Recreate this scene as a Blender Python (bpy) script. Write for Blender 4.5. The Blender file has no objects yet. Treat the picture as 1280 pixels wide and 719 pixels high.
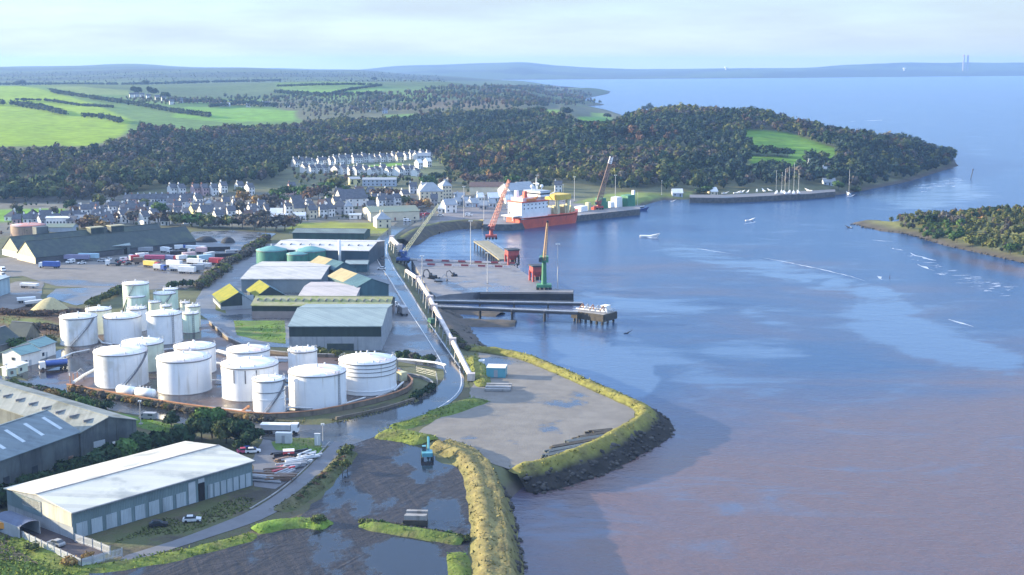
import bpy, bmesh, math, random
import numpy as np
from mathutils import Vector, Matrix, noise as mnoise
from mathutils.geometry import tessellate_polygon
random.seed(7); RS = np.random.RandomState(11)
SC = bpy.context.scene; COL = SC.collection
rad = math.radians
# ------------------------------------------------------------------ camera
F, HC, HZ = 1700.0, 110.0, 78.0
PITCH = math.atan((359.5 - HZ) / F); SP, CP = math.sin(PITCH), math.cos(PITCH)
G = 4.0                                            # level of the made ground above the tide
cd = bpy.data.cameras.new('camera'); cam = bpy.data.objects.new('camera', cd); COL.objects.link(cam)
cam.location = (0, 0, HC); cam.rotation_euler = (math.pi / 2 - PITCH, 0, 0)
cd.lens = F / 1280 * 36; cd.sensor_width = 36; cd.clip_end = 60000; cd.clip_start = 1
SC.camera = cam

def P(x, y, z=G):
    """point at height z that the camera position sees at photo pixel x, y"""
    a = (x - 640) / F; b = (359.5 - y) / F
    d = (a, CP + b * SP, -SP + b * CP)
    t = (z - HC) / d[2]
    return Vector((d[0] * t, d[1] * t, z))
def proj(X, Y, Z):
    w = Y * CP - (Z - HC) * SP; v = Y * SP + (Z - HC) * CP
    return 640 + F * X / w, 359.5 - F * v / w
def hgt(x, yb, yt, z=G):
    """height of an upright thing standing at pixel (x, yb) whose top shows at yt"""
    p = P(x, yb, z); b = (359.5 - yt) / F
    # v = b*w :  Y*SP+dz*CP = b*(Y*CP-dz*SP)
    dz = p.y * (b * CP - SP) / (CP + b * SP)
    return dz + HC - z
def mpp(y, z=G):
    p = P(640, y, z); return (p.y * CP - (z - HC) * SP) / F

# ------------------------------------------------------------------ materials
MATS = {}
def mat(name, c1, c2=None, rough=.8, scale=.15, detail=5, bump=0, bscale=None, spec=.3, metal=0, stretch=(1, 1, 1), lo=.35, hi=.65, c3=None, s3=.03, streak=None):
    if name in MATS: return MATS[name]
    m = bpy.data.materials.new(name); m.use_nodes = True; nt = m.node_tree; N = nt.nodes; L = nt.links
    b = N['Principled BSDF']; b.inputs['Roughness'].default_value = rough; b.inputs['Metallic'].default_value = metal
    b.inputs['Specular IOR Level'].default_value = spec
    if c2 is None: c2 = tuple(v * .8 for v in c1)
    g = N.new('ShaderNodeNewGeometry'); mp = N.new('ShaderNodeMapping'); mp.inputs['Scale'].default_value = stretch
    L.new(g.outputs['Position'], mp.inputs['Vector'])
    def nz(sc, d=detail):
        n = N.new('ShaderNodeTexNoise'); n.inputs['Scale'].default_value = sc; n.inputs['Detail'].default_value = d
        n.inputs['Roughness'].default_value = .6; L.new(mp.outputs[0], n.inputs['Vector']); return n
    def ramp(src, a, z):
        r = N.new('ShaderNodeMapRange'); r.inputs[1].default_value = a; r.inputs[2].default_value = z
        r.interpolation_type = 'SMOOTHSTEP'; L.new(src, r.inputs[0]); return r.outputs[0]
    def mix(f, a, c):
        x = N.new('ShaderNodeMix'); x.data_type = 'RGBA'; L.new(f, x.inputs[0])
        for s, v in ((6, a), (7, c)):
            if isinstance(v, tuple): x.inputs[s].default_value = (*v, 1)
            else: L.new(v, x.inputs[s])
        return x.outputs[2]
    col = mix(ramp(nz(scale).outputs[0], lo, hi), c1, c2)
    if c3: col = mix(ramp(nz(s3, 6).outputs[0], .5, .66), col, c3)
    if streak:                                      # rain and rust runs down an upright face
        mp2 = N.new('ShaderNodeMapping'); mp2.inputs['Scale'].default_value = (.9, .9, .06); L.new(g.outputs['Position'], mp2.inputs['Vector'])
        n = N.new('ShaderNodeTexNoise'); n.inputs['Scale'].default_value = 1.1; n.inputs['Detail'].default_value = 6; L.new(mp2.outputs[0], n.inputs['Vector'])
        col = mix(ramp(n.outputs[0], .52, .8), col, streak)
    L.new(col, b.inputs['Base Color'])
    if bump:
        bp = N.new('ShaderNodeBump'); bp.inputs['Strength'].default_value = 1; bp.inputs['Distance'].default_value = bump
        L.new(nz(bscale or scale * 6).outputs[0], bp.inputs['Height']); L.new(bp.outputs[0], b.inputs['Normal'])
    MATS[name] = m; return m

def attr_mat(name, rough=.9, scale=.12, amt=.35, bump=0, bscale=1., spec=.15, fine=None):
    """albedo from the mesh's own colour attribute, broken up by noise"""
    if name in MATS: return MATS[name]
    m = bpy.data.materials.new(name); m.use_nodes = True; nt = m.node_tree; N = nt.nodes; L = nt.links
    b = N['Principled BSDF']; b.inputs['Roughness'].default_value = rough; b.inputs['Specular IOR Level'].default_value = spec
    a = N.new('ShaderNodeAttribute'); a.attribute_name = 'Col'
    g = N.new('ShaderNodeNewGeometry'); n = N.new('ShaderNodeTexNoise'); n.inputs['Scale'].default_value = scale; n.inputs['Detail'].default_value = 8
    n.inputs['Roughness'].default_value = .65; L.new(g.outputs['Position'], n.inputs['Vector'])
    r = N.new('ShaderNodeMapRange'); r.inputs[1].default_value = .25; r.inputs[2].default_value = .75
    r.inputs[3].default_value = 1 - amt; r.inputs[4].default_value = 1 + amt; L.new(n.outputs[0], r.inputs[0])
    v = N.new('ShaderNodeVectorMath'); v.operation = 'SCALE'; L.new(a.outputs['Color'], v.inputs[0]); L.new(r.outputs[0], v.inputs['Scale'])
    L.new(v.outputs[0], b.inputs['Base Color'])
    if bump:
        n2 = N.new('ShaderNodeTexNoise'); n2.inputs['Scale'].default_value = bscale; n2.inputs['Detail'].default_value = 6; L.new(g.outputs['Position'], n2.inputs['Vector'])
        bp = N.new('ShaderNodeBump'); bp.inputs['Distance'].default_value = bump; L.new(n2.outputs[0], bp.inputs['Height']); L.new(bp.outputs[0], b.inputs['Normal'])
    MATS[name] = m; return m

def wet_mat(name, dry1, dry2, wetc, scale=.05, wlo=.5, whi=.58, stretch=(1, 1, 1), bump=.06, bscale=.8, tracks=None, rough=.75, wrough=.12, rot=0, spec=.5):
    """ground with standing water: rough dry earth, smooth dark wet patches"""
    if name in MATS: return MATS[name]
    m = bpy.data.materials.new(name); m.use_nodes = True; nt = m.node_tree; N = nt.nodes; L = nt.links
    b = N['Principled BSDF']; b.inputs['Specular IOR Level'].default_value = spec
    g = N.new('ShaderNodeNewGeometry'); mp = N.new('ShaderNodeMapping'); mp.inputs['Scale'].default_value = stretch; mp.inputs['Rotation'].default_value = (0, 0, rot)
    L.new(g.outputs['Position'], mp.inputs['Vector'])
    def nz(sc, d, src):
        n = N.new('ShaderNodeTexNoise'); n.inputs['Scale'].default_value = sc; n.inputs['Detail'].default_value = d; n.inputs['Roughness'].default_value = .62
        L.new(src, n.inputs['Vector']); return n.outputs[0]
    def mr(src, a, z, o1=0, o2=1):
        r = N.new('ShaderNodeMapRange'); r.inputs[1].default_value = a; r.inputs[2].default_value = z; r.inputs[3].default_value = o1; r.inputs[4].default_value = o2
        r.interpolation_type = 'SMOOTHSTEP'; L.new(src, r.inputs[0]); return r.outputs[0]
    def mix(f, a, c):
        x = N.new('ShaderNodeMix'); x.data_type = 'RGBA'; L.new(f, x.inputs[0])
        for s, v in ((6, a), (7, c)):
            if isinstance(v, tuple): x.inputs[s].default_value = (*v, 1)
            else: L.new(v, x.inputs[s])
        return x.outputs[2]
    w = mr(nz(scale, 7, mp.outputs[0]), wlo, whi)
    dry = mix(mr(nz(scale * 5, 8, g.outputs['Position']), .3, .7), dry1, dry2)
    hsrc = nz(bscale, 8, g.outputs['Position'])
    if tracks:                                      # wheel ruts: long streaks running a few ways across the ground
        for ang, st in tracks:
            m3 = N.new('ShaderNodeMapping'); m3.inputs['Rotation'].default_value = (0, 0, ang); L.new(g.outputs['Position'], m3.inputs['Vector'])
            m4 = N.new('ShaderNodeMapping'); m4.inputs['Scale'].default_value = st; L.new(m3.outputs[0], m4.inputs['Vector'])
            n = N.new('ShaderNodeTexNoise'); n.inputs['Scale'].default_value = 1; n.inputs['Detail'].default_value = 5; n.inputs['Distortion'].default_value = .6; L.new(m4.outputs[0], n.inputs['Vector'])
            dry = mix(mr(n.outputs[0], .48, .68, 0, .65), dry, tuple(v * .45 for v in dry1))
            ad = N.new('ShaderNodeMath'); ad.operation = 'MULTIPLY_ADD'; ad.inputs[1].default_value = -.9; L.new(n.outputs[0], ad.inputs[0]); L.new(hsrc, ad.inputs[2]); hsrc = ad.outputs[0]
    L.new(mix(w, dry, wetc), b.inputs['Base Color'])
    L.new(mr(w, 0, 1, rough, wrough), b.inputs['Roughness'])
    bp = N.new('ShaderNodeBump'); L.new(hsrc, bp.inputs['Height']); bp.inputs['Distance'].default_value = bump
    L.new(mr(w, 0, 1, 1, .04), bp.inputs['Strength']); L.new(bp.outputs[0], b.inputs['Normal'])
    MATS[name] = m; return m

# ------------------------------------------------------------------ mesh helpers
class MB:
    def __init__(s): s.v = []; s.f = []
    def add(s, vs, fs):
        o = len(s.v); s.v += [tuple(v) for v in vs]; s.f += [tuple(i + o for i in f) for f in fs]; return s
    def box(s, x0, x1, y0, y1, z0, z1, rz=0, c=(0, 0), taper=1):
        mx, my = (x0 + x1) / 2, (y0 + y1) / 2
        q = []
        for z, k in ((z0, 1), (z1, taper)):
            for x, y in ((x0, y0), (x1, y0), (x1, y1), (x0, y1)):
                x = mx + (x - mx) * k; y = my + (y - my) * k
                if rz: dx, dy = x - c[0], y - c[1]; x, y = c[0] + dx * math.cos(rz) - dy * math.sin(rz), c[1] + dx * math.sin(rz) + dy * math.cos(rz)
                q.append((x, y, z))
        return s.add(q, [(3, 2, 1, 0), (4, 5, 6, 7), (0, 1, 5, 4), (1, 2, 6, 5), (2, 3, 7, 6), (3, 0, 4, 7)])
    def cyl(s, x, y, z0, z1, r0, r1=None, n=24, cap=True):
        r1 = r0 if r1 is None else r1
        a = [(x + r * math.cos(2 * math.pi * i / n), y + r * math.sin(2 * math.pi * i / n), z) for z, r in ((z0, r0), (z1, r1)) for i in range(n)]
        f = [(i, (i + 1) % n, n + (i + 1) % n, n + i) for i in range(n)]
        if cap: f += [tuple(range(n))[::-1], tuple(range(n, 2 * n))]
        return s.add(a, f)
    def lathe(s, x, y, prof, n=32):
        a = [(x + r * math.cos(2 * math.pi * i / n), y + r * math.sin(2 * math.pi * i / n), z) for r, z in prof for i in range(n)]
        f = [(k * n + i, k * n + (i + 1) % n, (k + 1) * n + (i + 1) % n, (k + 1) * n + i) for k in range(len(prof) - 1) for i in range(n)]
        return s.add(a, f)
    def tube(s, p, q, r, n=6, r2=None):
        p, q = Vector(p), Vector(q); d = q - p
        if d.length < 1e-6: return s
        u = d.orthogonal().normalized(); w = d.normalized().cross(u); r2 = r if r2 is None else r2
        a = [tuple(c + (u * math.cos(2 * math.pi * (i + .5) / n) + w * math.sin(2 * math.pi * (i + .5) / n)) * rr) for c, rr in ((p, r), (q, r2)) for i in range(n)]
        return s.add(a, [(i, (i + 1) % n, n + (i + 1) % n, n + i) for i in range(n)] + [tuple(range(n))[::-1], tuple(range(n, 2 * n))])
    def path(s, pts, r, n=6):
        for a, b in zip(pts[:-1], pts[1:]): s.tube(a, b, r, n)
        return s
    def prism(s, pts, z0, z1):
        n = len(pts); a = [(x, y, z0) for x, y in pts] + [(x, y, z1) for x, y in pts]
        return s.add(a, [(i, (i + 1) % n, n + (i + 1) % n, n + i) for i in range(n)] + [tuple(range(n))[::-1], tuple(range(n, 2 * n))])
    def lattice(s, p, q, w0, w1, nseg, r, up=(0, 0, 1)):
        """four-chord lattice boom from p to q"""
        p, q = Vector(p), Vector(q); d = (q - p).normalized(); sd = d.cross(Vector(up))
        if sd.length < .01: sd = d.cross(Vector((1, 0, 0)))
        sd.normalize(); u2 = sd.cross(d)
        rings = []
        for k in range(nseg + 1):
            t = k / nseg; c = p.lerp(q, t); w = (w0 + (w1 - w0) * t) / 2
            rings.append([c + sd * w * a + u2 * w * b for a, b in ((1, 1), (-1, 1), (-1, -1), (1, -1))])
        for k in range(nseg):
            for i in range(4):
                s.tube(rings[k][i], rings[k + 1][i], r, 4); s.tube(rings[k][i], rings[k + 1][(i + 1) % 4], r * .7, 4)
                s.tube(rings[k][i], rings[k][(i + 1) % 4], r * .7, 4)
        return s
    def build(s, name, m, parent=None, smooth=False, loc=None):
        used = sorted({i for f in s.f for i in f}); ix = {i: k for k, i in enumerate(used)}
        me = bpy.data.meshes.new(name); me.from_pydata([s.v[i] for i in used], [], [tuple(ix[i] for i in f) for f in s.f]); me.materials.append(m)
        if smooth:
            me.polygons.foreach_set('use_smooth', [len(p.vertices) == 4 for p in me.polygons]); 
        me.update()
        o = bpy.data.objects.new(name, me); COL.objects.link(o)
        if parent: o.parent = parent
        if loc: o.location = loc
        return o
def mesh_np(name, V, Q, m, colors=None, parent=None, smooth=False):
    """V (n,3); Q (k,3) or (k,4) index array, or a list of such arrays"""
    me = bpy.data.meshes.new(name); V = np.asarray(V, np.float32)
    Qs = [np.asarray(q, np.int32) for q in (Q if isinstance(Q, list) else [Q]) if len(q)]
    me.vertices.add(len(V)); me.vertices.foreach_set('co', V.ravel())
    lv = np.concatenate([q.ravel() for q in Qs]); tot = np.concatenate([np.full(len(q), q.shape[1], np.int32) for q in Qs])
    st = np.concatenate([[0], np.cumsum(tot)[:-1]]).astype(np.int32)
    me.loops.add(len(lv)); me.loops.foreach_set('vertex_index', lv)
    me.polygons.add(len(tot)); me.polygons.foreach_set('loop_start', st); me.polygons.foreach_set('loop_total', tot)
    if smooth: me.polygons.foreach_set('use_smooth', np.ones(len(tot), bool))
    me.update(calc_edges=True)
    if colors is not None:
        c = np.ones((len(V), 4), np.float32); c[:, :3] = colors
        at = me.color_attributes.new('Col', 'FLOAT_COLOR', 'POINT'); at.data.foreach_set('color', c.ravel())
    me.materials.append(m); o = bpy.data.objects.new(name, me); COL.objects.link(o)
    if parent: o.parent = parent
    return o
def tag(o, label=None, cat=None, group=None, kind=None):
    if label: o['label'] = label
    if cat: o['category'] = cat
    if group: o['group'] = group
    if kind: o['kind'] = kind
    return o
def thing(name, label, cat, loc, rz=0, group=None):
    o = bpy.data.objects.new(name, None); COL.objects.link(o); o.location = loc; o.rotation_euler = (0, 0, rz); o.empty_display_size = 1
    return tag(o, label, cat, group)
def kids(o): return [c for c in bpy.data.objects if c.parent is o]
def dup(root, loc, rz, label=None, group=None, scale=None):
    r = root.copy(); COL.objects.link(r); r.location = loc; r.rotation_euler = (0, 0, rz)
    if label: r['label'] = label
    if group: r['group'] = group
    if scale: r.scale = scale
    for ch in root.children:
        c = ch.copy(); COL.objects.link(c); c.parent = r
        for g in ch.children:
            d = g.copy(); COL.objects.link(d); d.parent = c
    return r
def densify(w, step):
    out = []
    for a, b in zip(w[:-1], w[1:]):
        n = max(1, int((b - a).length / step)); out += [a.lerp(b, k / n) for k in range(n)]
    return out + [w[-1]]
def smooth_line(w, it=2):
    for _ in range(it):
        o = [w[0]]
        for a, b in zip(w[:-1], w[1:]): o += [a.lerp(b, .25), a.lerp(b, .75)]
        w = o + [w[-1]]
    return w
def sheet(name, px, z, m, jag=0., step=3., kind='structure', smooth=0, thick=0):
    """flat ground sheet whose outline is given by points on the ground"""
    w = [P(x, y, G) for x, y in px]; w.append(w[0].copy())
    if smooth: w = smooth_line(w, smooth)
    if jag:
        w = densify(w, step)
        w = [p + Vector((mnoise.noise(p * .35), mnoise.noise(p * .35 + Vector((9, 9, 0))), 0)) * jag + Vector((mnoise.noise(p * 1.3), mnoise.noise(p * 1.3 + Vector((5, 9, 0))), 0)) * jag * .4 for p in w]
    w = w[:-1]; v = [(p.x, p.y, z) for p in w]
    tr = tessellate_polygon([[Vector((a, b, 0)) for a, b, _ in v]])
    vv = list(v); ff = []
    for t in tr:
        a, b, c = (Vector(v[i]) for i in t)
        ff.append(tuple(t) if (b - a).cross(c - a).z > 0 else tuple(t[::-1]))
    if thick:
        n = len(v); vv += [(a, b, z - thick) for a, b, _ in v]
        ff += [(i, (i + 1) % n, n + (i + 1) % n, n + i) for i in range(n)]
    o = MB().add(vv, ff).build(name, m); o['kind'] = kind; return o
def sweep(name, px, prof, m, jit=.3, step=1.8, z=G, smooth=2, col=None, kind='structure', taper=True, world=None, seed=0):
    """bank or berm: cross-section prof [(offset to the right of travel, height)] swept along ground points"""
    w = world or [P(x, y, z) for x, y in px]
    if smooth: w = smooth_line(w, smooth)
    w = densify(w, step); n = len(w); V = []; C = []
    for i, p in enumerate(w):
        t = (w[min(i + 1, n - 1)] - w[max(i - 1, 0)]); t.z = 0; t.normalize(); r = Vector((t.y, -t.x, 0))
        e = min(1, min(i, n - 1 - i) / 3 + .15) if taper else 1
        for k, (o, h) in enumerate(prof):
            q = p + r * o * (.6 + .4 * e); hh = h * e if h > 0 else h
            s = q * .22 + Vector((seed, 0, k * .3)); s2 = q * .9 + Vector((0, seed, k))
            j = (mnoise.noise(s) + .3 * mnoise.noise(s2)) * jit
            V.append((q.x + mnoise.noise(s + Vector((7, 1, 0))) * jit, q.y + mnoise.noise(s + Vector((1, 8, 3))) * jit, z + hh + (j * min(1, abs(h) + .2) if 0 < k < len(prof) - 1 else 0)))
            if col: C.append(col(k, o, h, q))
    m_ = len(prof)
    Q = [(i * m_ + k, i * m_ + k + 1, (i + 1) * m_ + k + 1, (i + 1) * m_ + k) for i in range(n - 1) for k in range(m_ - 1)]
    o = mesh_np(name, V, np.array(Q)[:, ::-1], m, colors=np.array(C) if col else None, smooth=False)
    o['kind'] = kind; return o, w
# ------------------------------------------------------------------ terrain model
def inpoly(x, y, poly):
    x = np.asarray(x); y = np.asarray(y); r = np.zeros(x.shape, bool); n = len(poly)
    for i in range(n):
        x0, y0 = poly[i]; x1, y1 = poly[(i + 1) % n]
        if y0 == y1: continue
        c = ((y0 > y) != (y1 > y)) & (x < (x1 - x0) * (y - y0) / (y1 - y0) + x0); r ^= c
    return r
def soft(x, y, poly, sx, sy, n=14):
    rs = np.random.RandomState(3); a = np.zeros(np.shape(x))
    for _ in range(n): a += inpoly(x + rs.normal(0, sx), y + rs.normal(0, sy), poly)
    return a / n
def W(pxs): return [tuple(P(x, y, 0)[:2]) for x, y in pxs]
COAST = ([(15, -300)] + W([(655, 770), (648, 719), (641, 670), (645, 632), (665, 612), (700, 603), (745, 588), (795, 562), (830, 533), (831, 518), (806, 502), (770, 487), (735, 470),
   (700, 456), (660, 445), (610, 437), (582, 429), (570, 413), (560, 399), (551, 388), (545, 377), (528, 352), (518, 334), (508, 320), (511, 309), (520, 301), (534, 293), (556, 287), (580, 284.5),
   (600, 284), (640, 282), (720, 271), (790, 264), (806, 258), (832, 250.5), (870, 249), (960, 247), (1020, 243.5), (1046, 244), (1076, 239), (1110, 232), (1140, 226), (1170, 216), (1198, 207.5),
   (1192, 200), (1150, 186), (1080, 172), (1000, 163), (930, 158), (860, 155), (800, 152), (775, 143), (760, 138), (735, 137), (700, 135.5), (692, 134), (735, 133), (758, 131), (730, 128.5), (720, 125), (738, 122),
   (760, 117.5), (764, 114.5), (750, 112), (720, 109), (680, 106), (600, 103.5), (540, 102)]) + [(-2400, 9500), (-3500, 16500), (-15000, 16500), (-15000, -300)])
FAR = W([(470, 100.5), (600, 100), (700, 99.5), (860, 98.5), (1000, 97.5), (1150, 96), (1280, 95), (1500, 93.5), (2200, 92)]) + [(20000, 16500), (-4000, 16500)]
ISLE = W([(1064, 279), (1085, 275), (1115, 278), (1130, 274), (1150, 268), (1200, 266), (1280, 259), (1400, 250), (1900, 240), (1900, 430), (1500, 372), (1400, 352), (1280, 329), (1230, 318), (1180, 307), (1135, 293), (1100, 289)])
def sdist(X, Y, poly):
    d2 = np.full(X.shape, 1e18); n = len(poly)
    for i in range(n):
        ax, ay = poly[i]; bx, by = poly[(i + 1) % n]; dx, dy = bx - ax, by - ay
        t = np.clip(((X - ax) * dx + (Y - ay) * dy) / (dx * dx + dy * dy + 1e-9), 0, 1)
        d2 = np.minimum(d2, (X - ax - t * dx) ** 2 + (Y - ay - t * dy) ** 2)
    return np.sqrt(d2) * np.where(inpoly(X, Y, poly), 1, -1)
far_ = lambda a, b, c: [(7500, a), (9500, b * .5), (12000, b), (14000, c), (16500, 30)]
PROF = {  # column -> ground height along the distance from the camera's foot
 -700: [(950, 4), (1150, 7), (1500, 24), (2000, 40), (2600, 60), (3000, 62), (4000, 45), (6000, 70), (9000, 80), (12000, 62), (16500, 40)],
 0: [(950, 4), (1150, 7), (1500, 22), (2000, 36), (2600, 52), (3000, 58), (3700, 38), (5000, 55), (7000, 72), (9000, 78), (12000, 60), (16500, 40)],
 100: [(950, 4), (1180, 7), (1500, 19), (2000, 32), (2600, 46), (3100, 57), (3900, 40), (6000, 66), (8700, 88), (12000, 60), (16500, 40)],
 190: [(950, 4), (1200, 8), (1500, 17), (2000, 29), (2600, 43), (3300, 57), (4200, 45), (6000, 76), (8700, 99), (12000, 60), (16500, 40)],
 300: [(960, 4), (1250, 8), (1600, 16), (2000, 26), (2600, 38), (3400, 55), (4500, 46), (6000, 74), (8700, 88), (12000, 60), (16500, 40)],
 440: [(960, 4), (1300, 8), (1500, 10), (1800, 21), (2400, 37), (3300, 62), (4500, 46), (6500, 62), (8500, 66), (12000, 50), (16500, 30)],
 540: [(970, 4), (1290, 7), (1500, 12), (1850, 24), (2500, 39), (3500, 60), (4500, 40), (6500, 45), (9000, 40), (12000, 96), (16500, 30)],
 640: [(1000, 4), (1250, 6), (1500, 18), (1900, 30), (2600, 36), (3400, 44), (4000, 32), (5500, 22), (8000, 14), (12000, 113), (16500, 30)],
 700: [(1050, 4), (1250, 8), (1500, 24), (1800, 34), (2200, 30), (2800, 18), (3400, 18), (4200, 24), (5200, 16), (5600, 0), (8500, 0), (12000, 72), (16500, 30)],
 760: [(1080, 4), (1200, 6), (1400, 22), (1600, 35), (1750, 36), (2000, 22), (2300, 8), (2700, 4), (3800, 20), (5000, 22), (5500, 0), (9000, 0), (12000, 56), (16500, 30)],
 800: [(1090, 4), (1200, 6), (1400, 23), (1680, 46), (1950, 14), (2200, 0), (9000, 0), (12000, 50), (16500, 30)],
 850: [(1100, 4), (1240, 8), (1500, 33), (1750, 47), (2050, 8), (2250, 0), (9000, 0), (12000, 52), (16500, 30)],
 940: [(1110, 4), (1240, 8), (1500, 32), (1700, 45), (2000, 8), (2250, 0), (9000, 4), (12000, 66), (16500, 30)],
 1000: [(1130, 4), (1300, 14), (1600, 34), (1850, 6), (2050, 0), (9000, 4), (12000, 74), (16500, 30)],
 1060: [(1150, 3), (1350, 16), (1530, 27), (1750, 4), (1900, 0), (9000, 6), (12000, 92), (16500, 40)],
 1120: [(1180, 2), (1350, 12), (1480, 18), (1640, 2), (9000, 8), (12000, 108), (16500, 50)],
 1175: [(1280, 1), (1390, 8), (1440, 9), (1520, 1), (9000, 8), (12000, 116), (16500, 50)],
 1230: [(1300, 1), (9000, 8), (12000, 113), (16500, 50)],
 1300: [(1300, 1), (9000, 8), (12000, 116), (16500, 50)],
 2200: [(1300, 1), (9000, 8), (12000, 110), (16500, 50)]}
PX = np.array(sorted(PROF)); LY = np.linspace(math.log(150), math.log(17000), 260)
PT_ = np.array([np.interp(np.exp(LY), [0] + [a for a, _ in PROF[k]], [4] + [b for _, b in PROF[k]]) for k in PX])
_k = np.hanning(9); _k /= _k.sum()
PT_ = np.array([np.convolve(np.pad(r, 4, 'edge'), _k, 'valid') for r in PT_])
def zprof(c, Y):
    c = np.clip(c, PX[0], PX[-1] - 1e-3); i = np.clip(np.searchsorted(PX, c, 'right') - 1, 0, len(PX) - 2); t = (c - PX[i]) / (PX[i + 1] - PX[i]); t = t * t * (3 - 2 * t)
    ly = np.clip((np.log(np.maximum(Y, 151)) - LY[0]) / (LY[1] - LY[0]), 0, len(LY) - 1.001); j = ly.astype(int); s = ly - j
    return (PT_[i, j] * (1 - t) + PT_[i + 1, j] * t) * (1 - s) + (PT_[i, j + 1] * (1 - t) + PT_[i + 1, j + 1] * t) * s
def zland(X, Y):
    X = np.asarray(X, float); Y = np.asarray(Y, float)
    c = 640 + F * X / np.maximum(Y, 30); z = zprof(c, Y)
    z = z + np.clip((z - 6) * .05, 0, 4) * (np.sin(X * .011 + Y * .006) + np.sin(X * .021 - Y * .013 + 1) * .6 + np.sin(X * .004 + 2 - Y * .0031)) * np.clip((6000 - Y) / 3000, 0, 1)
    far = Y > 6500
    z = z + np.where(far, np.clip(z, 0, 70) * .1 * (np.sin(X * .0016 + 1) + .7 * np.sin(X * .0043) + .5 * np.sin(X * .009 + Y * .002)), 0)
    a = sdist(X, Y, COAST); b = sdist(X, Y, FAR); i = sdist(X, Y, ISLE)
    shore = lambda s, k: np.where(s > 0, s * k, s * .35)
    z1 = np.minimum(z, np.where(Y < 1090, np.minimum((a - 3) * .6, 3.93), np.where(a > 0, a * .22 + .3, a * .35)))
    z1 = np.where(Y < 1090, np.minimum(z1, 3.93 + np.maximum(z - 4, 0)), z1)
    z2 = np.minimum(z, shore(b, .08)); z3 = np.minimum(np.where(i > 0, 1.2 * np.minimum(i / 4, 1) + np.minimum(np.maximum(i - 6, 0) * .12, 7), i * .35), 8 + 2 * np.sin(X * .02) * np.sin(Y * .017))
    r = np.where(i > -30, z3, np.where(b > a, z2, z1))
    return np.maximum(r, -3.5)
def ground(x, y):
    """where the view through pixel x, y meets the land"""
    z = G
    for _ in range(40):
        p = P(x, y, z); z2 = max(float(zland(np.array([p.x]), np.array([p.y]))[0]), 0)
        if abs(z2 - z) < .02: break
        z += (z2 - z) * .5
    return P(x, y, z)

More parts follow.
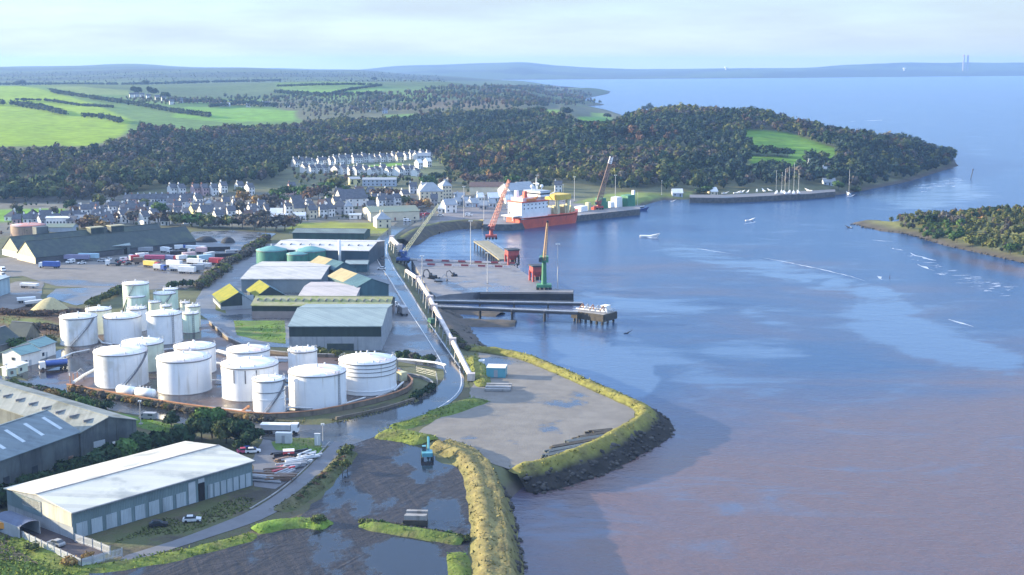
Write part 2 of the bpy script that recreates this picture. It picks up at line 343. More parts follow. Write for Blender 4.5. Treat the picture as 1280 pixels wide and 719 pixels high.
# ---------------------------------------------------------------- land sheet
GREEN, LIME, OLIVE = (.10, .19, .015), (.18, .27, .01), (.09, .11, .035)
PAINT = [  # (outline, albedo, softness): fields, scrub and bare ground
 ([(-300, 101), (1000, 101), (1000, 125), (-300, 125)], (.065, .10, .04), 1),
 ([(0, 104), (60, 106), (170, 120), (330, 124), (380, 152), (250, 166), (-400, 185), (-400, 100)], (.085, .155, .035), 2),
 ([(-300, 104), (20, 107), (48, 110), (110, 127), (165, 150), (155, 170), (110, 182), (-300, 190)], LIME, 2),
 ([(45, 106), (100, 108), (160, 113), (165, 119), (110, 118)], (.14, .19, .05), 1),
 ([(170, 117), (262, 121), (268, 126), (200, 128), (150, 122)], (.09, .13, .05), 1.5),
 ([(268, 126), (345, 130), (345, 132.5), (268, 130.5)], (.26, .22, .09), .8),
 ([(235, 133), (300, 135), (372, 139), (366, 151), (280, 153), (215, 146)], (.12, .24, .03), 1.5),
 ([(345, 104), (400, 102), (470, 103), (482, 113), (420, 122), (352, 117)], (.11, .21, .035), 1.5),
 ([(400, 121), (470, 120), (476, 128), (410, 130)], (.10, .15, .05), 1.5), ([(476, 107), (540, 108), (548, 124), (500, 128), (484, 118)], (.10, .17, .045), 1.5),
 ([(480, 143), (520, 142), (522, 149), (484, 150)], (.10, .18, .04), 1),
 ([(480, 130), (560, 126), (620, 120), (660, 124), (640, 134), (540, 136)], (.12, .10, .06), 3),
 ([(560, 106), (700, 109), (755, 114), (740, 121), (660, 122), (575, 118)], (.075, .095, .055), 2),
 ([(655, 136), (700, 137), (703, 143), (664, 143)], (.16, .25, .04), 1), ([(722, 146), (765, 146), (762, 159), (726, 160)], (.12, .24, .03), 1),
 ([(740, 141), (757, 142), (757, 146), (740, 146)], (.17, .26, .04), .7),
 ([(930, 161), (985, 165), (1048, 186), (1052, 205), (1008, 203), (985, 216), (938, 217), (936, 190)], (.10, .20, .02), 1.5), ([(936, 188), (985, 191), (990, 196), (938, 194)], (.05, .075, .03), 1),
 ([(0, 225), (60, 222), (135, 224), (140, 232), (60, 238), (0, 236)], (.13, .075, .055), 3),
 ([(380, 203), (540, 193), (560, 205), (555, 225), (450, 222), (365, 214)], (.10, .12, .06), 2), ([(440, 209), (500, 203.5), (505, 206), (445, 212)], (.12, .24, .03), .6),
 ([(-50, 248), (560, 235), (720, 245), (720, 272), (600, 284), (500, 290), (380, 283), (120, 283), (-50, 300)], (.13, .125, .105), 4),
 ([(-100, 262), (80, 261), (88, 268), (70, 277), (-100, 278)], (.13, .26, .03), .8),
 ([(560, 262), (720, 250), (745, 262), (700, 273), (600, 284), (540, 280)], (.17, .16, .165), 2),
 ([(350, 288), (372, 279), (415, 277), (470, 279), (487, 286), (478, 292), (380, 291)], (.19, .21, .035), .8),
 ([(715, 254), (760, 243), (780, 240.5), (866, 241), (872, 247.5), (832, 250), (806, 256), (770, 258)], (.15, .19, .05), .8),
 ([(500, 300), (520, 286), (556, 278), (600, 277), (600, 283), (560, 285), (530, 293), (514, 306)], (.11, .15, .035), 1),
 ([(-100, 372), (60, 382), (110, 384), (118, 398), (80, 420), (-100, 410)], (.10, .065, .045), 4), ([(0, 395), (50, 398), (75, 405), (40, 410), (0, 404)], (.12, .14, .045), 3),
 ([(-100, 640), (15, 655), (105, 712), (300, 640), (420, 650), (420, 780), (-100, 780)], (.075, .115, .03), 5),
 ([(1050, 284), (1090, 272), (1160, 266), (1400, 240), (1900, 240), (1900, 420), (1280, 330), (1180, 308), (1100, 291)], (.15, .15, .05), 1),
 ([(100, 660), (200, 640), (330, 620), (330, 640), (240, 665), (150, 690)], (.06, .075, .035), 4)]
def build_land():
    xs = np.arange(-640, 1960, 4.); ys = np.exp(np.linspace(math.log(195), math.log(16000), 470))
    C, Y = np.meshgrid(xs, ys); X = (C - 640) / F * Y
    Z = zland(X, Y); px, py = proj(X, Y, Z)
    col = np.empty(X.shape + (3,)); col[:] = (.10, .105, .055)
    col[Y > 3700] = (.032, .048, .03)
    jx = np.sin(X * .031 + Y * .017) + np.sin(X * .013 - Y * .029); sc = np.clip(700 / Y, .15, 1)
    for poly, c, s in PAINT:
        a = soft(px + jx * s * .6, py + jx * s * .25, poly, s * 1.2, s * .35)[..., None]
        col = col * (1 - a) + np.array(c) * a
    n = lambda k, a: np.sin(X * k + a) * np.sin(Y * k * .37 + a * 2)          # patchwork of the far shore's fields
    pw = (np.floor(X / 260 + np.sin(Y * .003)) * 7.13 + np.floor(Y / 420 + np.sin(X * .002)) * 3.77) % 1.0
    q = ((Y > 3000) & (Z > 6))[..., None] * (.5 * (pw < .45)[..., None])
    col = col * (1 - q) + np.array((.075, .115, .035)) * q
    mudz = np.clip((2.2 - Z) / 1.2, 0, 1)[..., None]; col = col * (1 - mudz) + np.array((.075, .065, .055)) * mudz
    ny, nx = X.shape; i = (np.arange(ny - 1)[:, None] * nx + np.arange(nx - 1)).ravel()
    Q = np.stack([i, i + 1, i + nx + 1, i + nx], 1)
    o = mesh_np('terrain', np.stack([X, Y, Z], -1).reshape(-1, 3), Q, attr_mat('land', scale=.06, amt=.4, bump=.25, bscale=.35), colors=col.reshape(-1, 3), smooth=True)
    o['kind'] = 'structure'
build_land()

# ---------------------------------------------------------------- sea sheet
def water_mat():
    m = bpy.data.materials.new('estuary_water'); m.use_nodes = True; nt = m.node_tree; N = nt.nodes; L = nt.links; b = N['Principled BSDF']
    at = N.new('ShaderNodeAttribute'); at.attribute_name = 'Col'; sp = N.new('ShaderNodeSeparateColor'); L.new(at.outputs['Color'], sp.inputs[0])
    g = N.new('ShaderNodeNewGeometry')
    def nz(sc, st=(1, 1, 1), d=5, rot=0, dist=0):
        mp = N.new('ShaderNodeMapping'); mp.inputs['Scale'].default_value = st; mp.inputs['Rotation'].default_value = (0, 0, rot); L.new(g.outputs['Position'], mp.inputs['Vector'])
        n = N.new('ShaderNodeTexNoise'); n.inputs['Scale'].default_value = sc; n.inputs['Detail'].default_value = d; n.inputs['Roughness'].default_value = .6; n.inputs['Distortion'].default_value = dist; L.new(mp.outputs[0], n.inputs['Vector']); return n.outputs[0]
    def mr(src, a, z, o1=0, o2=1):
        r = N.new('ShaderNodeMapRange'); r.inputs[1].default_value = a; r.inputs[2].default_value = z; r.inputs[3].default_value = o1; r.inputs[4].default_value = o2; r.interpolation_type = 'SMOOTHSTEP'; L.new(src, r.inputs[0]); return r.outputs[0]
    def ma(op, a, c, d=None):
        x = N.new('ShaderNodeMath'); x.operation = op
        for k, v in enumerate((a, c) if d is None else (a, c, d)):
            if isinstance(v, (int, float)): x.inputs[k].default_value = v
            else: L.new(v, x.inputs[k])
        return x.outputs[0]
    def mix(f, a, c):
        x = N.new('ShaderNodeMix'); x.data_type = 'RGBA'; L.new(f, x.inputs[0])
        for s, v in ((6, a), (7, c)):
            if isinstance(v, tuple): x.inputs[s].default_value = (*v, 1)
            else: L.new(v, x.inputs[s])
        return x.outputs[2]
    big = nz(.012, (1, 1.6, 1), 6, .5, .8)
    mud = mr(ma('ADD', sp.outputs['Red'], ma('MULTIPLY_ADD', big, 1.3, -.65)), .05, 1.05)
    col = mix(mud, WAT[0], WAT[1])
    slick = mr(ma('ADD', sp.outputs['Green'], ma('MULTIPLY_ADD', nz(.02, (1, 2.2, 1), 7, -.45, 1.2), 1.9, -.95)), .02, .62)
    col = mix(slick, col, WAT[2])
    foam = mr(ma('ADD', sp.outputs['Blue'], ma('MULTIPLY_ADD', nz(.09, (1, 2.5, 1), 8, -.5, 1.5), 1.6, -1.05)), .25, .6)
    col = mix(foam, col, (.55, .56, .58))
    L.new(col, b.inputs['Base Color']); b.inputs['Specular IOR Level'].default_value = .5; b.inputs['IOR'].default_value = 1.333
    L.new(ma('MAXIMUM', mr(slick, 0, 1, WAT[3], WAT[4]), ma('MULTIPLY', foam, .6)), b.inputs['Roughness'])
    h = ma('ADD', ma('MULTIPLY', nz(.12, (1, 1.4, 1), 4, .4), 1.), ma('MULTIPLY', nz(.55, (1, 1.7, 1), 4, -.2), .35))
    bp = N.new('ShaderNodeBump'); bp.inputs['Distance'].default_value = WAT[5]; L.new(h, bp.inputs['Height']); L.new(mr(slick, 0, 1, 1, .35), bp.inputs['Strength']); L.new(bp.outputs[0], b.inputs['Normal'])
    return m
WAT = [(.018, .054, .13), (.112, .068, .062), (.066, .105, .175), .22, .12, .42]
def build_sea():
    xs = np.arange(-640, 1960, 8.); ys = np.exp(np.linspace(math.log(150), math.log(16200), 330))
    C, Y = np.meshgrid(xs, ys); X = (C - 640) / F * Y; px, py = proj(X, Y, 0 * X)
    mud = soft(px, py, [(560, 800), (600, 560), (700, 520), (835, 505), (960, 500), (1100, 470), (1280, 440), (1900, 380), (1900, 800)], 110, 48, 60)
    mud = np.maximum(mud, .35 * soft(px, py, [(580, 410), (830, 420), (900, 500), (1280, 420), (1280, 330), (900, 300), (640, 300)], 60, 20))
    mud = np.maximum(mud, .8 * soft(px, py, [(1130, 298), (1180, 312), (1290, 335), (1500, 380), (1500, 420), (1290, 350), (1180, 322)], 8, 3))
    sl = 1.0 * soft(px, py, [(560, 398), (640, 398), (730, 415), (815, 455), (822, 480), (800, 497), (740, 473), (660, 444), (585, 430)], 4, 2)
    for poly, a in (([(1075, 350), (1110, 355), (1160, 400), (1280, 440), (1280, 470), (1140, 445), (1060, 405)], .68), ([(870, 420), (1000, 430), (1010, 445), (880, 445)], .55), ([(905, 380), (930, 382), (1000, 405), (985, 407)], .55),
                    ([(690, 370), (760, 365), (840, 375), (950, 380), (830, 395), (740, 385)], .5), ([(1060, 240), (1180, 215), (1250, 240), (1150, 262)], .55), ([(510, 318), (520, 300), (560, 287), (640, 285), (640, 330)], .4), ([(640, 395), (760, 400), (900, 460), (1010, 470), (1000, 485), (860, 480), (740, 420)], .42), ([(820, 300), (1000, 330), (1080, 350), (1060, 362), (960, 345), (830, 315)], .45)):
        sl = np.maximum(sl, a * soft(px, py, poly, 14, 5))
    fo = np.zeros_like(X)
    for poly, a in (([(1130, 232), (1165, 226), (1200, 219), (1215, 226), (1160, 240)], .55), ([(1112, 308), (1130, 310), (1190, 335), (1280, 358), (1280, 368), (1200, 350), (1130, 322)], .5), ([(1145, 328), (1280, 372), (1280, 382), (1180, 350)], .45),
                    ([(1080, 300), (1110, 300), (1112, 304), (1085, 303)], .6), ([(860, 308), (960, 324), (1080, 338), (1082, 342), (940, 326)], .5), ([(1040, 340), (1110, 350), (1180, 400), (1280, 425), (1280, 430), (1150, 398)], .33),
                    ([(1050, 150), (1100, 148), (1110, 151), (1060, 153)], .45), ([(1220, 158), (1280, 158), (1280, 162), (1215, 161)], .4), ([(925, 282), (945, 278), (947, 280), (928, 284)], .6), ([(1050, 278), (1066, 282), (1075, 290), (1055, 286)], .6)):
        fo = np.maximum(fo, a * soft(px, py, poly, 5, 1.2))
    ny, nx = X.shape; i = (np.arange(ny - 1)[:, None] * nx + np.arange(nx - 1)).ravel()
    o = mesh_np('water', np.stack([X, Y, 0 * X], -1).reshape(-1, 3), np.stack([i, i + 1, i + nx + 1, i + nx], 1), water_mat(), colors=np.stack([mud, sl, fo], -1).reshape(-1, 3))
    o['kind'] = 'structure'
build_sea()
# ---------------------------------------------------------------- sky, sun, air
CLOUD_LOW, BAND_MID, FILL_HIGH = (1.36, 1.56, 1.84, 1), (1.05, 1.75, 3.1, 1), (3.0, 3.85, 5.5, 1)     # thin low stratus; blue band for reflections; bright overhead fill added to lift shade
SUN_EL, SUN_AZ = rad(12.6), math.atan2(.2, -.98)          # towards the sun: left and beyond
wd = bpy.data.worlds.new('World'); SC.world = wd; wd.use_nodes = True; nt = wd.node_tree; N = nt.nodes; L = nt.links
bg = N['Background']; sk = N.new('ShaderNodeTexSky'); sk.sky_type = 'NISHITA'; sk.sun_disc = False; sk.sun_elevation = SUN_EL; sk.sun_rotation = math.pi / 2 - SUN_AZ
sk.air_density = 1.0; sk.dust_density = 0.1; sk.ozone_density = 5; sk.altitude = 100
tc = N.new('ShaderNodeTexCoord'); mp = N.new('ShaderNodeMapping'); mp.inputs['Scale'].default_value = (1.6, 1.6, 11); L.new(tc.outputs['Generated'], mp.inputs['Vector'])
cn = N.new('ShaderNodeTexNoise'); cn.inputs['Scale'].default_value = 2.2; cn.inputs['Detail'].default_value = 7; cn.inputs['Roughness'].default_value = .55; L.new(mp.outputs[0], cn.inputs['Vector'])
cr = N.new('ShaderNodeMapRange'); cr.interpolation_type = 'SMOOTHSTEP'; cr.inputs[1].default_value = .34; cr.inputs[2].default_value = .66; cr.inputs[3].default_value = .62; cr.inputs[4].default_value = .9; L.new(cn.outputs[0], cr.inputs[0])
mx = N.new('ShaderNodeMix'); mx.data_type = 'RGBA'; L.new(cr.outputs[0], mx.inputs[0]); L.new(sk.outputs[0], mx.inputs[6]); se = N.new('ShaderNodeSeparateXYZ'); L.new(tc.outputs['Generated'], se.inputs[0]); er = N.new('ShaderNodeValToRGB'); L.new(se.outputs[2], er.inputs[0])
el = er.color_ramp.elements; el[0].position = .05; el[0].color = CLOUD_LOW; el[1].position = .55; el[1].color = FILL_HIGH
for ps, c in ((.12, BAND_MID), (.30, BAND_MID)): e_ = el.new(ps); e_.color = c
L.new(er.outputs[0], mx.inputs[7])
L.new(mx.outputs[2], bg.inputs['Color']); bg.inputs['Strength'].default_value = .15
sl = bpy.data.lights.new('sun', 'SUN'); sl.energy = 5; sl.angle = rad(.5); sl.color = (1, .84, .56)
so = bpy.data.objects.new('sun', sl); COL.objects.link(so)
so.rotation_euler = Vector((-math.cos(SUN_AZ) * math.cos(SUN_EL), -math.sin(SUN_AZ) * math.cos(SUN_EL), -math.sin(SUN_EL))).to_track_quat('-Z', 'Y').to_euler()
hm = bpy.data.materials.new('air'); hm.use_nodes = True; nt = hm.node_tree; nt.nodes.remove(nt.nodes['Principled BSDF'])
pv = nt.nodes.new('ShaderNodeVolumePrincipled'); pv.inputs['Color'].default_value = (.31, .53, 1, 1); pv.inputs['Density'].default_value = 6.6e-5; pv.inputs['Anisotropy'].default_value = .2
nt.links.new(pv.outputs[0], nt.nodes['Material Output'].inputs['Volume'])
hz = MB().box(-17500, 20500, -600, 17000, -5, 165).build('haze', hm); hz['kind'] = 'stuff'
SC.view_settings.view_transform = 'Standard'; SC.view_settings.look = 'None'; SC.view_settings.exposure = 1.58; SC.view_settings.gamma = 1
SC.cycles.volume_bounces = 0; SC.cycles.max_bounces = 5; SC.cycles.diffuse_bounces = 2; SC.cycles.glossy_bounces = 3; SC.cycles.use_denoising = True
SC.cycles.sample_clamp_indirect = 6

# ---------------------------------------------------------------- foliage
ICO = None
def ico():
    global ICO
    if ICO is None:
        bm = bmesh.new(); bmesh.ops.create_icosphere(bm, subdivisions=1, radius=1); bm.verts.ensure_lookup_table()
        ICO = np.array([v.co[:] for v in bm.verts]), np.array([[v.index for v in f.verts] for f in bm.faces]); bm.free()
    return ICO
def foliage(name, pos, rx, rz, cols, K, leaf, m, parent=None, rs=None, core=.78, lobes=5, flat=.0, var=.3):
    """crowns at pos (n,3) = crown centres; K leaf clumps each on a lobed volume, over a rough inner mass"""
    rs = rs or RS; pos = np.asarray(pos, float); n = len(pos); rx = np.broadcast_to(rx, n).astype(float); rz = np.broadcast_to(rz, n).astype(float); cols = np.broadcast_to(cols, (n, 3)); leaf = np.broadcast_to(leaf, n)
    ld = rs.normal(size=(n, lobes, 3)); ld /= np.linalg.norm(ld, axis=2, keepdims=True); lw = rs.uniform(.15, .45, (n, lobes))
    def radius(d):  # d (n,k,3)
        dt = np.einsum('nkc,nlc->nkl', d, ld); return .68 + np.max(np.clip(dt, 0, 1) ** 3 * lw[:, None, :], axis=2)
    d = rs.normal(size=(n, K, 3)); d /= np.linalg.norm(d, axis=2, keepdims=True); d[..., 2] = np.where(d[..., 2] < -.45, -d[..., 2], d[..., 2])
    r = radius(d) * rs.uniform(.72, 1.08, (n, K)); sc = np.stack([rx, rx, rz], 1)[:, None, :]
    c = pos[:, None, :] + d * r[..., None] * sc
    nn = d + rs.normal(size=d.shape) * .42; nn /= np.linalg.norm(nn, axis=2, keepdims=True)
    u = np.cross(nn, rs.normal(size=d.shape)); u /= np.linalg.norm(u, axis=2, keepdims=True) + 1e-9; w = np.cross(nn, u)
    s = (leaf[:, None] * rs.uniform(.6, 1.4, (n, K)))[..., None]
    tri = np.stack([c + u * s, c - u * s * .6 + w * s * .9, c - u * s * .5 - w * s * .9, ], 2)
    lc = cols[:, None, :] * rs.uniform(1 - var, 1 + var, (n, K, 1)) * (1 + rs.normal(0, .06, (n, K, 3)))
    V = [tri.reshape(-1, 3)]; C = [np.repeat(lc.reshape(-1, 3), 3, 0)]; Qs = [np.arange(n * K * 3).reshape(-1, 3)]
    if core:
        iv, f = ico(); dv = np.broadcast_to(iv, (n,) + iv.shape); rr = radius(dv) * core * rs.uniform(.8, 1.1, (n, len(iv)))
        cv = pos[:, None, :] + dv * rr[..., None] * sc
        V.append(cv.reshape(-1, 3)); C.append(np.repeat(cols * .92, len(iv), 0)); Qs.append((f[None] + (np.arange(n) * len(iv))[:, None, None] + n * K * 3).reshape(-1, 3))
    return mesh_np(name, np.concatenate(V), [np.concatenate(Qs)], m, colors=np.clip(np.concatenate(C), .004, 1), parent=parent)
LEAF = attr_mat('leaves', rough=.9, scale=.4, amt=.3, spec=.1); BARK = mat('bark', (.09, .075, .06), (.05, .042, .035))
PAL = {'dark': (.027, .05, .024), 'olive': (.075, .092, .035), 'russet': (.095, .062, .042), 'bare': (.082, .076, .064), 'moss': (.10, .11, .035), 'blue': (.033, .055, .04), 'gold': (.21, .14, .055), 'green': (.05, .095, .028)}
FIELDS = [p for p, c, s in PAINT if c[1] > .12]
def woods(name, poly, spacing, h0, h1, mixw, K, holes=(), jag=2., seed=1, cols=None, ybound=None, zones=()):
    rs = np.random.RandomState(seed)
    Y0, Y1 = ybound; pts = []
    span = max(abs(x) for x, y in poly) + 700
    xa, xb = min(x for x, y in poly), max(x for x, y in poly)
    ar = (xb - xa) / F * (Y1 ** 2 - Y0 ** 2) / 2; n = int(ar / spacing ** 2)
    Y = np.sqrt(rs.uniform(Y0 ** 2, Y1 ** 2, n)); X = (rs.uniform(xa, xb, n) - 640) / F * Y
    Z = zland(X, Y); px, py = proj(X, Y, Z); ok = inpoly(px + rs.normal(0, jag, n), py + rs.normal(0, jag * .4, n), poly) & (Z > .8)
    for h in holes: ok &= ~inpoly(px, py, h)
    X, Y, Z, px, py = X[ok], Y[ok], Z[ok], px[ok], py[ok]; n = len(X)
    ks = list(mixw); pw = np.array([mixw[k] for k in ks], float); pw /= pw.sum()
    # kinds come in stands, not tree by tree
    fld = (np.sin(X * .013 + Y * .009 + seed) + np.sin(X * .027 - Y * .019 + 2 * seed) + .8 * np.sin(Y * .033 + X * .006) + rs.normal(0, .7, n)); rk = np.argsort(np.argsort(fld)) / max(n, 1)
    idx = np.clip(np.searchsorted(np.cumsum(pw), rk), 0, len(ks) - 1)
    col = np.array([PAL[ks[i]] for i in idx])
    for zp, zk, zw in zones:
        q = inpoly(px, py, zp) & (rs.rand(n) < zw); col[q] = PAL[zk]
    col = col * rs.uniform(.82, 1.18, (n, 1)); st = .62 + .38 * np.clip(.5 + .5 * np.sin(X * .019 + seed) * np.sin(Y * .023 + 1.3) + rs.normal(0, .15, n), 0, 1.2); h = (h0 + (h1 - h0) * rs.beta(1.6, 1.6, n)) * st; r = h * rs.uniform(.30, .50, n)
    pos = np.stack([X, Y, Z + h * .56], 1)
    o = foliage(name, pos, r, h * .5, col, K, r * .25, LEAF, rs=rs, lobes=4); o['kind'] = 'stuff'; return o
WOODS1 = [(-200, 199), (40, 193), (110, 195), (158, 183), (176, 164), (232, 173), (300, 166), (384, 163), (430, 154), (480, 156), (560, 144), (640, 146), (700, 152), (722, 160), (764, 160), (790, 152), (830, 140), (900, 136), (950, 138), (1010, 150), (1060, 160), (1110, 174), (1160, 184), (1199, 206),
   (1180, 214), (1130, 229.5), (1080, 239), (1060, 236), (1045, 232), (1000, 229), (950, 236), (880, 240), (790, 240), (760, 237), (690, 228), (600, 226), (562, 215), (548, 194), (480, 194), (400, 202), (362, 210), (345, 226), (290, 234), (200, 236), (130, 246), (90, 254), (-200, 258)]
HOLES = [[(930, 164), (985, 168), (1046, 188), (1050, 205), (1010, 203), (985, 215), (938, 216), (938, 190)], [(0, 225), (60, 222), (135, 224), (140, 232), (60, 238), (0, 236)], [(722, 146), (765, 146), (762, 157), (726, 158)]]
woods('hillside_woodland', WOODS1, 8.2, 9, 18, dict(blue=4, dark=3.5, olive=2.6, bare=1.8, russet=.3, moss=.9), 62, HOLES, ybound=(1040, 2050), seed=2,
      zones=[([(560, 196), (680, 190), (680, 210), (620, 222), (560, 224)], 'russet', .15), ([(560, 200), (660, 200), (640, 225), (560, 226)], 'gold', .15), ([(760, 160), (840, 160), (850, 180), (720, 190)], 'russet', .2), ([(0, 180), (200, 150), (240, 200), (0, 225)], 'bare', .35), ([(140, 160), (300, 158), (280, 185), (160, 190)], 'russet', .15), ([(880, 205), (1190, 190), (1190, 230), (1050, 236), (880, 240)], 'blue', .6)])
woods('distant_woodland', [(470, 122), (560, 110), (680, 110), (735, 118), (762, 130), (690, 133.5), (600, 140), (520, 142), (440, 140), (430, 131)], 19, 8, 15, dict(blue=3, olive=2, bare=2, russet=.6), 22, FIELDS[:0], ybound=(2050, 5300), seed=5)
woods('valley_woodland', [(150, 124), (300, 124), (480, 118), (480, 142), (380, 152), (380, 138), (240, 132), (180, 132)], 17, 6, 12, dict(blue=3, olive=2, bare=2), 22, [FIELDS[6 % len(FIELDS)], FIELDS[5]], ybound=(1900, 3600), seed=6)
woods('far_hill_woodland', [(-300, 91), (540, 91), (560, 104), (340, 103), (100, 105), (-300, 106)], 48, 5, 9, dict(blue=3, olive=2, bare=2), 12, ybound=(3500, 7200), seed=15)
ISW = [(1106, 280), (1122, 276), (1150, 270), (1200, 268), (1280, 261), (1420, 252), (1500, 330), (1400, 346), (1280, 322), (1225, 311), (1180, 302), (1148, 293), (1118, 287)]
woods('island_woodland', ISW, 5.6, 3.5, 7.5, dict(olive=3, bare=2, russet=.3, moss=4, gold=.4, dark=1), 90, ybound=(640, 1050), seed=8, zones=[([(1180, 285), (1330, 300), (1330, 330), (1180, 308)], 'moss', .7), ([(1150, 285), (1210, 285), (1200, 305), (1150, 293)], 'green', .6)])
woods('shore_scrub', [(-60, 232), (0, 225), (60, 222), (135, 224), (140, 232), (60, 240), (-60, 240)], 7, 2.5, 5, dict(russet=4, bare=2, olive=1), 20, ybound=(1040, 1400), seed=9)
woods('village_scrub', [(365, 214), (440, 222), (530, 225), (560, 226), (690, 230), (690, 237), (600, 234), (520, 238), (450, 240), (380, 238)], 9.5, 4, 9, dict(dark=2, olive=2, bare=3, russet=1.5, moss=1), 40, ybound=(1150, 1420), seed=12)
woods('garden_shrubbery', [(-60, 246), (560, 240), (700, 240), (700, 252), (600, 256), (540, 268), (480, 276), (350, 280), (120, 292), (-60, 300)], 15, 2, 5, dict(dark=2, olive=3, bare=3, moss=1, russet=1), 24, HOLES + [[(-60, 262), (80, 261), (86, 276), (-60, 277)], [(350, 288), (372, 278), (470, 278), (487, 286), (478, 293)]], ybound=(820, 1200), seed=13)
woods('upper_estate_trees', [(545, 196), (575, 196), (620, 226), (562, 226)], 9, 6, 12, dict(dark=2, olive=2, bare=2, russet=1.5), 44, ybound=(1150, 1600), seed=14)
def hedgeline(name, px, h, label, kind='dark', K=26, gap=.0, seed=1, wdt=.55, cat='hedge', cols=None):
    """a field hedge or a row of bushes grown along ground points: one thing, with its own foliage"""
    rs = np.random.RandomState(seed); w = densify([ground(x, y) for x, y in px], h * .75)
    pts = [p for p in w if rs.rand() > gap]
    pos = np.array([(p.x + rs.normal(0, h * .12), p.y + rs.normal(0, h * .12), p.z + h * .42) for p in pts]); n = len(pos)
    hh = h * rs.uniform(.75, 1.2, n); k = np.array([PAL[c] for c in (cols or [kind])]); col = k[rs.randint(0, len(k), n)] * rs.uniform(.8, 1.25, (n, 1))
    o = foliage(name, pos, hh * wdt, hh * .55, col, K, hh * .16, LEAF, rs=rs); return tag(o, label, cat)
# ---------------------------------------------------------------- made ground, roads, banks
GRASS = attr_mat('bank_grass', scale=.35, amt=.45, bump=.35, bscale=.9)
M_road = wet_mat('wet_asphalt', (.05, .054, .06), (.065, .07, .078), (.03, .036, .044), scale=.06, wlo=.30, whi=.55, bump=.012, bscale=1.5, rough=.42, wrough=.12)
M_lane = wet_mat('lane_asphalt', (.105, .105, .115), (.13, .13, .14), (.06, .065, .075), scale=.05, wlo=.5, whi=.7, bump=.02, bscale=1.5, rough=.7, wrough=.3)
M_mud = wet_mat('wet_mud', (.034, .030, .034), (.017, .016, .019), (.014, .017, .024), scale=.05, wlo=.47, whi=.58, bump=.45, bscale=.45, tracks=((.5, (.5, .035, 1)), (1.15, (.6, .03, 1)), (-.35, (.45, .04, 1))), stretch=(1.3, .7, 1), wrough=.08, rough=.6, spec=.3)
M_gravel = wet_mat('gravel', (.185, .168, .145), (.14, .126, .11), (.05, .052, .062), scale=.033, wlo=.58, whi=.66, bump=.10, bscale=1.6, rough=.85, wrough=.15)
M_bund = wet_mat('bund_floor', (.115, .072, .055), (.075, .05, .04), (.04, .03, .026), scale=.05, wlo=.42, whi=.58, bump=.03, bscale=1.2, rough=.5, wrough=.07)
M_yard = wet_mat('concrete_yard', (.15, .155, .165), (.115, .12, .13), (.06, .068, .08), scale=.04, wlo=.42, whi=.62, bump=.02, bscale=1, rough=.6, wrough=.2)
M_quay = wet_mat('quay_concrete', (.20, .19, .19), (.15, .145, .15), (.085, .087, .10), scale=.05, wlo=.48, whi=.7, bump=.02, bscale=1, rough=.75, wrough=.2)
M_lorry = wet_mat('lorry_yard', (.165, .15, .135), (.115, .105, .098), (.065, .065, .07), scale=.03, wlo=.48, whi=.68, bump=.05, bscale=1, rough=.8, wrough=.2, stretch=(.5, 1.4, 1))
M_earth = mat('bare_earth', (.105, .085, .07), (.075, .065, .05), rough=.95, scale=.2, bump=.2)
M_turf = mat('turf', (.10, .185, .025), (.075, .12, .03), rough=.95, scale=.12, bump=.25, bscale=1.2, c3=(.15, .15, .05), s3=.09)
M_drygrass = mat('dry_turf', (.12, .14, .035), (.15, .13, .05), rough=.95, scale=.15, bump=.25, bscale=1.2)
M_scrub = mat('scrub_ground', (.075, .085, .035), (.10, .085, .05), rough=.95, scale=.12, bump=.3, bscale=.9, c3=(.05, .045, .035), s3=.06)
M_stone = mat('quay_stone', (.12, .115, .11), (.07, .068, .065), rough=.9, scale=.5, bump=.1)
M_conc = mat('concrete', (.30, .29, .28), (.22, .215, .21), rough=.85, scale=.3, streak=(.13, .12, .11))
sheet('scrub_ground', [(-60, 470), (30, 475), (110, 482), (200, 500), (330, 520), (470, 508), (560, 470), (585, 470), (590, 500), (470, 552), (440, 590), (400, 640), (340, 665), (240, 690), (105, 714), (-60, 690)], G + .02, M_scrub, 1.2)
sheet('tank_bund_floor', [(18, 466), (30, 452), (60, 443), (90, 432), (105, 414), (150, 395), (262, 400), (300, 428), (360, 446), (430, 446), (500, 460), (517, 478), (509, 492), (468, 505), (400, 517), (330, 523), (258, 514), (160, 499), (88, 488), (40, 480)], G + .06, M_bund)
sheet('works_yard', [(262, 345), (300, 305), (480, 303), (500, 352), (512, 385), (538, 430), (556, 462), (498, 452), (480, 440), (300, 432), (262, 402), (240, 385)], G + .03, M_yard, .4)
sheet('lorry_yard', [(-40, 326), (60, 318), (150, 318), (240, 300), (300, 305), (298, 325), (252, 352), (232, 362), (150, 362), (70, 358), (28, 345), (-40, 352)], G + .03, M_lorry, .8)
sheet('back_yard', [(232, 302), (240, 290), (290, 288), (345, 292), (330, 305), (300, 318), (285, 330), (250, 312)], G + .05, M_yard, .5)
sheet('side_yard', [(-40, 372), (20, 352), (55, 352), (50, 378), (20, 386), (-40, 400)], G + .04, M_lorry, .6); sheet('pond', [(57, 372), (70, 361), (140, 359), (150, 364), (120, 376), (95, 382), (75, 376)], G + .05, M_yard, .6)
sheet('lawn', [(292, 401), (356, 401), (357, 430), (330, 427), (296, 419)], G + .07, M_turf, .5); sheet('lawn', [(268, 368), (280, 378), (283, 392), (270, 388)], G + .07, M_drygrass, .5)
sheet('mud_yard', [(425, 552), (470, 540), (522, 548), (545, 575), (592, 592), (592, 650), (584, 700), (580, 780), (90, 790), (110, 715), (230, 692), (330, 668), (372, 648), (405, 620), (440, 575)], G + .06, M_mud, 1.2)
